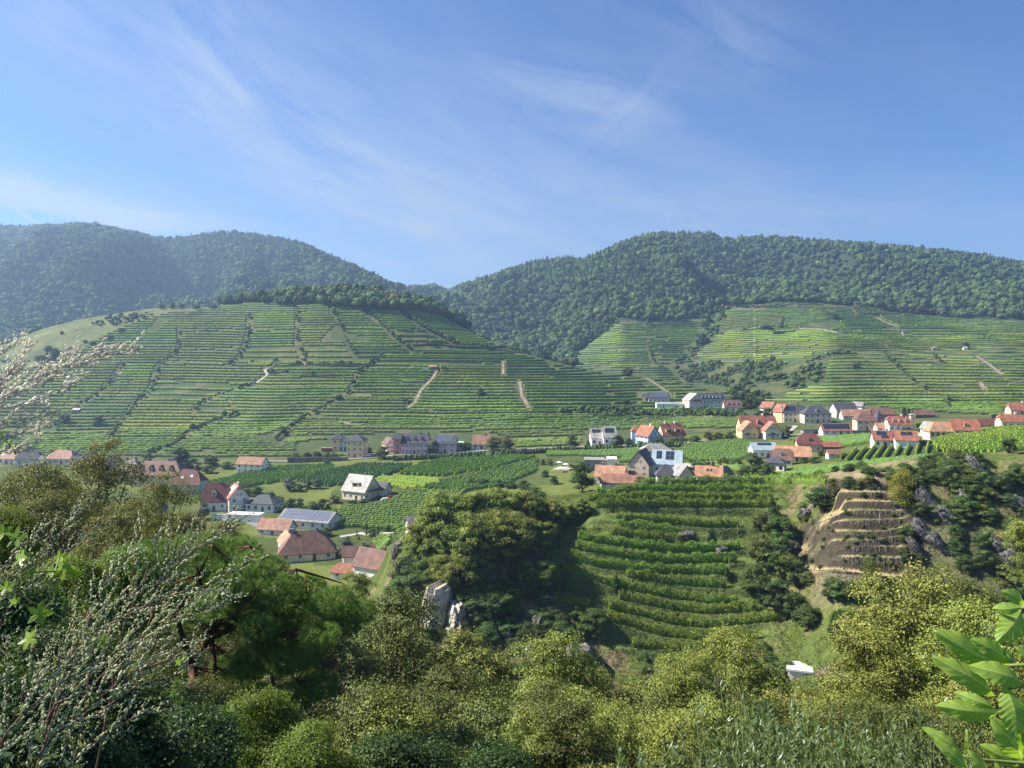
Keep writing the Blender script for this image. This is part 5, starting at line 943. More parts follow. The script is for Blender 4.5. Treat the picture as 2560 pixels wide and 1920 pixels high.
def parasol(xd, yd, label):
    p = at(xd, yd); o = empty('parasol', p, 0, label, 'parasol', 'white parasols by the flat roofed house'); b = MB(); b.tube([(0, 0, 0), (0, 0, 2.3)], [.04, .04], 6); b.build('pole', M['metal'], o)
    b = MB(); n = 8; P = [(1.6*math.cos(6.283*k/n), 1.6*math.sin(6.283*k/n), 2.15) for k in range(n)]+[(0, 0, 2.75)]+[(1.55*math.cos(6.283*k/n), 1.55*math.sin(6.283*k/n), 2.08) for k in range(n)]+[(0, 0, 2.68)]
    b.poly(P, [(k, (k+1) % n, n) for k in range(n)]+[(n+1+(k+1) % n, n+1+k, 2*n+1) for k in range(n)]+[((k+1) % n, k, n+1+k, n+1+(k+1) % n) for k in range(n)]); b.build('canopy', M['white'], o)
parasol(1208, 1008, 'white parasol on the lawn left of the flat roofed house'); parasol(1222, 1012, 'white parasol nearest the flat roofed house'); parasol(1211, 1020, 'white parasol lowest on the lawn left of the flat roofed house')

# ------------------------------------------------------------------ trees, shrubs, rocks beyond the foreground
TL = [ # kind, x, y of the foot, height (picture units), width factor, label
('dark', 388, 1012, 44, 1.2, 'big round dark tree right behind the yellow mansion'), ('dark', 322, 1008, 28, 1.3, 'dark tree left behind the yellow mansion'), ('bush_dark', 455, 1006, 20, 1.5, 'low dark tree between the mansion and the brown tiled white house'),
('bush_olive', 450, 1022, 18, 1.4, 'light green bush above the mint green house'), ('bush', 492, 1012, 14, 1.8, 'bushy tree left of the brown tiled white house'), ('bush', 575, 1005, 10, 1.6, 'low bush right of the brown tiled white house'), ('bush_olive', 415, 1014, 24, 1.3, 'medium tree right of the big round dark one'),
('grey', 625, 1060, 26, 1.3, 'grey green tree at the near edge of the dark green field'), ('round', 645, 1062, 18, 1.3, 'low round tree near the orchard top'), ('dark', 664, 1056, 19, 1.3, 'dark tree second from the orchard top right'), ('grey', 686, 1056, 22, 1.0, 'tall grey green tree at the orchard top right'), ('bush', 552, 1066, 15, 1.6, 'spreading bush left end of the orchard'),
('dark', 580, 1088, 26, 1.5, 'large bushy tree at the centre of the orchard'), ('bush_olive', 602, 1090, 18, 1.2, 'olive bush in the middle of the orchard'), ('bush_dark', 629, 1094, 17, 1.2, 'dark rounded bush in the orchard'), ('dark', 648, 1096, 20, 1.0, 'very dark upright bush beside the orchard shed'), ('olive', 675, 1112, 28, 1.2, 'light green tree at the lower end of the orchard'),
('bush_olive', 697, 1100, 22, 1.2, 'feathery green tree nearer the gable house'), ('bush_olive', 720, 1086, 16, 1.5, 'pale shrub at the left corner of the gable house'), ('bush', 655, 1112, 14, 1.4, 'small bush behind the solar hall'), ('bush', 612, 1105, 14, 1.4, 'low bush right of the hip roofed white house'), ('olive', 532, 1072, 18, 1.3, 'olive tree right of the pinkish gable house'),
('grey', 746, 1200, 38, 1.05, 'silvery round tree right of the brown roofed farmhouse'), ('cypress', 771, 1158, 15, 1.1, 'shortest of three slim cypresses in the garden'), ('cypress', 792, 1158, 30, .9, 'left of the two tall slim cypresses in the garden'), ('cypress', 817, 1160, 30, .9, 'right of the two tall slim cypresses in the garden'), ('bush', 804, 1160, 18, 1.0, 'round bush between the two tall cypresses'),
('bush_dark', 838, 1148, 14, 1.4, 'bush at the right end of the garden'), ('bush_dark', 706, 1158, 18, 1.3, 'dark bush right of the solar hall'), ('cone', 775, 1166, 10, .9, 'tiny clipped cone tree in the garden'), ('grey', 350, 1112, 26, 1.1, 'grey green tree left of the steep maroon roof'), ('grey', 440, 1122, 34, 1.0, 'grey green tree in front of the steep maroon roof'),
('bush_dark', 760, 1092, 12, 2.0, 'clipped dark hedge below the gable house'), ('bush', 782, 1086, 9, 1.8, 'low hedge end at the right of the gable house'), ('bush', 842, 1026, 9, 1.2, 'small bush on the edge between the dark and the striped field'),
('olive', 828, 991, 27, 1.25, 'round olive green tree in front of the small white gable house'), ('grey', 936, 979, 27, 1.0, 'grey green tree between the two pink houses'), ('conifer', 926, 950, 18, .9, 'dark conifer behind the gap of the pink houses'), ('olive', 1064, 973, 28, 1.15, 'first round tree right of the bungalow'), ('olive', 1093, 975, 29, 1.15, 'second round tree right of the bungalow'), ('dark', 1078, 962, 16, 1.3, 'dark tree peeping between the two round ones'),
('bush_dark', 640, 990, 11, 1.6, 'leftmost bush on the stone terrace wall'), ('bush_dark', 662, 989, 12, 1.6, 'second bush on the stone terrace wall'), ('bush_dark', 684, 988, 13, 1.4, 'third bush on the stone terrace wall'), ('bush', 706, 988, 11, 1.6, 'fourth bush on the stone terrace wall'), ('bush', 722, 988, 10, 1.5, 'bush nearest the left yellow block'), ('bush_dark', 706, 1004, 11, 1.6, 'round bush below the road near the yellow pair'),
('bush', 1008, 972, 16, 1.3, 'bush left of the bungalow'), ('bush_dark', 795, 978, 12, 1.3, 'bush right of the taller yellow block'), ('bush_dark', 1128, 978, 9, 1.8, 'low bush along the road right of the round trees'), ('bush_dark', 1160, 976, 8, 1.8, 'low bush along the road halfway to the white twin house'),
('dark', 1039, 856, 18, 1.3, 'lone dark tree in the middle of the left vineyards'), ('bush_dark', 734, 864, 12, 1.3, 'round dark bush beside the bare patch of the left vineyards'), ('bush_dark', 609, 934, 13, 1.3, 'round bush at the foot of the left vineyards'), ('bush_dark', 875, 870, 9, 1.8, 'low bush at the lower end of the brown track'), ('dark', 211, 920, 22, 1.3, 'big dark tree in the lower left vineyards'), ('bush_dark', 140, 915, 20, 1.2, 'dark tree next to the pale roofed vineyard hut'), ('bush_dark', 959, 800, 8, 1.8, 'bush right of the stone hut amid the vines'),
('bush_dark', 88, 782, 14, 1.9, 'widest bush on the dry meadow'), ('dark', 118, 772, 20, 1.1, 'tallest bush on the dry meadow'), ('bush_dark', 104, 758, 11, 1.6, 'small bush above the tallest one on the meadow'), ('bush_dark', 152, 757, 9, 1.7, 'bush at the right border of the meadow'), ('bush_dark', 235, 733, 9, 2.4, 'long low bush at the meadow corner'), ('bush_dark', 262, 717, 8, 2.0, 'upper long bush at the meadow corner'), ('bush_dark', 200, 746, 9, 1.6, 'bush between meadow and vines'),
('bush_dark', 134, 721, 6, 1.4, 'tiny bush high on the meadow'), ('bush_dark', 183, 740, 6, 1.6, 'tiny bush on the meadow slope'), ('dark', 350, 668, 12, 1.3, 'leftmost tree on the bare crest'), ('dark', 372, 667, 13, 1.2, 'second tree on the bare crest'), ('dark', 392, 667, 11, 1.4, 'third tree on the bare crest'), ('bush_dark', 425, 667, 9, 1.8, 'low bushy tree on the crest left of the wood'), ('bush_dark', 460, 668, 9, 2.0, 'wide bush where the crest wood begins'), ('olive', 985, 702, 16, .8, 'pale green tree at the right end of the crest wood'),
('dark', 1238, 970, 30, 1.0, 'tree left of the white modern twin house'), ('conifer', 1271, 968, 20, 1.1, 'conifer at the left corner of the twin house'), ('dark', 1334, 968, 28, 1.2, 'dark tree at the right corner of the twin house'), ('bush_dark', 1360, 962, 15, 1.2, 'dark bush left of the pale blue house'), ('bush_olive', 1383, 966, 13, 1.2, 'pale bush in front of the blue tower'), ('bush', 1403, 966, 12, 1.3, 'bush in front of the pale blue house'), ('bush_dark', 1424, 962, 15, 1.4, 'dark bush between the blue house and the red roofed one'),
('bush_olive', 1452, 962, 16, 1.3, 'yellowish bush in front of the cream house with two dormers'), ('bush_dark', 1474, 960, 13, 1.4, 'dark bush at the right corner of the two dormer house'), ('bush', 1500, 955, 14, 1.5, 'low tree midway to the broad yellow villa'), ('olive', 1530, 950, 18, 1.4, 'spreading tree left of the broad yellow villa'), ('bush_dark', 1553, 951, 16, 1.5, 'dark bushy tree beside the middle road'), ('bush_dark', 1578, 948, 15, 1.4, 'dark bush at the left corner of the yellow villa'),
('bush_olive', 1616, 947, 15, 1.2, 'pale bush in front of the left villa gable'), ('grey', 1667, 948, 22, 1.2, 'grey green tree in front of the right villa gable'), ('olive', 1701, 943, 24, 1.2, 'round green tree right of the broad yellow villa'), ('bush_dark', 1686, 945, 10, 1.4, 'small bush right of the villa'), ('dark', 1600, 884, 38, 1.0, 'tall dark tree right of the hotel group'), ('dark', 1622, 886, 34, 1.0, 'second tall dark tree right of the hotel group'), ('round', 1586, 872, 30, 1.0, 'tall green tree rising behind the brown roofed house'),
('dark', 1662, 910, 28, 1.4, 'broad dark tree left of the tall yellow house'), ('round', 1640, 908, 22, 1.3, 'green tree left of the broad dark one'), ('bush_dark', 1418, 880, 8, 1.8, 'bush in front of the low farmhouse near the hotel'), ('bush', 1510, 890, 9, 1.8, 'bush in front of the hotel gable wing'), ('bush', 1545, 890, 8, 2.0, 'low bushes in front of the long hotel'), ('bush_dark', 1350, 872, 10, 2.2, 'bushy clump in the vines left of the hotel'),
('conifer', 1953, 902, 24, 1.0, 'left of two dark conifers behind the red mansard house'), ('conifer', 1963, 903, 22, 1.0, 'right of two dark conifers behind the red mansard house'), ('bush', 1961, 937, 14, 1.5, 'bush in front of the three dormer house'), ('bush_dark', 1927, 899, 12, 1.4, 'bush behind the three dormer house'), ('bush', 1745, 905, 12, 1.2, 'bush between the cream houses'), ('dark', 1984, 925, 12, 1.3, 'dark bush by the white tower shaft'),
('bush', 2130, 938, 10, 2.0, 'bush in front of the long maroon roofed barn'), ('bush_dark', 2150, 905, 10, 1.5, 'bush above the maroon roofed barn'), ('dark', 2085, 755, 16, 1.2, 'lone round tree high in the right vineyards'), ('dark', 1526, 712, 34, .9, 'tall tree standing in the upper ravine'), ('dark', 1515, 745, 26, 1.2, 'large round tree in the ravine below the tall one'), ('bush_dark', 1356, 812, 16, 1.6, 'round tree at the foot of the middle vineyard'), ('dark', 1805, 690, 12, 1.7, 'bushy tree at the rock knob of the right hill'), ('bush_dark', 1862, 668, 10, 1.5, 'bush on the bare mound of the right hill'),
('dark', 1850, 800, 16, 1.6, 'bushes on the rocky spur of the right hill'), ('bush_dark', 1655, 712, 10, 2.2, 'long bush above the bright vineyard'), ('dark', 1258, 1072, 62, 1.05, 'large dark tree at the left end of the top vine rows'), ('round', 1626, 1030, 52, 1.15, 'big round green tree in front of the orange barn'), ('round2', 1655, 1034, 32, 1.2, 'lower green tree right of the big round one'), ('olive', 1605, 1036, 26, 1.2, 'bushy tree left below the big round one'),
('bush', 1508, 1014, 17, 1.4, 'tree beside the yard of the farm cluster'), ('bush', 1530, 1012, 14, 1.5, 'bush behind the orange skylight roof'), ('olive', 1562, 1008, 20, 1.4, 'spreading tree behind the dark wing'), ('bush', 1590, 1008, 16, 1.4, 'small tree left of the turquoise roofed house'), ('bush_olive', 1385, 1056, 20, 1.5, 'pale yellowish shrub in front of the dark red roof'), ('bush_dark', 1410, 1045, 14, 1.3, 'ivy dark bush among the farm roofs'), ('bush_dark', 1490, 1046, 10, 2.2, 'clipped hedge right of the tan timbered gable'), ('bush', 1467, 1050, 9, 1.7, 'bush below the tan timbered gable'),
('round', 1738, 1000, 14, 1.8, 'green tree in front of the large orange barn'), ('bush', 1760, 1000, 13, 1.8, 'bush right of the large orange barn'), ('bush_dark', 1775, 985, 12, 1.4, 'dark bush left of the isolated shed'), ('bush', 1822, 990, 12, 1.5, 'bush right of the isolated shed'), ('cone', 1712, 1040, 14, .9, 'small dark cone tree behind the knoll vines'), ('olive', 1173, 1004, 13, 1.1, 'left of two ball shaped garden trees'), ('olive', 1188, 1005, 13, 1.1, 'right of two ball shaped garden trees'), ('bush_dark', 1178, 1030, 14, 1.1, 'dark clipped ball tree on the lawn'), ('dark', 1198, 1046, 18, 1.2, 'dark tree at the lawn edge left of the orange red barn'),
('bush', 1020, 1048, 14, 1.6, 'left fruit tree in the row above the locust trees'), ('bush_dark', 1045, 1050, 16, 1.5, 'second fruit tree above the locust trees'), ('bush', 1075, 1052, 16, 1.5, 'third fruit tree above the locust trees'), ('bush_dark', 1105, 1054, 16, 1.5, 'fourth fruit tree above the locust trees'), ('bush', 1132, 1056, 18, 1.4, 'fifth fruit tree above the locust trees')]
for k, x, y, h, w, lb in TL: treed(k, x, y, h, lb, None, w)
def wall_low(): pass
# knoll: locust wood on its left, shrubs, slope bushes
LG = 'locust trees covering the left side of the knoll'
LOC = [(905, 1208, 72), (925, 1196, 96), (958, 1188, 112), (990, 1176, 100), (1022, 1160, 88), (1050, 1150, 84), (1080, 1145, 82), (1108, 1150, 82), (1138, 1142, 74), (1165, 1136, 60), (1196, 1138, 54), (1226, 1130, 42), (1258, 1112, 34), (985, 1236, 100), (1020, 1225, 106), (1052, 1215, 98), (1088, 1212, 96), (1122, 1205, 92), (1155, 1195, 66), (1185, 1178, 50),
 (1000, 1276, 84), (1030, 1262, 70), (960, 1262, 60), (940, 1228, 70)]
for i, ((x, y, h), lb) in enumerate(by_place(LOC, [(1160, 'the back row'), (1210, 'the middle row'), (9999, 'the front row')], 'feathery locust tree of the knoll grove, %s from left in %s')):
    tree('locust' if i % 2 else 'locust2', at(x, y, 112, 206)-Vector((0, 0, .3)), h*at(x, y, 112, 206).y/FD*1.05, lb, LG, 1.0)
KT = [('bush_dark', 1150, 1118, 60, 1.2, 'dark leafed tree rising behind the locust grove'), ('yellow', 1128, 1118, 42, .8, 'small yellowing tree top behind the locust grove'), ('locust', 1180, 1275, 62, 1.0, 'bright round locust shrub at the right foot of the grove'), ('locust2', 1138, 1262, 46, .9, 'smaller locust shrub left of the bright round one'), ('cone', 1331, 1278, 40, .85, 'dark cone shaped juniper standing in the vine terraces'),
('cone', 1356, 1078, 18, .9, 'short juniper on the knoll top rows'), ('cone', 1322, 1106, 18, .9, 'short juniper beside the knoll path'), ('bush', 1100, 1320, 30, 1.3, 'small shrub on the scree below the grove'), ('bush_dark', 1062, 1335, 34, 1.3, 'dark shrub right of the pale cliff foot'), ('bush_olive', 1020, 1345, 34, 1.2, 'pale shrub right of the pale cliff'), ('bush_dark', 875, 1262, 60, 1.0, 'ivy covered shrub at the left of the knoll'), ('bush', 905, 1270, 56, 1.1, 'green shrub above the pale cliff'), ('bush_olive', 935, 1262, 40, 1.2, 'olive shrub on top of the pale cliff'), ('bush', 868, 1310, 60, 1.2, 'broad shrub left of the pale cliff'), ('bush_dark', 890, 1340, 50, 1.2, 'dark shrub at the left foot of the pale cliff'), ('bush', 1045, 1390, 36, 1.4, 'shrub on the grassy slope below the scree'), ('bush_olive', 1185, 1340, 26, 1.6, 'low olive shrub under the short vine stub'), ('bush', 1160, 1380, 28, 1.4, 'shrub beside the dark crag of the lower knoll'),
('yellow', 1948, 1098, 84, .95, 'yellow leafed tree at the right edge of the dry terraces'), ('slim', 1878, 1278, 76, .9, 'slim upright tree before the dry terraces'), ('pine_far', 2052, 1060, 56, 1.0, 'dark pine on the crest of the rocky slope'), ('round', 1955, 1030, 32, 1.3, 'green tree behind the yellow leafed one'), ('bush_dark', 1958, 1165, 30, 1.1, 'dark bush at the right end of the upper dry terraces'), ('conifer', 1958, 1215, 42, 1.1, 'dark young conifer at the right end of the lower dry terraces'), ('olive', 1792, 1095, 30, 1.6, 'scrubby bush on the brown hump left of the terraces'), ('bush_dark', 1770, 1088, 34, 1.4, 'dark bush on the brown hump left of the terraces'), ('bush_dark', 1835, 1045, 20, 1.3, 'small bush on top of the brown hump'),
('round', 1672, 1118, 26, 1.2, 'bush at the right end of the knoll path'), ('cone', 1668, 1100, 26, 1.0, 'upright bush at the right end of the top rows'), ('dark', 2180, 978, 34, 1.2, 'dark rounded tree at the right end of the bright field'), ('pine_far', 2165, 1066, 42, 1.1, 'pine on the rocks near the right edge'), ('pine_far', 2120, 1032, 34, 1.3, 'low spreading pine on the rocky crest'), ('bush_dark', 2100, 1000, 26, 1.8, 'bushy tree behind the rocky crest'), ('cone', 1570, 1248, 26, .9, 'small cone shrub at the right end of the vine terraces'),
('olive', 1650, 1150, 46, 1.3, 'topmost olive shrub of the bushy strip right of the vines'), ('round', 1688, 1170, 56, 1.2, 'green shrub high in the bushy strip right of the vines'), ('olive', 1640, 1215, 62, 1.2, 'olive shrub in the middle of the bushy strip'), ('round2', 1680, 1232, 70, 1.1, 'largest green tree of the bushy strip'), ('olive', 1705, 1262, 64, 1.0, 'yellowish shrub at the right of the bushy strip'), ('round', 1632, 1290, 66, 1.2, 'bright bush low in the bushy strip'), ('dark', 1672, 1310, 62, 1.3, 'dark tree low in the bushy strip'), ('dark', 1715, 1330, 52, 1.2, 'dark bush at the lower right of the bushy strip'), ('bush', 1745, 1352, 46, 1.1, 'pale green bush at the lowest end of the bushy strip'),
('dark', 1795, 1290, 40, 1.2, 'dark tree under the lowest dry terrace'), ('round', 1815, 1296, 46, 1.0, 'green tree under the lowest dry terrace'), ('dark', 1840, 1292, 38, 1.3, 'dark bush left of the slim upright tree'), ('dark', 1905, 1290, 34, 1.3, 'dark bush right of the slim upright tree'), ('olive', 1745, 1255, 24, 1.6, 'scrub on the stairs left of the dry terraces'), ('olive', 1800, 1265, 22, 1.8, 'reddish scrub under the lowest terrace wall')]
for k, x, y, h, w, lb in KT:
    p = at(x, y, 112, 206); tree(k, p-Vector((0, 0, .3)), h*p.y/FD*1.04, lb, None, w)
rs = random.Random(5)
def patch(n, x0, x1, y0, y1, skip, kinds, h0, h1, w0, w1, group, bands, fmt):
    its = []
    for i in range(n):
        x = rs.uniform(x0, x1); y = rs.uniform(y0, y1)
        if not skip(x, y): its.append((x, y, rs.choice(kinds), rs.uniform(h0, h1), rs.uniform(w0, w1)))
    for (x, y, k, h, w), lb in by_place(its, bands, fmt): p = at(x, y, 106, 206); tree(k, p-Vector((0, 0, .3)), h*p.y/FD, lb, group, w)
patch(74, 1965, 2300, 1020, 1340, lambda x, y: x < 2010 and y < 1060, ['bush_dark', 'bush_olive', 'bush', 'dark', 'pine_far', 'bush_dark', 'bush_olive'], 22, 44, 1.0, 1.5, 'scrub among the rocks of the right slope', [(1110, 'near the crest'), (1190, 'halfway up'), (1260, 'lower down'), (9999, 'at the foot')], 'shrub among slate ribs at right, %s from left %s')
patch(46, 1725, 1930, 1000, 1135, lambda x, y: y > 1138-(x-1725)*.55, ['bush_dark', 'bush_olive', 'bush_olive'], 8, 18, 1.2, 1.9, 'scrub on the brown hump left of the dry terraces', [(1080, 'upper'), (9999, 'lower')], 'low scrub on the brown hump, %s from the left in its %s part')
patch(84, 860, 1700, 1300, 1500, lambda x, y: x > 1200 and y < 1395, ['bush_dark', 'bush_olive', 'bush', 'bush'], 12, 30, 1.1, 1.8, 'small bushes on the rough foot of the knoll', [(1350, 'uppermost'), (1400, 'upper'), (1450, 'lower'), (9999, 'lowest')], 'small bush at the rough knoll foot, %s from the left in the %s band')
patch(60, 1735, 1945, 1050, 1235, lambda x, y: False, ['bush_olive', 'bush_dark', 'bush_olive'], 4, 9, 1.2, 2.2, 'weeds on the dry terraces', [(1110, 'highest'), (1170, 'middle'), (9999, 'lowest')], 'weedy tuft on the dry terraces, %s from the left on the %s ones')
patch(34, 1925, 2110, 985, 1050, lambda x, y: False, ['bush_olive', 'bush_dark', 'bush'], 12, 26, 1.1, 1.8, 'bushes along the rocky crest', [(1010, 'back'), (9999, 'front')], 'bush along the rocky crest at right, %s from left in the %s line')
patch(56, 985, 1290, 1225, 1400, lambda x, y: y < 1225+(x-985)*.12 or (x > 1200 and y < 1330), ['bush', 'bush_olive', 'bush', 'bush_dark'], 20, 44, 1.0, 1.6, 'bushes on the bank below the locust grove', [(1290, 'upper'), (1340, 'middle'), (9999, 'lower')], 'bush on the bank below the grove, %s from left, %s belt')
# grass tufts over the knoll
def tufts(name, n, x0, x1, y0, y1, y0w, y1w, test, label, h0, h1, seed, mat='grass', patch=.5):
    rg = np.random.default_rng(seed); Y = rg.uniform(y0w, y1w, n); x = rg.uniform(x0, x1, n); u = (x/S-512)/F; X = u*Y; z = Hz(X, Y); yd = HD-FD*z/Y; ok = (yd > y0) & (yd < y1) & test(x, yd) & (vnoise(X/3, Y/3, seed) > patch*vnoise(X/11, Y/11, 4))
    X, Y, z = X[ok], Y[ok], z[ok]; m = len(X); C = np.repeat(np.stack([X, Y, z], 1), 5, 0); k = len(C); h = rg.uniform(h0, h1, k); a = rg.uniform(0, 6.28, k); sp = rg.uniform(.1, .5, k)*h; C[:, :2] += rg.normal(size=(k, 2))*.08; w = h*.16
    tip = C+np.stack([np.cos(a)*sp, np.sin(a)*sp, h], 1); s = np.stack([-np.sin(a)*w, np.cos(a)*w, np.zeros(k)-.02], 1); V = np.stack([C-s, C+s, tip], 1).reshape(-1, 3); Fc = np.arange(3*k).reshape(k, 3)
    tag(link(name, np_mesh(name, V, Fc), M[mat]), label, 'grass', kind='stuff')
tufts('grass', 90000, 840, 2300, 1040, 1520, 112, 200, lambda x, y: ~((x > 1722) & (x < 1948) & (y < 1245)), 'rough grass growing between the vine terraces and over the knoll', .15, .4, 3)
M['straw'] = mat_leaf('straw_grass', (.25, .19, .09), (.45, .36, .2), .3, .7, .1, .05)
tufts('dry_grass', 9000, 1715, 1955, 1030, 1260, 112, 180, lambda x, y: x > 0, 'dry straw coloured grass on the bare terraces', .05, .16, 4, 'straw')
# dry stone walls holding the bare terraces and the steepest vine terraces
def terrace_wall(line, hgt, label, group, seed, x0=None, x1=None):
    xs = np.arange(line[0][0], line[-1][0]+.1, 1.6); V = []; rg = np.random.default_rng(seed)
    for xd in xs:
        yd = float(np.interp(xd, [q[0] for q in line], [q[1] for q in line])); p = at(xd, yd, 112, 206); e = min(1, (xd-xs[0])/14, (xs[-1]-xd)/14); h = hgt*(.35+.65*e)*rg.uniform(.95, 1.05); j = rg.normal(size=4)*.03; z0 = float(Hz(p.x, p.y-.5))
        V += [(p.x, p.y-.45+j[0], p.z-h-.5), (p.x, p.y-.38+j[1], p.z-h*.5), (p.x, p.y-.22+j[2], p.z+.05+j[3]), (p.x, p.y+.25, p.z+.04+j[3])]
    n = len(xs); I = np.arange(n*4).reshape(n, 4); Fc = np.stack([I[:-1, :-1], I[1:, :-1], I[1:, 1:], I[:-1, 1:]], -1).reshape(-1, 4)
    tag(link('dry_stone_wall', np_mesh('dry_stone_wall', np.array(V), Fc), M['old_wall']), label, 'wall', group)
M['old_wall'] = mat_rock('old_wall', (.030, .026, .020), (.11, .092, .066), 1.2)
for i, l in enumerate(DRY): terrace_wall(l, (1.2, 1.1, 1.0, 1.7, 1.6, 1.4, 1.4, 1.5, 1.6, 1.5)[i], 'dark dry stone wall of the bare straw terraces, %s from the top' % ordw(i), 'walls of the bare terraces', i+3)
# clipped dark hedges along the lower edge of the road
for pts, lb in [([(852, 993), (960, 988), (1050, 983)], 'long dark hedge under the road below the pink houses'), ([(1060, 983), (1150, 978), (1240, 973)], 'long dark hedge under the road right of the two round trees'), ([(1262, 971), (1330, 969)], 'short dark hedge under the white twin house'), ([(1365, 968), (1480, 962)], 'dark hedge under the pale blue house')]:
    P = [at(*q) for q in pts]; v, f = hedge([(q.x, q.y-2.5) for q in P], 2.2, 2.6, 5, .7, rag=.5); tag(link('hedge', np_mesh('hedge', v, f), M['tree_dark']), lb, 'hedge')
# rocks
def rock(name, loc, sx, sy, sz, seed, mat, label, group=None, tilt=0, yaw=0, jag=.5, strat=0):
    bm = bmesh.new(); bmesh.ops.create_icosphere(bm, subdivisions=5, radius=1); v = np.array([p.co[:] for p in bm.verts]); f = np.array([[q.index for q in p.verts] for p in bm.faces]); bm.free()
    v = np.sign(v)*np.abs(v)**.72; n = fbm(v[:, 0]*1.6+v[:, 2]*.8+seed, v[:, 1]*1.6+seed, seed, 4)-.5; n2 = fbm(v[:, 0]*4+seed, v[:, 2]*(4 if not strat else 1.2)+v[:, 1]*2, seed+3, 4)-.5; q = np.round((n*jag*1.4)*6)/6*.7+n*jag*.5
    v = v*(1+q+n2*.35*jag)[:, None]*np.array((sx, sy, sz)); o = link(name, np_mesh(name, v, f), M[mat]); o.location = loc; o.rotation_euler = (0, R(tilt), R(yaw)); return tag(o, label, 'rock', group)
def cliff(x, y, w, h, yaw, seed, label, mat='rock_pale'):
    """a broken rock face: stepped blocks, cracks and a ragged outline, running back into the slope"""
    p = at(x, y, 112, 206); n, m = 46, 52; uu, vv = np.meshgrid(np.linspace(-1, 1, n), np.linspace(0, 1, m), indexing='ij')
    big = np.floor(fbm(uu*1.6+seed, vv*1.5, seed, 2)*7)/7; mid = np.floor(fbm(uu*4+vv*1.2, vv*3.4-uu, seed+5, 2)*6)/6; fine = fbm(uu*12, vv*12, seed+9, 3); crack = np.exp(-((vv-.56-.03*np.sin(uu*6))/.012)**2)
    d = -1.6*np.cos(uu*1.5)*h*.2-big*2.4-mid*.9-fine*.35+vv*vv*1.6+crack*.5; edge = 1-.16*(vnoise(vv*7, vv*0+1, seed)+.4*vnoise(vv*19, vv*0, seed)); top = h*(.80+.22*vnoise(uu*3.2, uu*0+2, seed)-.10*uu*uu)
    X = uu*w*edge*(1-.20*vv); Zz = vv*top-.5; V = np.stack([X, d, Zz], -1)
    ring = []; V2 = V.copy(); V2[..., 1] = 3.2; V2[..., 0] *= .8; A = V.reshape(-1, 3); B = V2.reshape(-1, 3); I = np.arange(n*m).reshape(n, m); Fc = np.stack([I[:-1, :-1], I[1:, :-1], I[1:, 1:], I[:-1, 1:]], -1).reshape(-1, 4)
    bd = np.concatenate([I[:, 0], I[-1, 1:], I[-2::-1, -1], I[0, -2:0:-1]]); nb = np.roll(bd, -1); S_ = np.stack([bd, bd+n*m, nb+n*m, nb], 1); o = link('cliff', np_mesh('cliff', np.vstack([A, B]), np.vstack([Fc, S_])), M[mat]); o.location = p; o.rotation_euler = (0, 0, R(yaw)); tag(o, label, 'cliff')
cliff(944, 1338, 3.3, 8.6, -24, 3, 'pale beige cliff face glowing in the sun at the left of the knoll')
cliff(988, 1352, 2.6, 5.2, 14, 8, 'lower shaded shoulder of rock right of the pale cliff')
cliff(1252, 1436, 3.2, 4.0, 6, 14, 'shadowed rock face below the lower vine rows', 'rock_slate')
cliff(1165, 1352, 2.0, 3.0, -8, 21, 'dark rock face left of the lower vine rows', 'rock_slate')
for i, (x, y, w, h, lb) in enumerate([(872, 1178, 1.6, 1.5, 'dark boulder right of the brown farm roofs'), (858, 1196, 1.5, 1.9, 'mossy boulder beside the brown farm roofs'), (905, 1176, 1.3, 1.0, 'pale crag top beside the tiny cottage'), (962, 1182, .8, 2.6, 'narrow rock needle at the left of the locust grove'), (982, 1372, 2.6, 1.6, 'dark rock ledge under the pale cliff'), (1150, 1410, 2.2, 1.0, 'pale rubble bank on the lower knoll'), (1180, 1300, 1.8, 1.2, 'brown outcrop on the scree'), (1100, 1375, 1.9, 1.1, 'low outcrop in the grass under the scree'), (1745, 1110, 1.6, 1.2, 'jagged rock on the brown hump'), (1560, 1190, 1.5, .9, 'flat rocks at the end of the vine terraces'), (1485, 1160, 1.9, .9, 'rock pile above the vine terraces'), (1712, 1190, 2.0, 1.8, 'dark rock at the left end of the dry terraces')]):
    p = at(x, y, 110, 206); rock('rock', p+Vector((0, .3, h*.2)), w, w*.8, h, 20+i, 'rock_slate' if 'pale' not in lb else 'rock_pale', lb, None, rs.uniform(-12, 12), rs.uniform(0, 90), .6)
for i, (x, y, w, h, t, lb) in enumerate([(2012, 1110, 1.3, 4.2, -38, 'long slate rib leaning left, highest on the right slope'), (2055, 1135, 1.2, 3.4, -42, 'slate rib right of the highest one'), (2000, 1165, 1.1, 3.2, -36, 'slate rib below the highest one'), (2030, 1188, 1.0, 2.8, -40, 'low slate rib on the right slope'), (2118, 1030, .9, 3.4, -35, 'slender slate rib just under the rocky crest'), (2190, 1215, 1.6, 2.2, -30, 'slate block above the big autumn tree at right'), (2165, 1195, .9, 2.4, -38, 'slate rib beside the slate block'), (2090, 1090, .8, 2.0, -40, 'short slate rib in the scrub'), (1978, 1190, .7, 2.2, -36, 'narrow slate rib near the young conifer'), (2205, 1100, 1.3, 1.8, -30, 'slate outcrop at the right edge')]):
    p = at(x, y, 110, 206); rock('slate_crag', p+Vector((0, .2, h*.35)), w, 1.3, h, 60+i, 'rock_slate', lb, None, t, -12, .7, 1)
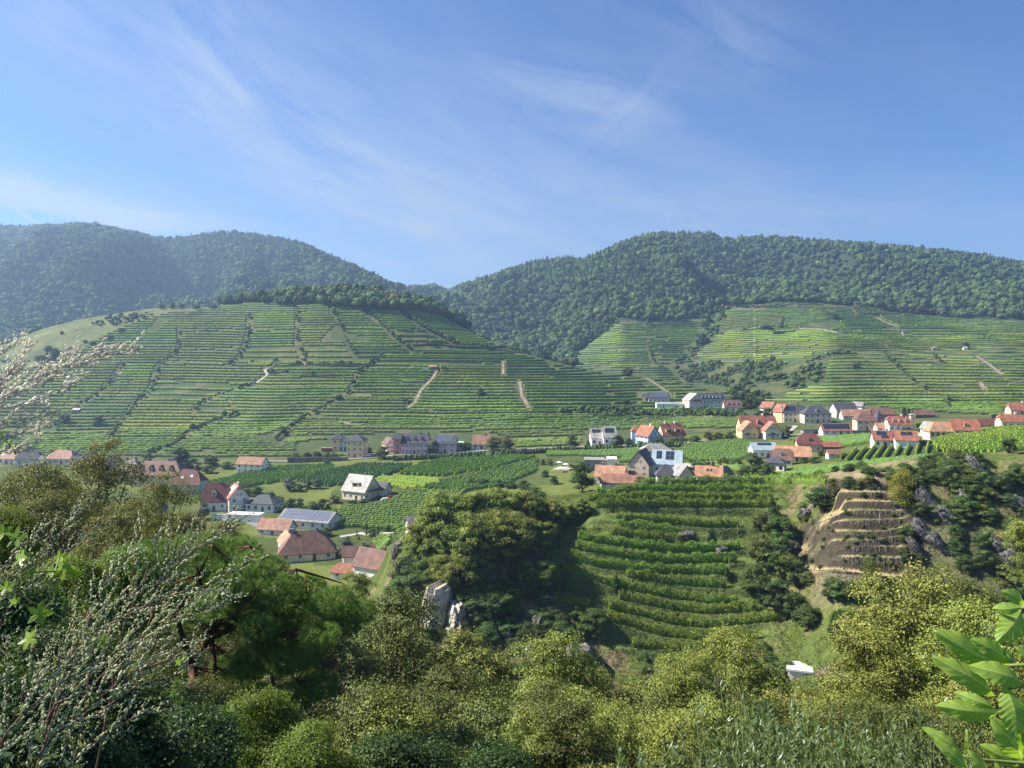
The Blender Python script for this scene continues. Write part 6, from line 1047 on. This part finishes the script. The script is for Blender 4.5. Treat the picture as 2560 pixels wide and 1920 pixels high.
# posts on the terraces
for i, (x, y) in enumerate([(1460, 1180), (1575, 1225), (1593, 1150), (1783, 1128), (1900, 1128), (1555, 1290)]):
    p = at(x, y, 112, 206); b = MB(); b.tube([(0, 0, -.2), (0, 0, 1.9)], [.05, .045], 6); o = b.build('post', M['rock_pale']); o.location = p; tag(o, ('thin post by the upper terrace rock pile', 'thin post at the right end of the vine terraces', 'thin post right of the upper rock pile', 'thin post at the left of the dry terraces', 'thin post among the highest dry terraces', 'thin post low on the vine terraces')[i], 'post', 'posts on the knoll terraces')

# ------------------------------------------------------------------ foreground
def pt(xd, yd, Y): return Vector(((xd/S-512)/F*Y, Y, z_at(yd, Y)))
RAD = dict(maple_shade=.42, maple=.40, maple2=.44, maple3=.36, chestnut=.40, chestnut2=.42, shrub=.55, shrub_dark=.55, bigshrub=.5)
BOLE = MB(); BOLE.tube([(0, 0, 0), (.02, 0, .5), (0, .01, 1)], [1.25, .95, .7], 9); BOLE = BOLE.mesh('trunk', True); BOLE.materials.append(M['bark'])
def fg(kind, xd, yt, Y, half, label, group=None, rz=None):
    """tree whose top reaches the given direction; it stands on the slope below; half = half width of its crown as seen"""
    q = pt(xd, yt, Y); g = float(Hz(q.x, q.y)); h = q.z-g; hc = half*1.12*Y/FD/RAD[kind]; hc = min(hc, h*1.05); cm, tm = proto(kind); nm = NAMES[kind]
    t = empty(nm, (q.x, q.y, g-.1), random.random()*6.28, label, nm, group); a = link('crown', cm, None, t); a.scale = (hc,)*3; a.location.z = h-hc; b = link('limbs', tm, None, t); b.scale = (hc,)*3; b.location.z = h-hc
    if h-hc > .4: c = link('trunk', BOLE, None, t); rr = hc*.022; c.scale = (rr, rr, h-hc*.8)
    return t
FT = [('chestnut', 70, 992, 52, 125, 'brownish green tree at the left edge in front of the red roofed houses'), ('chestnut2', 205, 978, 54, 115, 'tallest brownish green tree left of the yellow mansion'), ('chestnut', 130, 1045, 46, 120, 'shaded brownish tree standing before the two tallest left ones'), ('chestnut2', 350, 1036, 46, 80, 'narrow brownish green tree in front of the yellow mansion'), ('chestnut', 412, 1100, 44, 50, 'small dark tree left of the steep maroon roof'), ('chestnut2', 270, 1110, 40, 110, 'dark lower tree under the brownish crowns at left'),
 ('maple3', 768, 1232, 52, 50, 'small autumn coloured treetop right of the pine crown'), ('maple_shade', 850, 1282, 44, 130, 'large dark tree with yellow tips below the pale cliff'), ('maple_shade', 690, 1320, 38, 130, 'yellow green tree seen through the pine branches'), ('maple3', 1010, 1372, 42, 110, 'yellowish tree centre left in the foreground row'), ('maple', 1195, 1362, 38, 95, 'bright yellow green tree at the centre of the foreground'), ('maple3', 1290, 1440, 40, 90, 'lower yellowish tree right of the central bright one'),
 ('maple_shade', 1430, 1465, 42, 100, 'low tree between the central and the right hand trees'), ('maple', 1580, 1352, 42, 105, 'golden green tree left of the glaring white roof'), ('maple2', 1490, 1405, 36, 90, 'yellowish tree leaning on the golden green one'), ('maple2', 1985, 1232, 42, 170, 'biggest yellow speckled tree on the right'), ('maple', 2120, 1290, 37, 130, 'dense yellow green tree behind the walnut leaves'), ('maple3', 2225, 1110, 40, 60, 'tall tree cut by the right edge of the picture'), ('maple3', 1880, 1350, 38, 95, 'tree filling the left flank of the biggest speckled one'),
 ('maple', 1330, 1560, 26, 120, 'pale yellow crown low in the middle of the foreground'), ('maple_shade', 1080, 1510, 28, 150, 'shadowy tree below the centre left one'), ('maple_shade', 820, 1480, 28, 150, 'dark tree filling the lower middle left'), ('maple2', 1560, 1510, 26, 120, 'lower tree in front of the golden green one'), ('maple', 1850, 1480, 27, 120, 'lower tree in front of the biggest speckled one'), ('maple_shade', 600, 1440, 30, 130, 'dark leafed tree behind the pine trunk'),
 ('maple_shade', 960, 1450, 36, 120, 'mid height dark tree in the gap left of centre'), ('maple2', 2140, 1420, 28, 140, 'tree low at the right behind the walnut leaves'), ('maple_shade', 1200, 1480, 34, 100, 'shaded tree under the central bright one'), ('bigshrub', 560, 1490, 13, 90, 'bright round leafed shrub at the bottom left of centre'), ('bigshrub', 680, 1560, 12, 90, 'second bright leafed shrub along the bottom edge'), ('shrub_dark', 850, 1590, 14, 120, 'dark shrub along the bottom edge'), ('shrub_dark', 1060, 1620, 14, 110, 'dark shrub at the bottom centre'), ('shrub_dark', 400, 1530, 10, 120, 'dark green shrub low behind the mugwort'),
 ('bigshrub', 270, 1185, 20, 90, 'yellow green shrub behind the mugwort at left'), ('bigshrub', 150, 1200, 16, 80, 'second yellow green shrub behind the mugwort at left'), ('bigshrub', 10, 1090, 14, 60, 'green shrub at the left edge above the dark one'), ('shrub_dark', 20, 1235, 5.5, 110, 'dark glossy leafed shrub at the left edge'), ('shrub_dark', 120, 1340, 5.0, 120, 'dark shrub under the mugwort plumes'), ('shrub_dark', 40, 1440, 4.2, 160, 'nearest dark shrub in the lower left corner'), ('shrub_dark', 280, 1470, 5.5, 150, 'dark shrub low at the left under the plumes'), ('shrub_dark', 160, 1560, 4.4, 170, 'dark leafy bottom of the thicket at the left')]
FT += [('maple_shade', 430, 1460, 17, 85, 'dark crown hiding the foot of the pine'), ('maple_shade', 330, 1380, 18, 70, 'dark crown behind the mugwort left of the pine trunk'), ('maple', 480, 1120, 40, 45, 'brownish green treetop between the mugwort spikes and the solar hall')]
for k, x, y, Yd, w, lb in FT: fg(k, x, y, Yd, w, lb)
fr = random.Random(8)
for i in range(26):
    x = -60+i*92+fr.uniform(-30, 30); fg(fr.choice(['maple_shade', 'maple_shade', 'maple2'] if 300 < x < 1250 else ['maple', 'maple2', 'maple_shade']), x, fr.uniform(1500, 1640) if x > 500 else fr.uniform(1420, 1600), fr.uniform(20, 30), fr.uniform(95, 150), 'shaded olive green crown closing the bottom of the view, %s from the left' % ordw(i), 'shaded crowns low on the slope')
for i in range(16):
    x = 480+i*112+fr.uniform(-30, 30); fg('maple_shade' if x < 1100 or i % 3 == 0 else fr.choice(['maple', 'maple2', 'maple3']), x, 1470+fr.uniform(-30, 60), fr.uniform(32, 40), fr.uniform(110, 150), 'crown between the tall trees and the bottom ones, %s from the left' % ordw(i), 'crowns halfway down the slope')
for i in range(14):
    x = 40+i*160+fr.uniform(-30, 30); fg(fr.choice(['maple_shade', 'maple_shade', 'maple3']), x, 1640+fr.uniform(-20, 50), fr.uniform(14, 18), fr.uniform(110, 160), 'dark crown cut by the bottom edge, %s from the left' % ordw(i), 'dark crowns cut by the bottom edge')
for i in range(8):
    x = 250+i*62+fr.uniform(-15, 15); fg('maple_shade', x, 1300+fr.uniform(-30, 80), fr.uniform(32, 42), fr.uniform(70, 100), 'dim crown behind the pine, %s from the left' % ordw(i), 'dim crowns behind the pine')
# shrubs of upright shoots with narrow leaves
def shoots(seed, n, mat, leafk=1.0):
    rg = np.random.default_rng(seed); C = []; Nn = []; A = []; mb = MB()
    for i in range(n):
        a = rg.uniform(0, 6.28); r0 = rg.uniform(0, .22); top = rg.uniform(.55, 1); lean = rg.uniform(.05, .32); p0 = np.array((r0*math.cos(a), r0*math.sin(a), -.02)); p1 = p0+np.array((math.cos(a)*lean, math.sin(a)*lean, top)); mid = (p0+p1)/2+np.array((math.cos(a), math.sin(a), 0))*-.04
        t = np.linspace(0, 1, 44)[:, None]; q = (1-t)**2*p0+2*t*(1-t)*mid+t*t*p1; mb.tube([tuple(q[k]) for k in (0, 11, 22, 33, 43)], [.006, .005, .004, .003, .001], 4)
        for k in range(12, 44):
            for _ in range(2):
                b = rg.uniform(0, 6.28); d = np.array((math.cos(b), math.sin(b), rg.uniform(.5, 1.3))); d /= np.linalg.norm(d); l = .055*leafk*rg.uniform(.6, 1.2); s = np.cross(d, rg.normal(size=3)); s /= np.linalg.norm(s); w = l*.15; c = q[k]; up = np.cross(s, d)*l*.06
                C += [c, c+d*l*.5+s*w+up, c+d*l, c+d*l*.5-s*w+up]
    V = np.array(C); me = np_mesh('leaves', V, np.arange(len(V)).reshape(-1, 4)); me.materials.append(M[mat]); st = mb.mesh('stems', True); st.materials.append(M['twig']); return me, st
SH = [shoots(s, 80, 'willow') for s in (1, 2)]
for i, (x, y, Yd, w, lb) in enumerate([(1560, 1540, 12, .8, 'willow like shrub of grey green shoots left of the bright walnut leaves'), (1700, 1480, 12, .8, 'tallest willow like shrub below the white roof'), (1780, 1540, 10, .8, 'willow like shrub right of the tallest one'), (1900, 1560, 9, .8, 'willow like shrub beside the walnut twig'), (1450, 1600, 11, .8, 'willow like shrub farthest left of its group'), (1640, 1580, 9, .9, 'nearest willow like shrub on the bottom edge'), (2010, 1530, 10, .8, 'willow like shrub behind the walnut leaflets'), (1330, 1620, 11, .9, 'low willow like shrub at the bottom centre')]):
    q = pt(x, y, Yd); g = float(Hz(q.x, q.y)); t = empty('shrub', (q.x, q.y, g-.1), i*1.3, lb, 'shrub', None); h = q.z-g; t.scale = (h*w, h*w, h); me, st = SH[i % 2]; link('leaves', me, None, t); link('stems', st, None, t)
# the pine: crooked reddish limbs under flat tufted cushions
def pine():
    base = pt(470, 1900, 21); base.z = float(Hz(base.x, base.y))-.2; T0 = empty('pine_tree', base, 0, 'pine with crooked reddish limbs and flat bright green needle cushions, left of centre', 'pine tree'); rg = np.random.default_rng(4)
    tr = [pt(470, 1900, 21), pt(440, 1600, 21), pt(415, 1440, 21.2), pt(450, 1380, 21.5), pt(500, 1355, 21.5)]; tr[0] = base; off = lambda L: [tuple(p-base) for p in L]
    b = MB(); b.tube(off(tr), [.15, .13, .12, .11, .10], 10); b.build('trunk', M['pine_bark'], T0, True)
    limbs = [[pt(500, 1355, 21.5), pt(545, 1372, 21), pt(575, 1410, 20.5), pt(610, 1425, 20.5), pt(640, 1470, 20.3)], [pt(500, 1355, 21.5), pt(450, 1325, 21), pt(500, 1335, 20), pt(570, 1365, 20)], [pt(455, 1375, 21.5), pt(465, 1440, 21), pt(470, 1500, 20.8)], [pt(450, 1380, 21.5), pt(520, 1290, 22), pt(600, 1332, 22), pt(640, 1310, 22.5), pt(660, 1250, 23)], [pt(415, 1440, 21.2), pt(380, 1330, 21), pt(340, 1260, 21), pt(300, 1220, 21)],
      [pt(440, 1400, 21.3), pt(500, 1250, 22), pt(540, 1180, 22.5)], [pt(520, 1290, 22), pt(640, 1230, 22.5), pt(740, 1260, 23)], [pt(450, 1360, 21), pt(430, 1240, 20), pt(460, 1180, 20)], [pt(575, 1410, 20.5), pt(590, 1470, 20), pt(600, 1530, 20)]]
    lb = MB()
    for L in limbs: lb.tube(off(L), [.085*(1-.8*i/(len(L)-1)) for i in range(len(L))], 7)
    cush = [(470, 1200, 55), (510, 1190, 45), (570, 1228, 42), (520, 1235, 60), (590, 1275, 52), (655, 1272, 42), (722, 1296, 40), (775, 1320, 34), (700, 1330, 50), (640, 1310, 45), (560, 1320, 45), (430, 1250, 55), (380, 1220, 50), (330, 1200, 50), (280, 1210, 45), (330, 1270, 45), (450, 1310, 40), (500, 1290, 50), (620, 1375, 40), (560, 1395, 38), (650, 1420, 36), (640, 1500, 42), (600, 1545, 40), (690, 1480, 38), (500, 1440, 36), (470, 1520, 40), (540, 1500, 34), (420, 1180, 45), (360, 1300, 40), (250, 1260, 40), (740, 1345, 36), (470, 1262, 42), (540, 1305, 42), (610, 1338, 38), (690, 1372, 36), (480, 1350, 40), (420, 1335, 42), (560, 1352, 38), (620, 1425, 40), (540, 1440, 36), (400, 1290, 40)]
    C = []
    for x, y, r in cush:
        Yd = 21+rg.uniform(-1.5, 2.5); c = pt(x, y, Yd)-base; rr = r*Yd/FD; m = int(330*(rr/.6)**1.6); rr *= 1.12; q = rg.normal(size=(m, 3)); q /= np.linalg.norm(q, axis=1)[:, None]; q *= rg.uniform(.45, 1, (m, 1))**.5; C.append(np.array(c)+q*rr*np.array((1.15, 1.1, .62)))
        for _ in range(5): e = Vector(np.array(c)+rg.normal(size=3)*rr*.5*np.array((1, 1, .4))); n = min((Vector(p)-base for L in limbs for p in L), key=lambda v: (v-e).length); lb.tube([n, n.lerp(e, .5)-Vector((0, 0, .08)), e], [.03, .02, .008], 4)
    lb.build('limbs', M['pine_bark'], T0, True); C = np.vstack(C); n = len(C); k = 26; ax = rg.normal(size=(n, 3))*.5+np.array((0, 0, 1.0)); ax /= np.linalg.norm(ax, axis=1)[:, None]
    P = np.repeat(C, k, 0); A = np.repeat(ax, k, 0); d = A*.55+rg.normal(size=P.shape)*.62; d /= np.linalg.norm(d, axis=1)[:, None]; l = rg.uniform(.10, .17, (len(P), 1)); s = np.cross(d, rg.normal(size=P.shape)); s /= np.linalg.norm(s, axis=1)[:, None]; P = P-A*rg.uniform(0, .09, (len(P), 1))
    V = np.stack([P-s*.005, P+s*.005, P+d*l], 1).reshape(-1, 3); link('needles', np_mesh('needles', V, np.arange(len(V)).reshape(-1, 3)), M['needle'], T0); print('pine tris', len(V)//3)
pine()
# mugwort: arching stems with rows of bud spikes
BEAD = (np.array([(1, 0, 0), (-1, 0, 0), (0, 1, 0), (0, -1, 0), (0, 0, 1), (0, 0, -1)], float), np.array([(0, 2, 4), (2, 1, 4), (1, 3, 4), (3, 0, 4), (2, 0, 5), (1, 2, 5), (3, 1, 5), (0, 3, 5)]))
def mugwort(stems, label, mat, seed, group=None, bead=.0031, leaves=True):
    if mat == 'mug_dry': bead = .0036; stems = [(p, y, d*1.25, l) for p, y, d, l in stems]
    rg = np.random.default_rng(seed); base = None; sb = MB(); BP = []; BS = []; BD = []; LV = []
    for st in stems:
        Bp = []; Bs = []; Bd = []; BP.append(Bp); BS.append(Bs); BD.append(Bd); pts, Yd, dens, sl = st; P = [np.array(pt(x, y, Yd+i*.04)) for i, (x, y) in enumerate(pts)]; base = P[0] if base is None else base
        n = 60; tt = np.linspace(0, len(P)-1, n); q = np.array([[np.interp(t, range(len(P)), [p[c] for p in P]) for c in range(3)] for t in tt])
        for _ in range(6): q[1:-1] = (q[:-2]+2*q[1:-1]+q[2:])/4
        L = np.linalg.norm(q[-1]-q[0]); sb.tube([tuple(v-base) for v in q[::6]]+[tuple(q[-1]-base)], list(np.linspace(.0022 if mat == 'mug_dry' else .0030, .0006, len(q[::6])+1)), 6); side = 1
        nb = int((12 if mat == 'mug_bud' else 17)*dens*max(.4, L/.5))
        for j in range(nb):
            t = .10+.90*j/nb; i = min(n-2, int(t*(n-1))); o = q[i]; ax = q[i+1]-q[i]; ax /= np.linalg.norm(ax); side = -side
            perp = np.array((-ax[2], 0, ax[0]))*side+np.array((0, rg.uniform(-.8, .8), .35)); perp /= np.linalg.norm(perp); ang = rg.uniform(.3, .6); d = ax*math.cos(ang)+perp*math.sin(ang); bl = sl*(1-.75*t)*rg.uniform(.6, 1.2)+.012; e = o+d*bl+np.array((0, 0, bl*.12)); sb.tube([tuple(o-base), tuple((o+e)/2-base+np.array((0, 0, -.003))), tuple(e-base)], [.0009, .0007, .0003], 4)
            m = max(3, int(bl/bead/1.05)); s = np.linspace(.08, 1, m)[:, None]; c = o+(e-o)*s+rg.normal(size=(m, 3))*bead*.7; Bp.append(c); Bs.append(bead*(1.15-.5*s[:, 0])*rg.uniform(.7, 1.3, m)); Bd.append(np.repeat(d[None], m, 0))
            if leaves and t < .75 and rg.random() < .6:
                for _ in range(2): ld = perp*.7+ax*.5+rg.normal(size=3)*.35; ld /= np.linalg.norm(ld); ll = rg.uniform(.02, .05)*(1.1-t); w = np.cross(ld, rg.normal(size=3)); w /= np.linalg.norm(w); LV += [o, o+ld*ll*.5+w*ll*.16, o+ld*ll, o+ld*ll*.5-w*ll*.16]
    H = empty('mugwort', tuple(base), 0, label, 'mugwort', group); sb.build('stems', M['mug_stem' if mat == 'mug_bud' else 'dry_stem'], H, True); v0, f0 = BEAD
    for k in range(len(stems)):
        P_ = np.vstack(BP[k])-base; Bs = np.concatenate(BS[k])*rg.uniform(.6, 1.25, len(P_)); Bd = np.vstack(BD[k]); m = len(P_); P_ = P_+rg.normal(size=P_.shape)*bead*.5; Bd = Bd+rg.normal(size=Bd.shape)*.45; Bd /= np.linalg.norm(Bd, axis=1)[:, None]
        a = np.cross(Bd, rg.normal(size=(m, 3))); a /= np.linalg.norm(a, axis=1)[:, None]; b = np.cross(Bd, a); V = P_[:, None]+Bs[:, None, None]*(v0[None, :, 0:1]*a[:, None]*.75+v0[None, :, 1:2]*b[:, None]*.75+v0[None, :, 2:3]*Bd[:, None]*1.9); Fc = (f0[None]+6*np.arange(m)[:, None, None]).reshape(-1, 3)
        link('flower_buds', np_mesh('flower_buds', V.reshape(-1, 3), Fc, True), M[mat], H)
    if LV: LV = np.array(LV)-base; link('leaves', np_mesh('leaves', LV, np.arange(len(LV)).reshape(-1, 4)), M['mug_leaf'], H)
def ext(a, b, y=1720):   # carry a stem down to below the frame
    return a
mugwort([([(-60, 1760), (40, 1520), (98, 1458), (197, 1366), (350, 1290), (460, 1262), (559, 1201)], 1.75, 1.5, .17)], 'longest mugwort shoot, its pale green plume tip nearest the solar hall', 'mug_bud', 1)
mugwort([([(40, 1800), (120, 1520), (218, 1426), (352, 1349), (440, 1318), (503, 1282)], 1.8, 1.4, .15), ([(120, 1520), (300, 1450), (400, 1410), (450, 1370)], 1.85, 1.2, .10)], 'pale green mugwort plume just under the longest one', 'mug_bud', 2)
mugwort([([(60, 1800), (120, 1450), (211, 1317), (352, 1247), (440, 1170), (512, 1118)], 1.95, 1.5, .17), ([(150, 1420), (280, 1330), (330, 1200), (345, 1150)], 2.0, 1.1, .08)], 'upper mugwort plume pointing at the white garage', 'mug_bud', 3)
mugwort([([(200, 1700), (260, 1400), (290, 1220), (309, 1110)], 2.0, 1.0, .07), ([(240, 1500), (330, 1300), (360, 1210), (368, 1138)], 2.0, 1.0, .07), ([(300, 1400), (370, 1230), (392, 1125)], 2.05, 1.0, .07), ([(330, 1400), (400, 1210), (424, 1104)], 2.1, 1.0, .06)], 'cluster of upright mugwort spikes between the plumes', 'mug_bud', 4)
mugwort([([(-80, 1500), (0, 1264), (80, 1200), (151, 1127), (185, 1080)], 2.1, 1.4, .10), ([(-80, 1450), (0, 1230), (60, 1170), (100, 1130)], 2.15, 1.3, .09), ([(-60, 1520), (20, 1290), (110, 1230), (180, 1160), (250, 1120)], 2.1, 1.2, .08)], 'mugwort stalks fanning up at the left edge below the autumn trees', 'mug_bud', 5)
mugwort([([(0, 1800), (100, 1600), (200, 1520), (300, 1440), (390, 1390)], 1.6, 1.3, .13), ([(60, 1780), (160, 1640), (270, 1560), (330, 1530)], 1.6, 1.3, .13), ([(-60, 1700), (30, 1560), (120, 1480), (200, 1440)], 1.6, 1.3, .12), ([(130, 1780), (180, 1560), (200, 1400), (230, 1300)], 1.7, 1.1, .10)], 'shaded grey green mugwort stalks in the lower left corner', 'mug_bud', 6)
mugwort([([(100, 1560), (170, 1420), (260, 1330), (330, 1290)], 1.9, 1.3, .11), ([(120, 1500), (200, 1300), (240, 1240), (290, 1180)], 1.95, 1.3, .10), ([(200, 1480), (300, 1380), (380, 1330), (430, 1280)], 1.9, 1.3, .11), ([(180, 1560), (300, 1480), (380, 1460), (440, 1420)], 1.8, 1.2, .09)], 'mugwort plumes crowding the middle of the clump', 'mug_bud', 7)
mugwort([([(-160, 960), (-60, 900), (0, 859), (120, 810), (220, 770), (301, 747)], 1.7, 1.2, .10), ([(-60, 900), (60, 840), (130, 790), (168, 748)], 1.7, 1.2, .07), ([(0, 860), (110, 800), (200, 765), (230, 757)], 1.72, 1.1, .06), ([(20, 880), (120, 850), (150, 835), (176, 820)], 1.7, 1.1, .05)], 'longest tan dry mugwort plume across the left vineyards', 'mug_dry', 8, 'tan dry mugwort plumes at the left edge', leaves=False)
mugwort([([(-80, 900), (0, 834), (40, 780), (68, 739)], 1.75, 1.3, .07), ([(-60, 860), (-10, 830), (30, 800), (50, 795)], 1.75, 1.2, .05)], 'tan dry mugwort plume standing steeply against the meadow', 'mug_dry', 9, 'tan dry mugwort plumes at the left edge', leaves=False)
mugwort([([(-100, 830), (-20, 780), (20, 750), (55, 724)], 1.8, 1.2, .05)], 'topmost tan dry mugwort tip at the left edge', 'mug_dry', 10, 'tan dry mugwort plumes at the left edge', leaves=False)
mugwort([([(-100, 960), (0, 918), (60, 905), (134, 886)], 1.7, 1.3, .06), ([(-100, 985), (0, 946), (60, 935), (118, 908)], 1.7, 1.2, .06), ([(-100, 1000), (0, 976), (50, 965), (87, 949)], 1.7, 1.2, .05)], 'lowest tan dry mugwort plumes above the autumn trees', 'mug_dry', 11, 'tan dry mugwort plumes at the left edge', leaves=False)
# single bright lobed leaves of a climbing vine
def lobed(c, r, nrm, up, rg):
    nrm = Vector(nrm).normalized(); u = Vector(up); u = (u-nrm*u.dot(nrm)).normalized(); s = nrm.cross(u); n = 45; V = [c]; 
    for k in range(n):
        a = 2*math.pi*k/n; rr = r*(.72+.28*math.cos(5*a)+.05*math.cos(15*a))*(1-.35*max(0, -math.cos(a))**6); V.append(c+u*rr*math.cos(a)+s*rr*math.sin(a)+nrm*(.12*r*math.cos(2*a)+rg.uniform(-.02, .02)*r))
    return [tuple(v) for v in V], [(0, k+1, (k+1) % n+1) for k in range(n)]
def climber(name, pl, label, seed):
    rg = random.Random(seed); H = None; V = []; Fc = []; sb = MB(); base = None; prev = None
    for x, y, w, Yd in pl:
        c = pt(x, y, Yd); base = base or c.copy(); r = w*Yd/FD*.62; v, f = lobed(c-base, r, (rg.uniform(-.7, .3), -1, rg.uniform(.1, .9)), (rg.uniform(-.6, .6), .2, 1), rg); b = len(V); V += v; Fc += [tuple(i+b for i in t) for t in f]
        if prev is not None: sb.tube([tuple(prev-base), tuple((prev+c)/2-base+Vector((.01, .02, -.02))), tuple(c-base)], [.0018, .0016, .001], 5)
        prev = c
    H = empty('climbing_vine', base, 0, label, 'vine'); link('leaves', np_mesh('leaves', np.array(V), np.array(Fc), True), M['vine_leaf'], H); sb.build('stems', M['twig'], H)
climber('a', [(12, 966, 40, 1.8), (4, 945, 22, 1.8), (30, 972, 24, 1.8)], 'bright lobed leaves at the left edge just above the first roofs', 1)
climber('b', [(8, 1150, 34, 1.7), (34, 1163, 42, 1.7), (46, 1205, 44, 1.7), (66, 1238, 16, 1.7), (128, 1204, 26, 1.8), (136, 1226, 52, 1.8), (160, 1240, 30, 1.8), (110, 1235, 30, 1.8), (84, 1327, 46, 1.75), (60, 1382, 40, 1.7), (221, 1384, 30, 1.9), (205, 1370, 20, 1.9), (14, 1270, 30, 1.7), (30, 1300, 26, 1.7)], 'glowing lobed leaves scattered over the dark shrub at the left edge', 2)
climber('c', [(385, 1430, 18, 2.6), (392, 1450, 20, 2.6), (380, 1475, 18, 2.6), (372, 1500, 16, 2.6), (400, 1420, 14, 2.6)], 'small round backlit leaves hanging under the mugwort plumes', 3)
# dark big leafed foliage of the hazel at the left edge is the shrub; walnut twig on the right
def leaflet(c0, c1, w, roll, rg, nx=60, ny=17):
    c0, c1 = Vector(c0), Vector(c1); d = c1-c0; L = d.length; d.normalize(); nr = Vector((0, -1, .35)); nr = (nr-d*nr.dot(d)).normalized(); nr = Matrix.Rotation(roll, 3, d) @ nr; s = d.cross(nr); V = []; col = []
    ph = rg.uniform(0, 6)
    for i in range(nx):
        t = i/(nx-1); wd = L*w*math.sin(math.pi*min(1, t*.975+.015)**1.08)**.78
        for j in range(ny):
            v = (j/(ny-1))*2-1; z = L*(.10*math.sin(math.pi*t)*1.0-.09*abs(v)*1+.16*v*v*0)+L*.010*math.sin(t*26+ph)*v*v+L*.010*math.sin((t*9-abs(v)*1.6)*2*math.pi)*abs(v)+L*.02*abs(v); z += -L*.18*t*t
            V.append(tuple(c0+d*(t*L)+s*(v*wd*(1+.04*math.sin(t*34+ph)))+nr*z)); vein = 1.0 if j == ny//2 else (.55 if abs(((t*9-abs(v)*1.6) % 1)-.5) > .41 else 0); col.append((vein,)*3)
    I = np.arange(nx*ny).reshape(nx, ny); return V, np.stack([I[:-1, :-1], I[1:, :-1], I[1:, 1:], I[:-1, 1:]], -1).reshape(-1, 4), col
WL = [((2183, 1437), (2049, 1389), .15), ((2180, 1432), (2121, 1384), .18), ((2151, 1504), (2042, 1425), .14), ((2214, 1478), (2114, 1436), .19), ((2160, 1541), (2044, 1530), .15), ((2150, 1530), (2067, 1496), .14), ((2172, 1482), (2206, 1592), .26), ((2207, 1312), (2146, 1317), .22), ((2207, 1316), (2168, 1376), .20), ((2214, 1308), (2184, 1278), .20), ((2220, 1325), (2190, 1385), .2), ((2084, 1634), (2007, 1569), .13), ((2095, 1665), (2039, 1611), .14),
 ((2209, 1640), (2167, 1572), .2), ((2084, 1630), (2096, 1583), .1), ((2216, 1650), (2134, 1622), .17), ((2192, 1440), (2169, 1400), .25), ((2230, 1440), (2205, 1395), .2), ((2130, 1690), (2110, 1630), .18), ((2240, 1560), (2200, 1510), .2), ((2160, 1700), (2160, 1640), .2)]
rg = random.Random(2); base = pt(2300, 1560, 1.45); H = empty('walnut_twig', base, 0, 'sunlit walnut twig with large ribbed leaflets reaching in from the right edge', 'walnut twig')
for i, (a, b, w) in enumerate(WL):
    Yd = 1.42+rg.uniform(-.06, .08); v, f, c = leaflet(pt(a[0], a[1], Yd)-base, pt(b[0], b[1], Yd-rg.uniform(-.02, .05))-base, w*1.15, rg.uniform(-.6, .6), rg)
    link('leaflet', np_mesh('leaflet', np.array(v), f, True, np.array(c)), M['walnut'], H)
b = MB()
for L in [[(2330, 1240), (2322, 1420), (2322, 1540), (2332, 1680)], [(2320, 1470), (2214, 1480), (2172, 1490), (2150, 1530)], [(2320, 1420), (2230, 1436), (2180, 1437)], [(2320, 1300), (2230, 1310), (2200, 1314)], [(2330, 1660), (2200, 1648), (2110, 1640), (2080, 1632)], [(2150, 1530), (2170, 1490), (2190, 1440)], [(2330, 1600), (2250, 1570), (2209, 1640)]]:
    b.tube([tuple(pt(x, y, 1.44)-base) for x, y in L], [.004, .0032, .0026, .002][:len(L)], 7)
b.build('twig', M['twig'], H, True)

# ------------------------------------------------------------------ air
def haze():
    lo = float(T.min())-1.5; hi = float(T.max())+30; b = MB(); b.box(-4300, 4300, -60, 4400, lo, hi); m = bpy.data.materials.new('haze'); m.use_nodes = True; nt = m.node_tree; nt.nodes.clear()
    out = N_(nt, 'ShaderNodeOutputMaterial'); v = N_(nt, 'ShaderNodeVolumePrincipled'); v.inputs['Color'].default_value = (.46, .68, 1, 1); v.inputs['Density'].default_value = HAZE; v.inputs['Anisotropy'].default_value = .45; L_(nt, v.outputs[0], out.inputs['Volume'])
    o = b.build('haze', m); tag(o, 'thin blue haze filling the valley air', 'haze', kind='stuff')
haze()
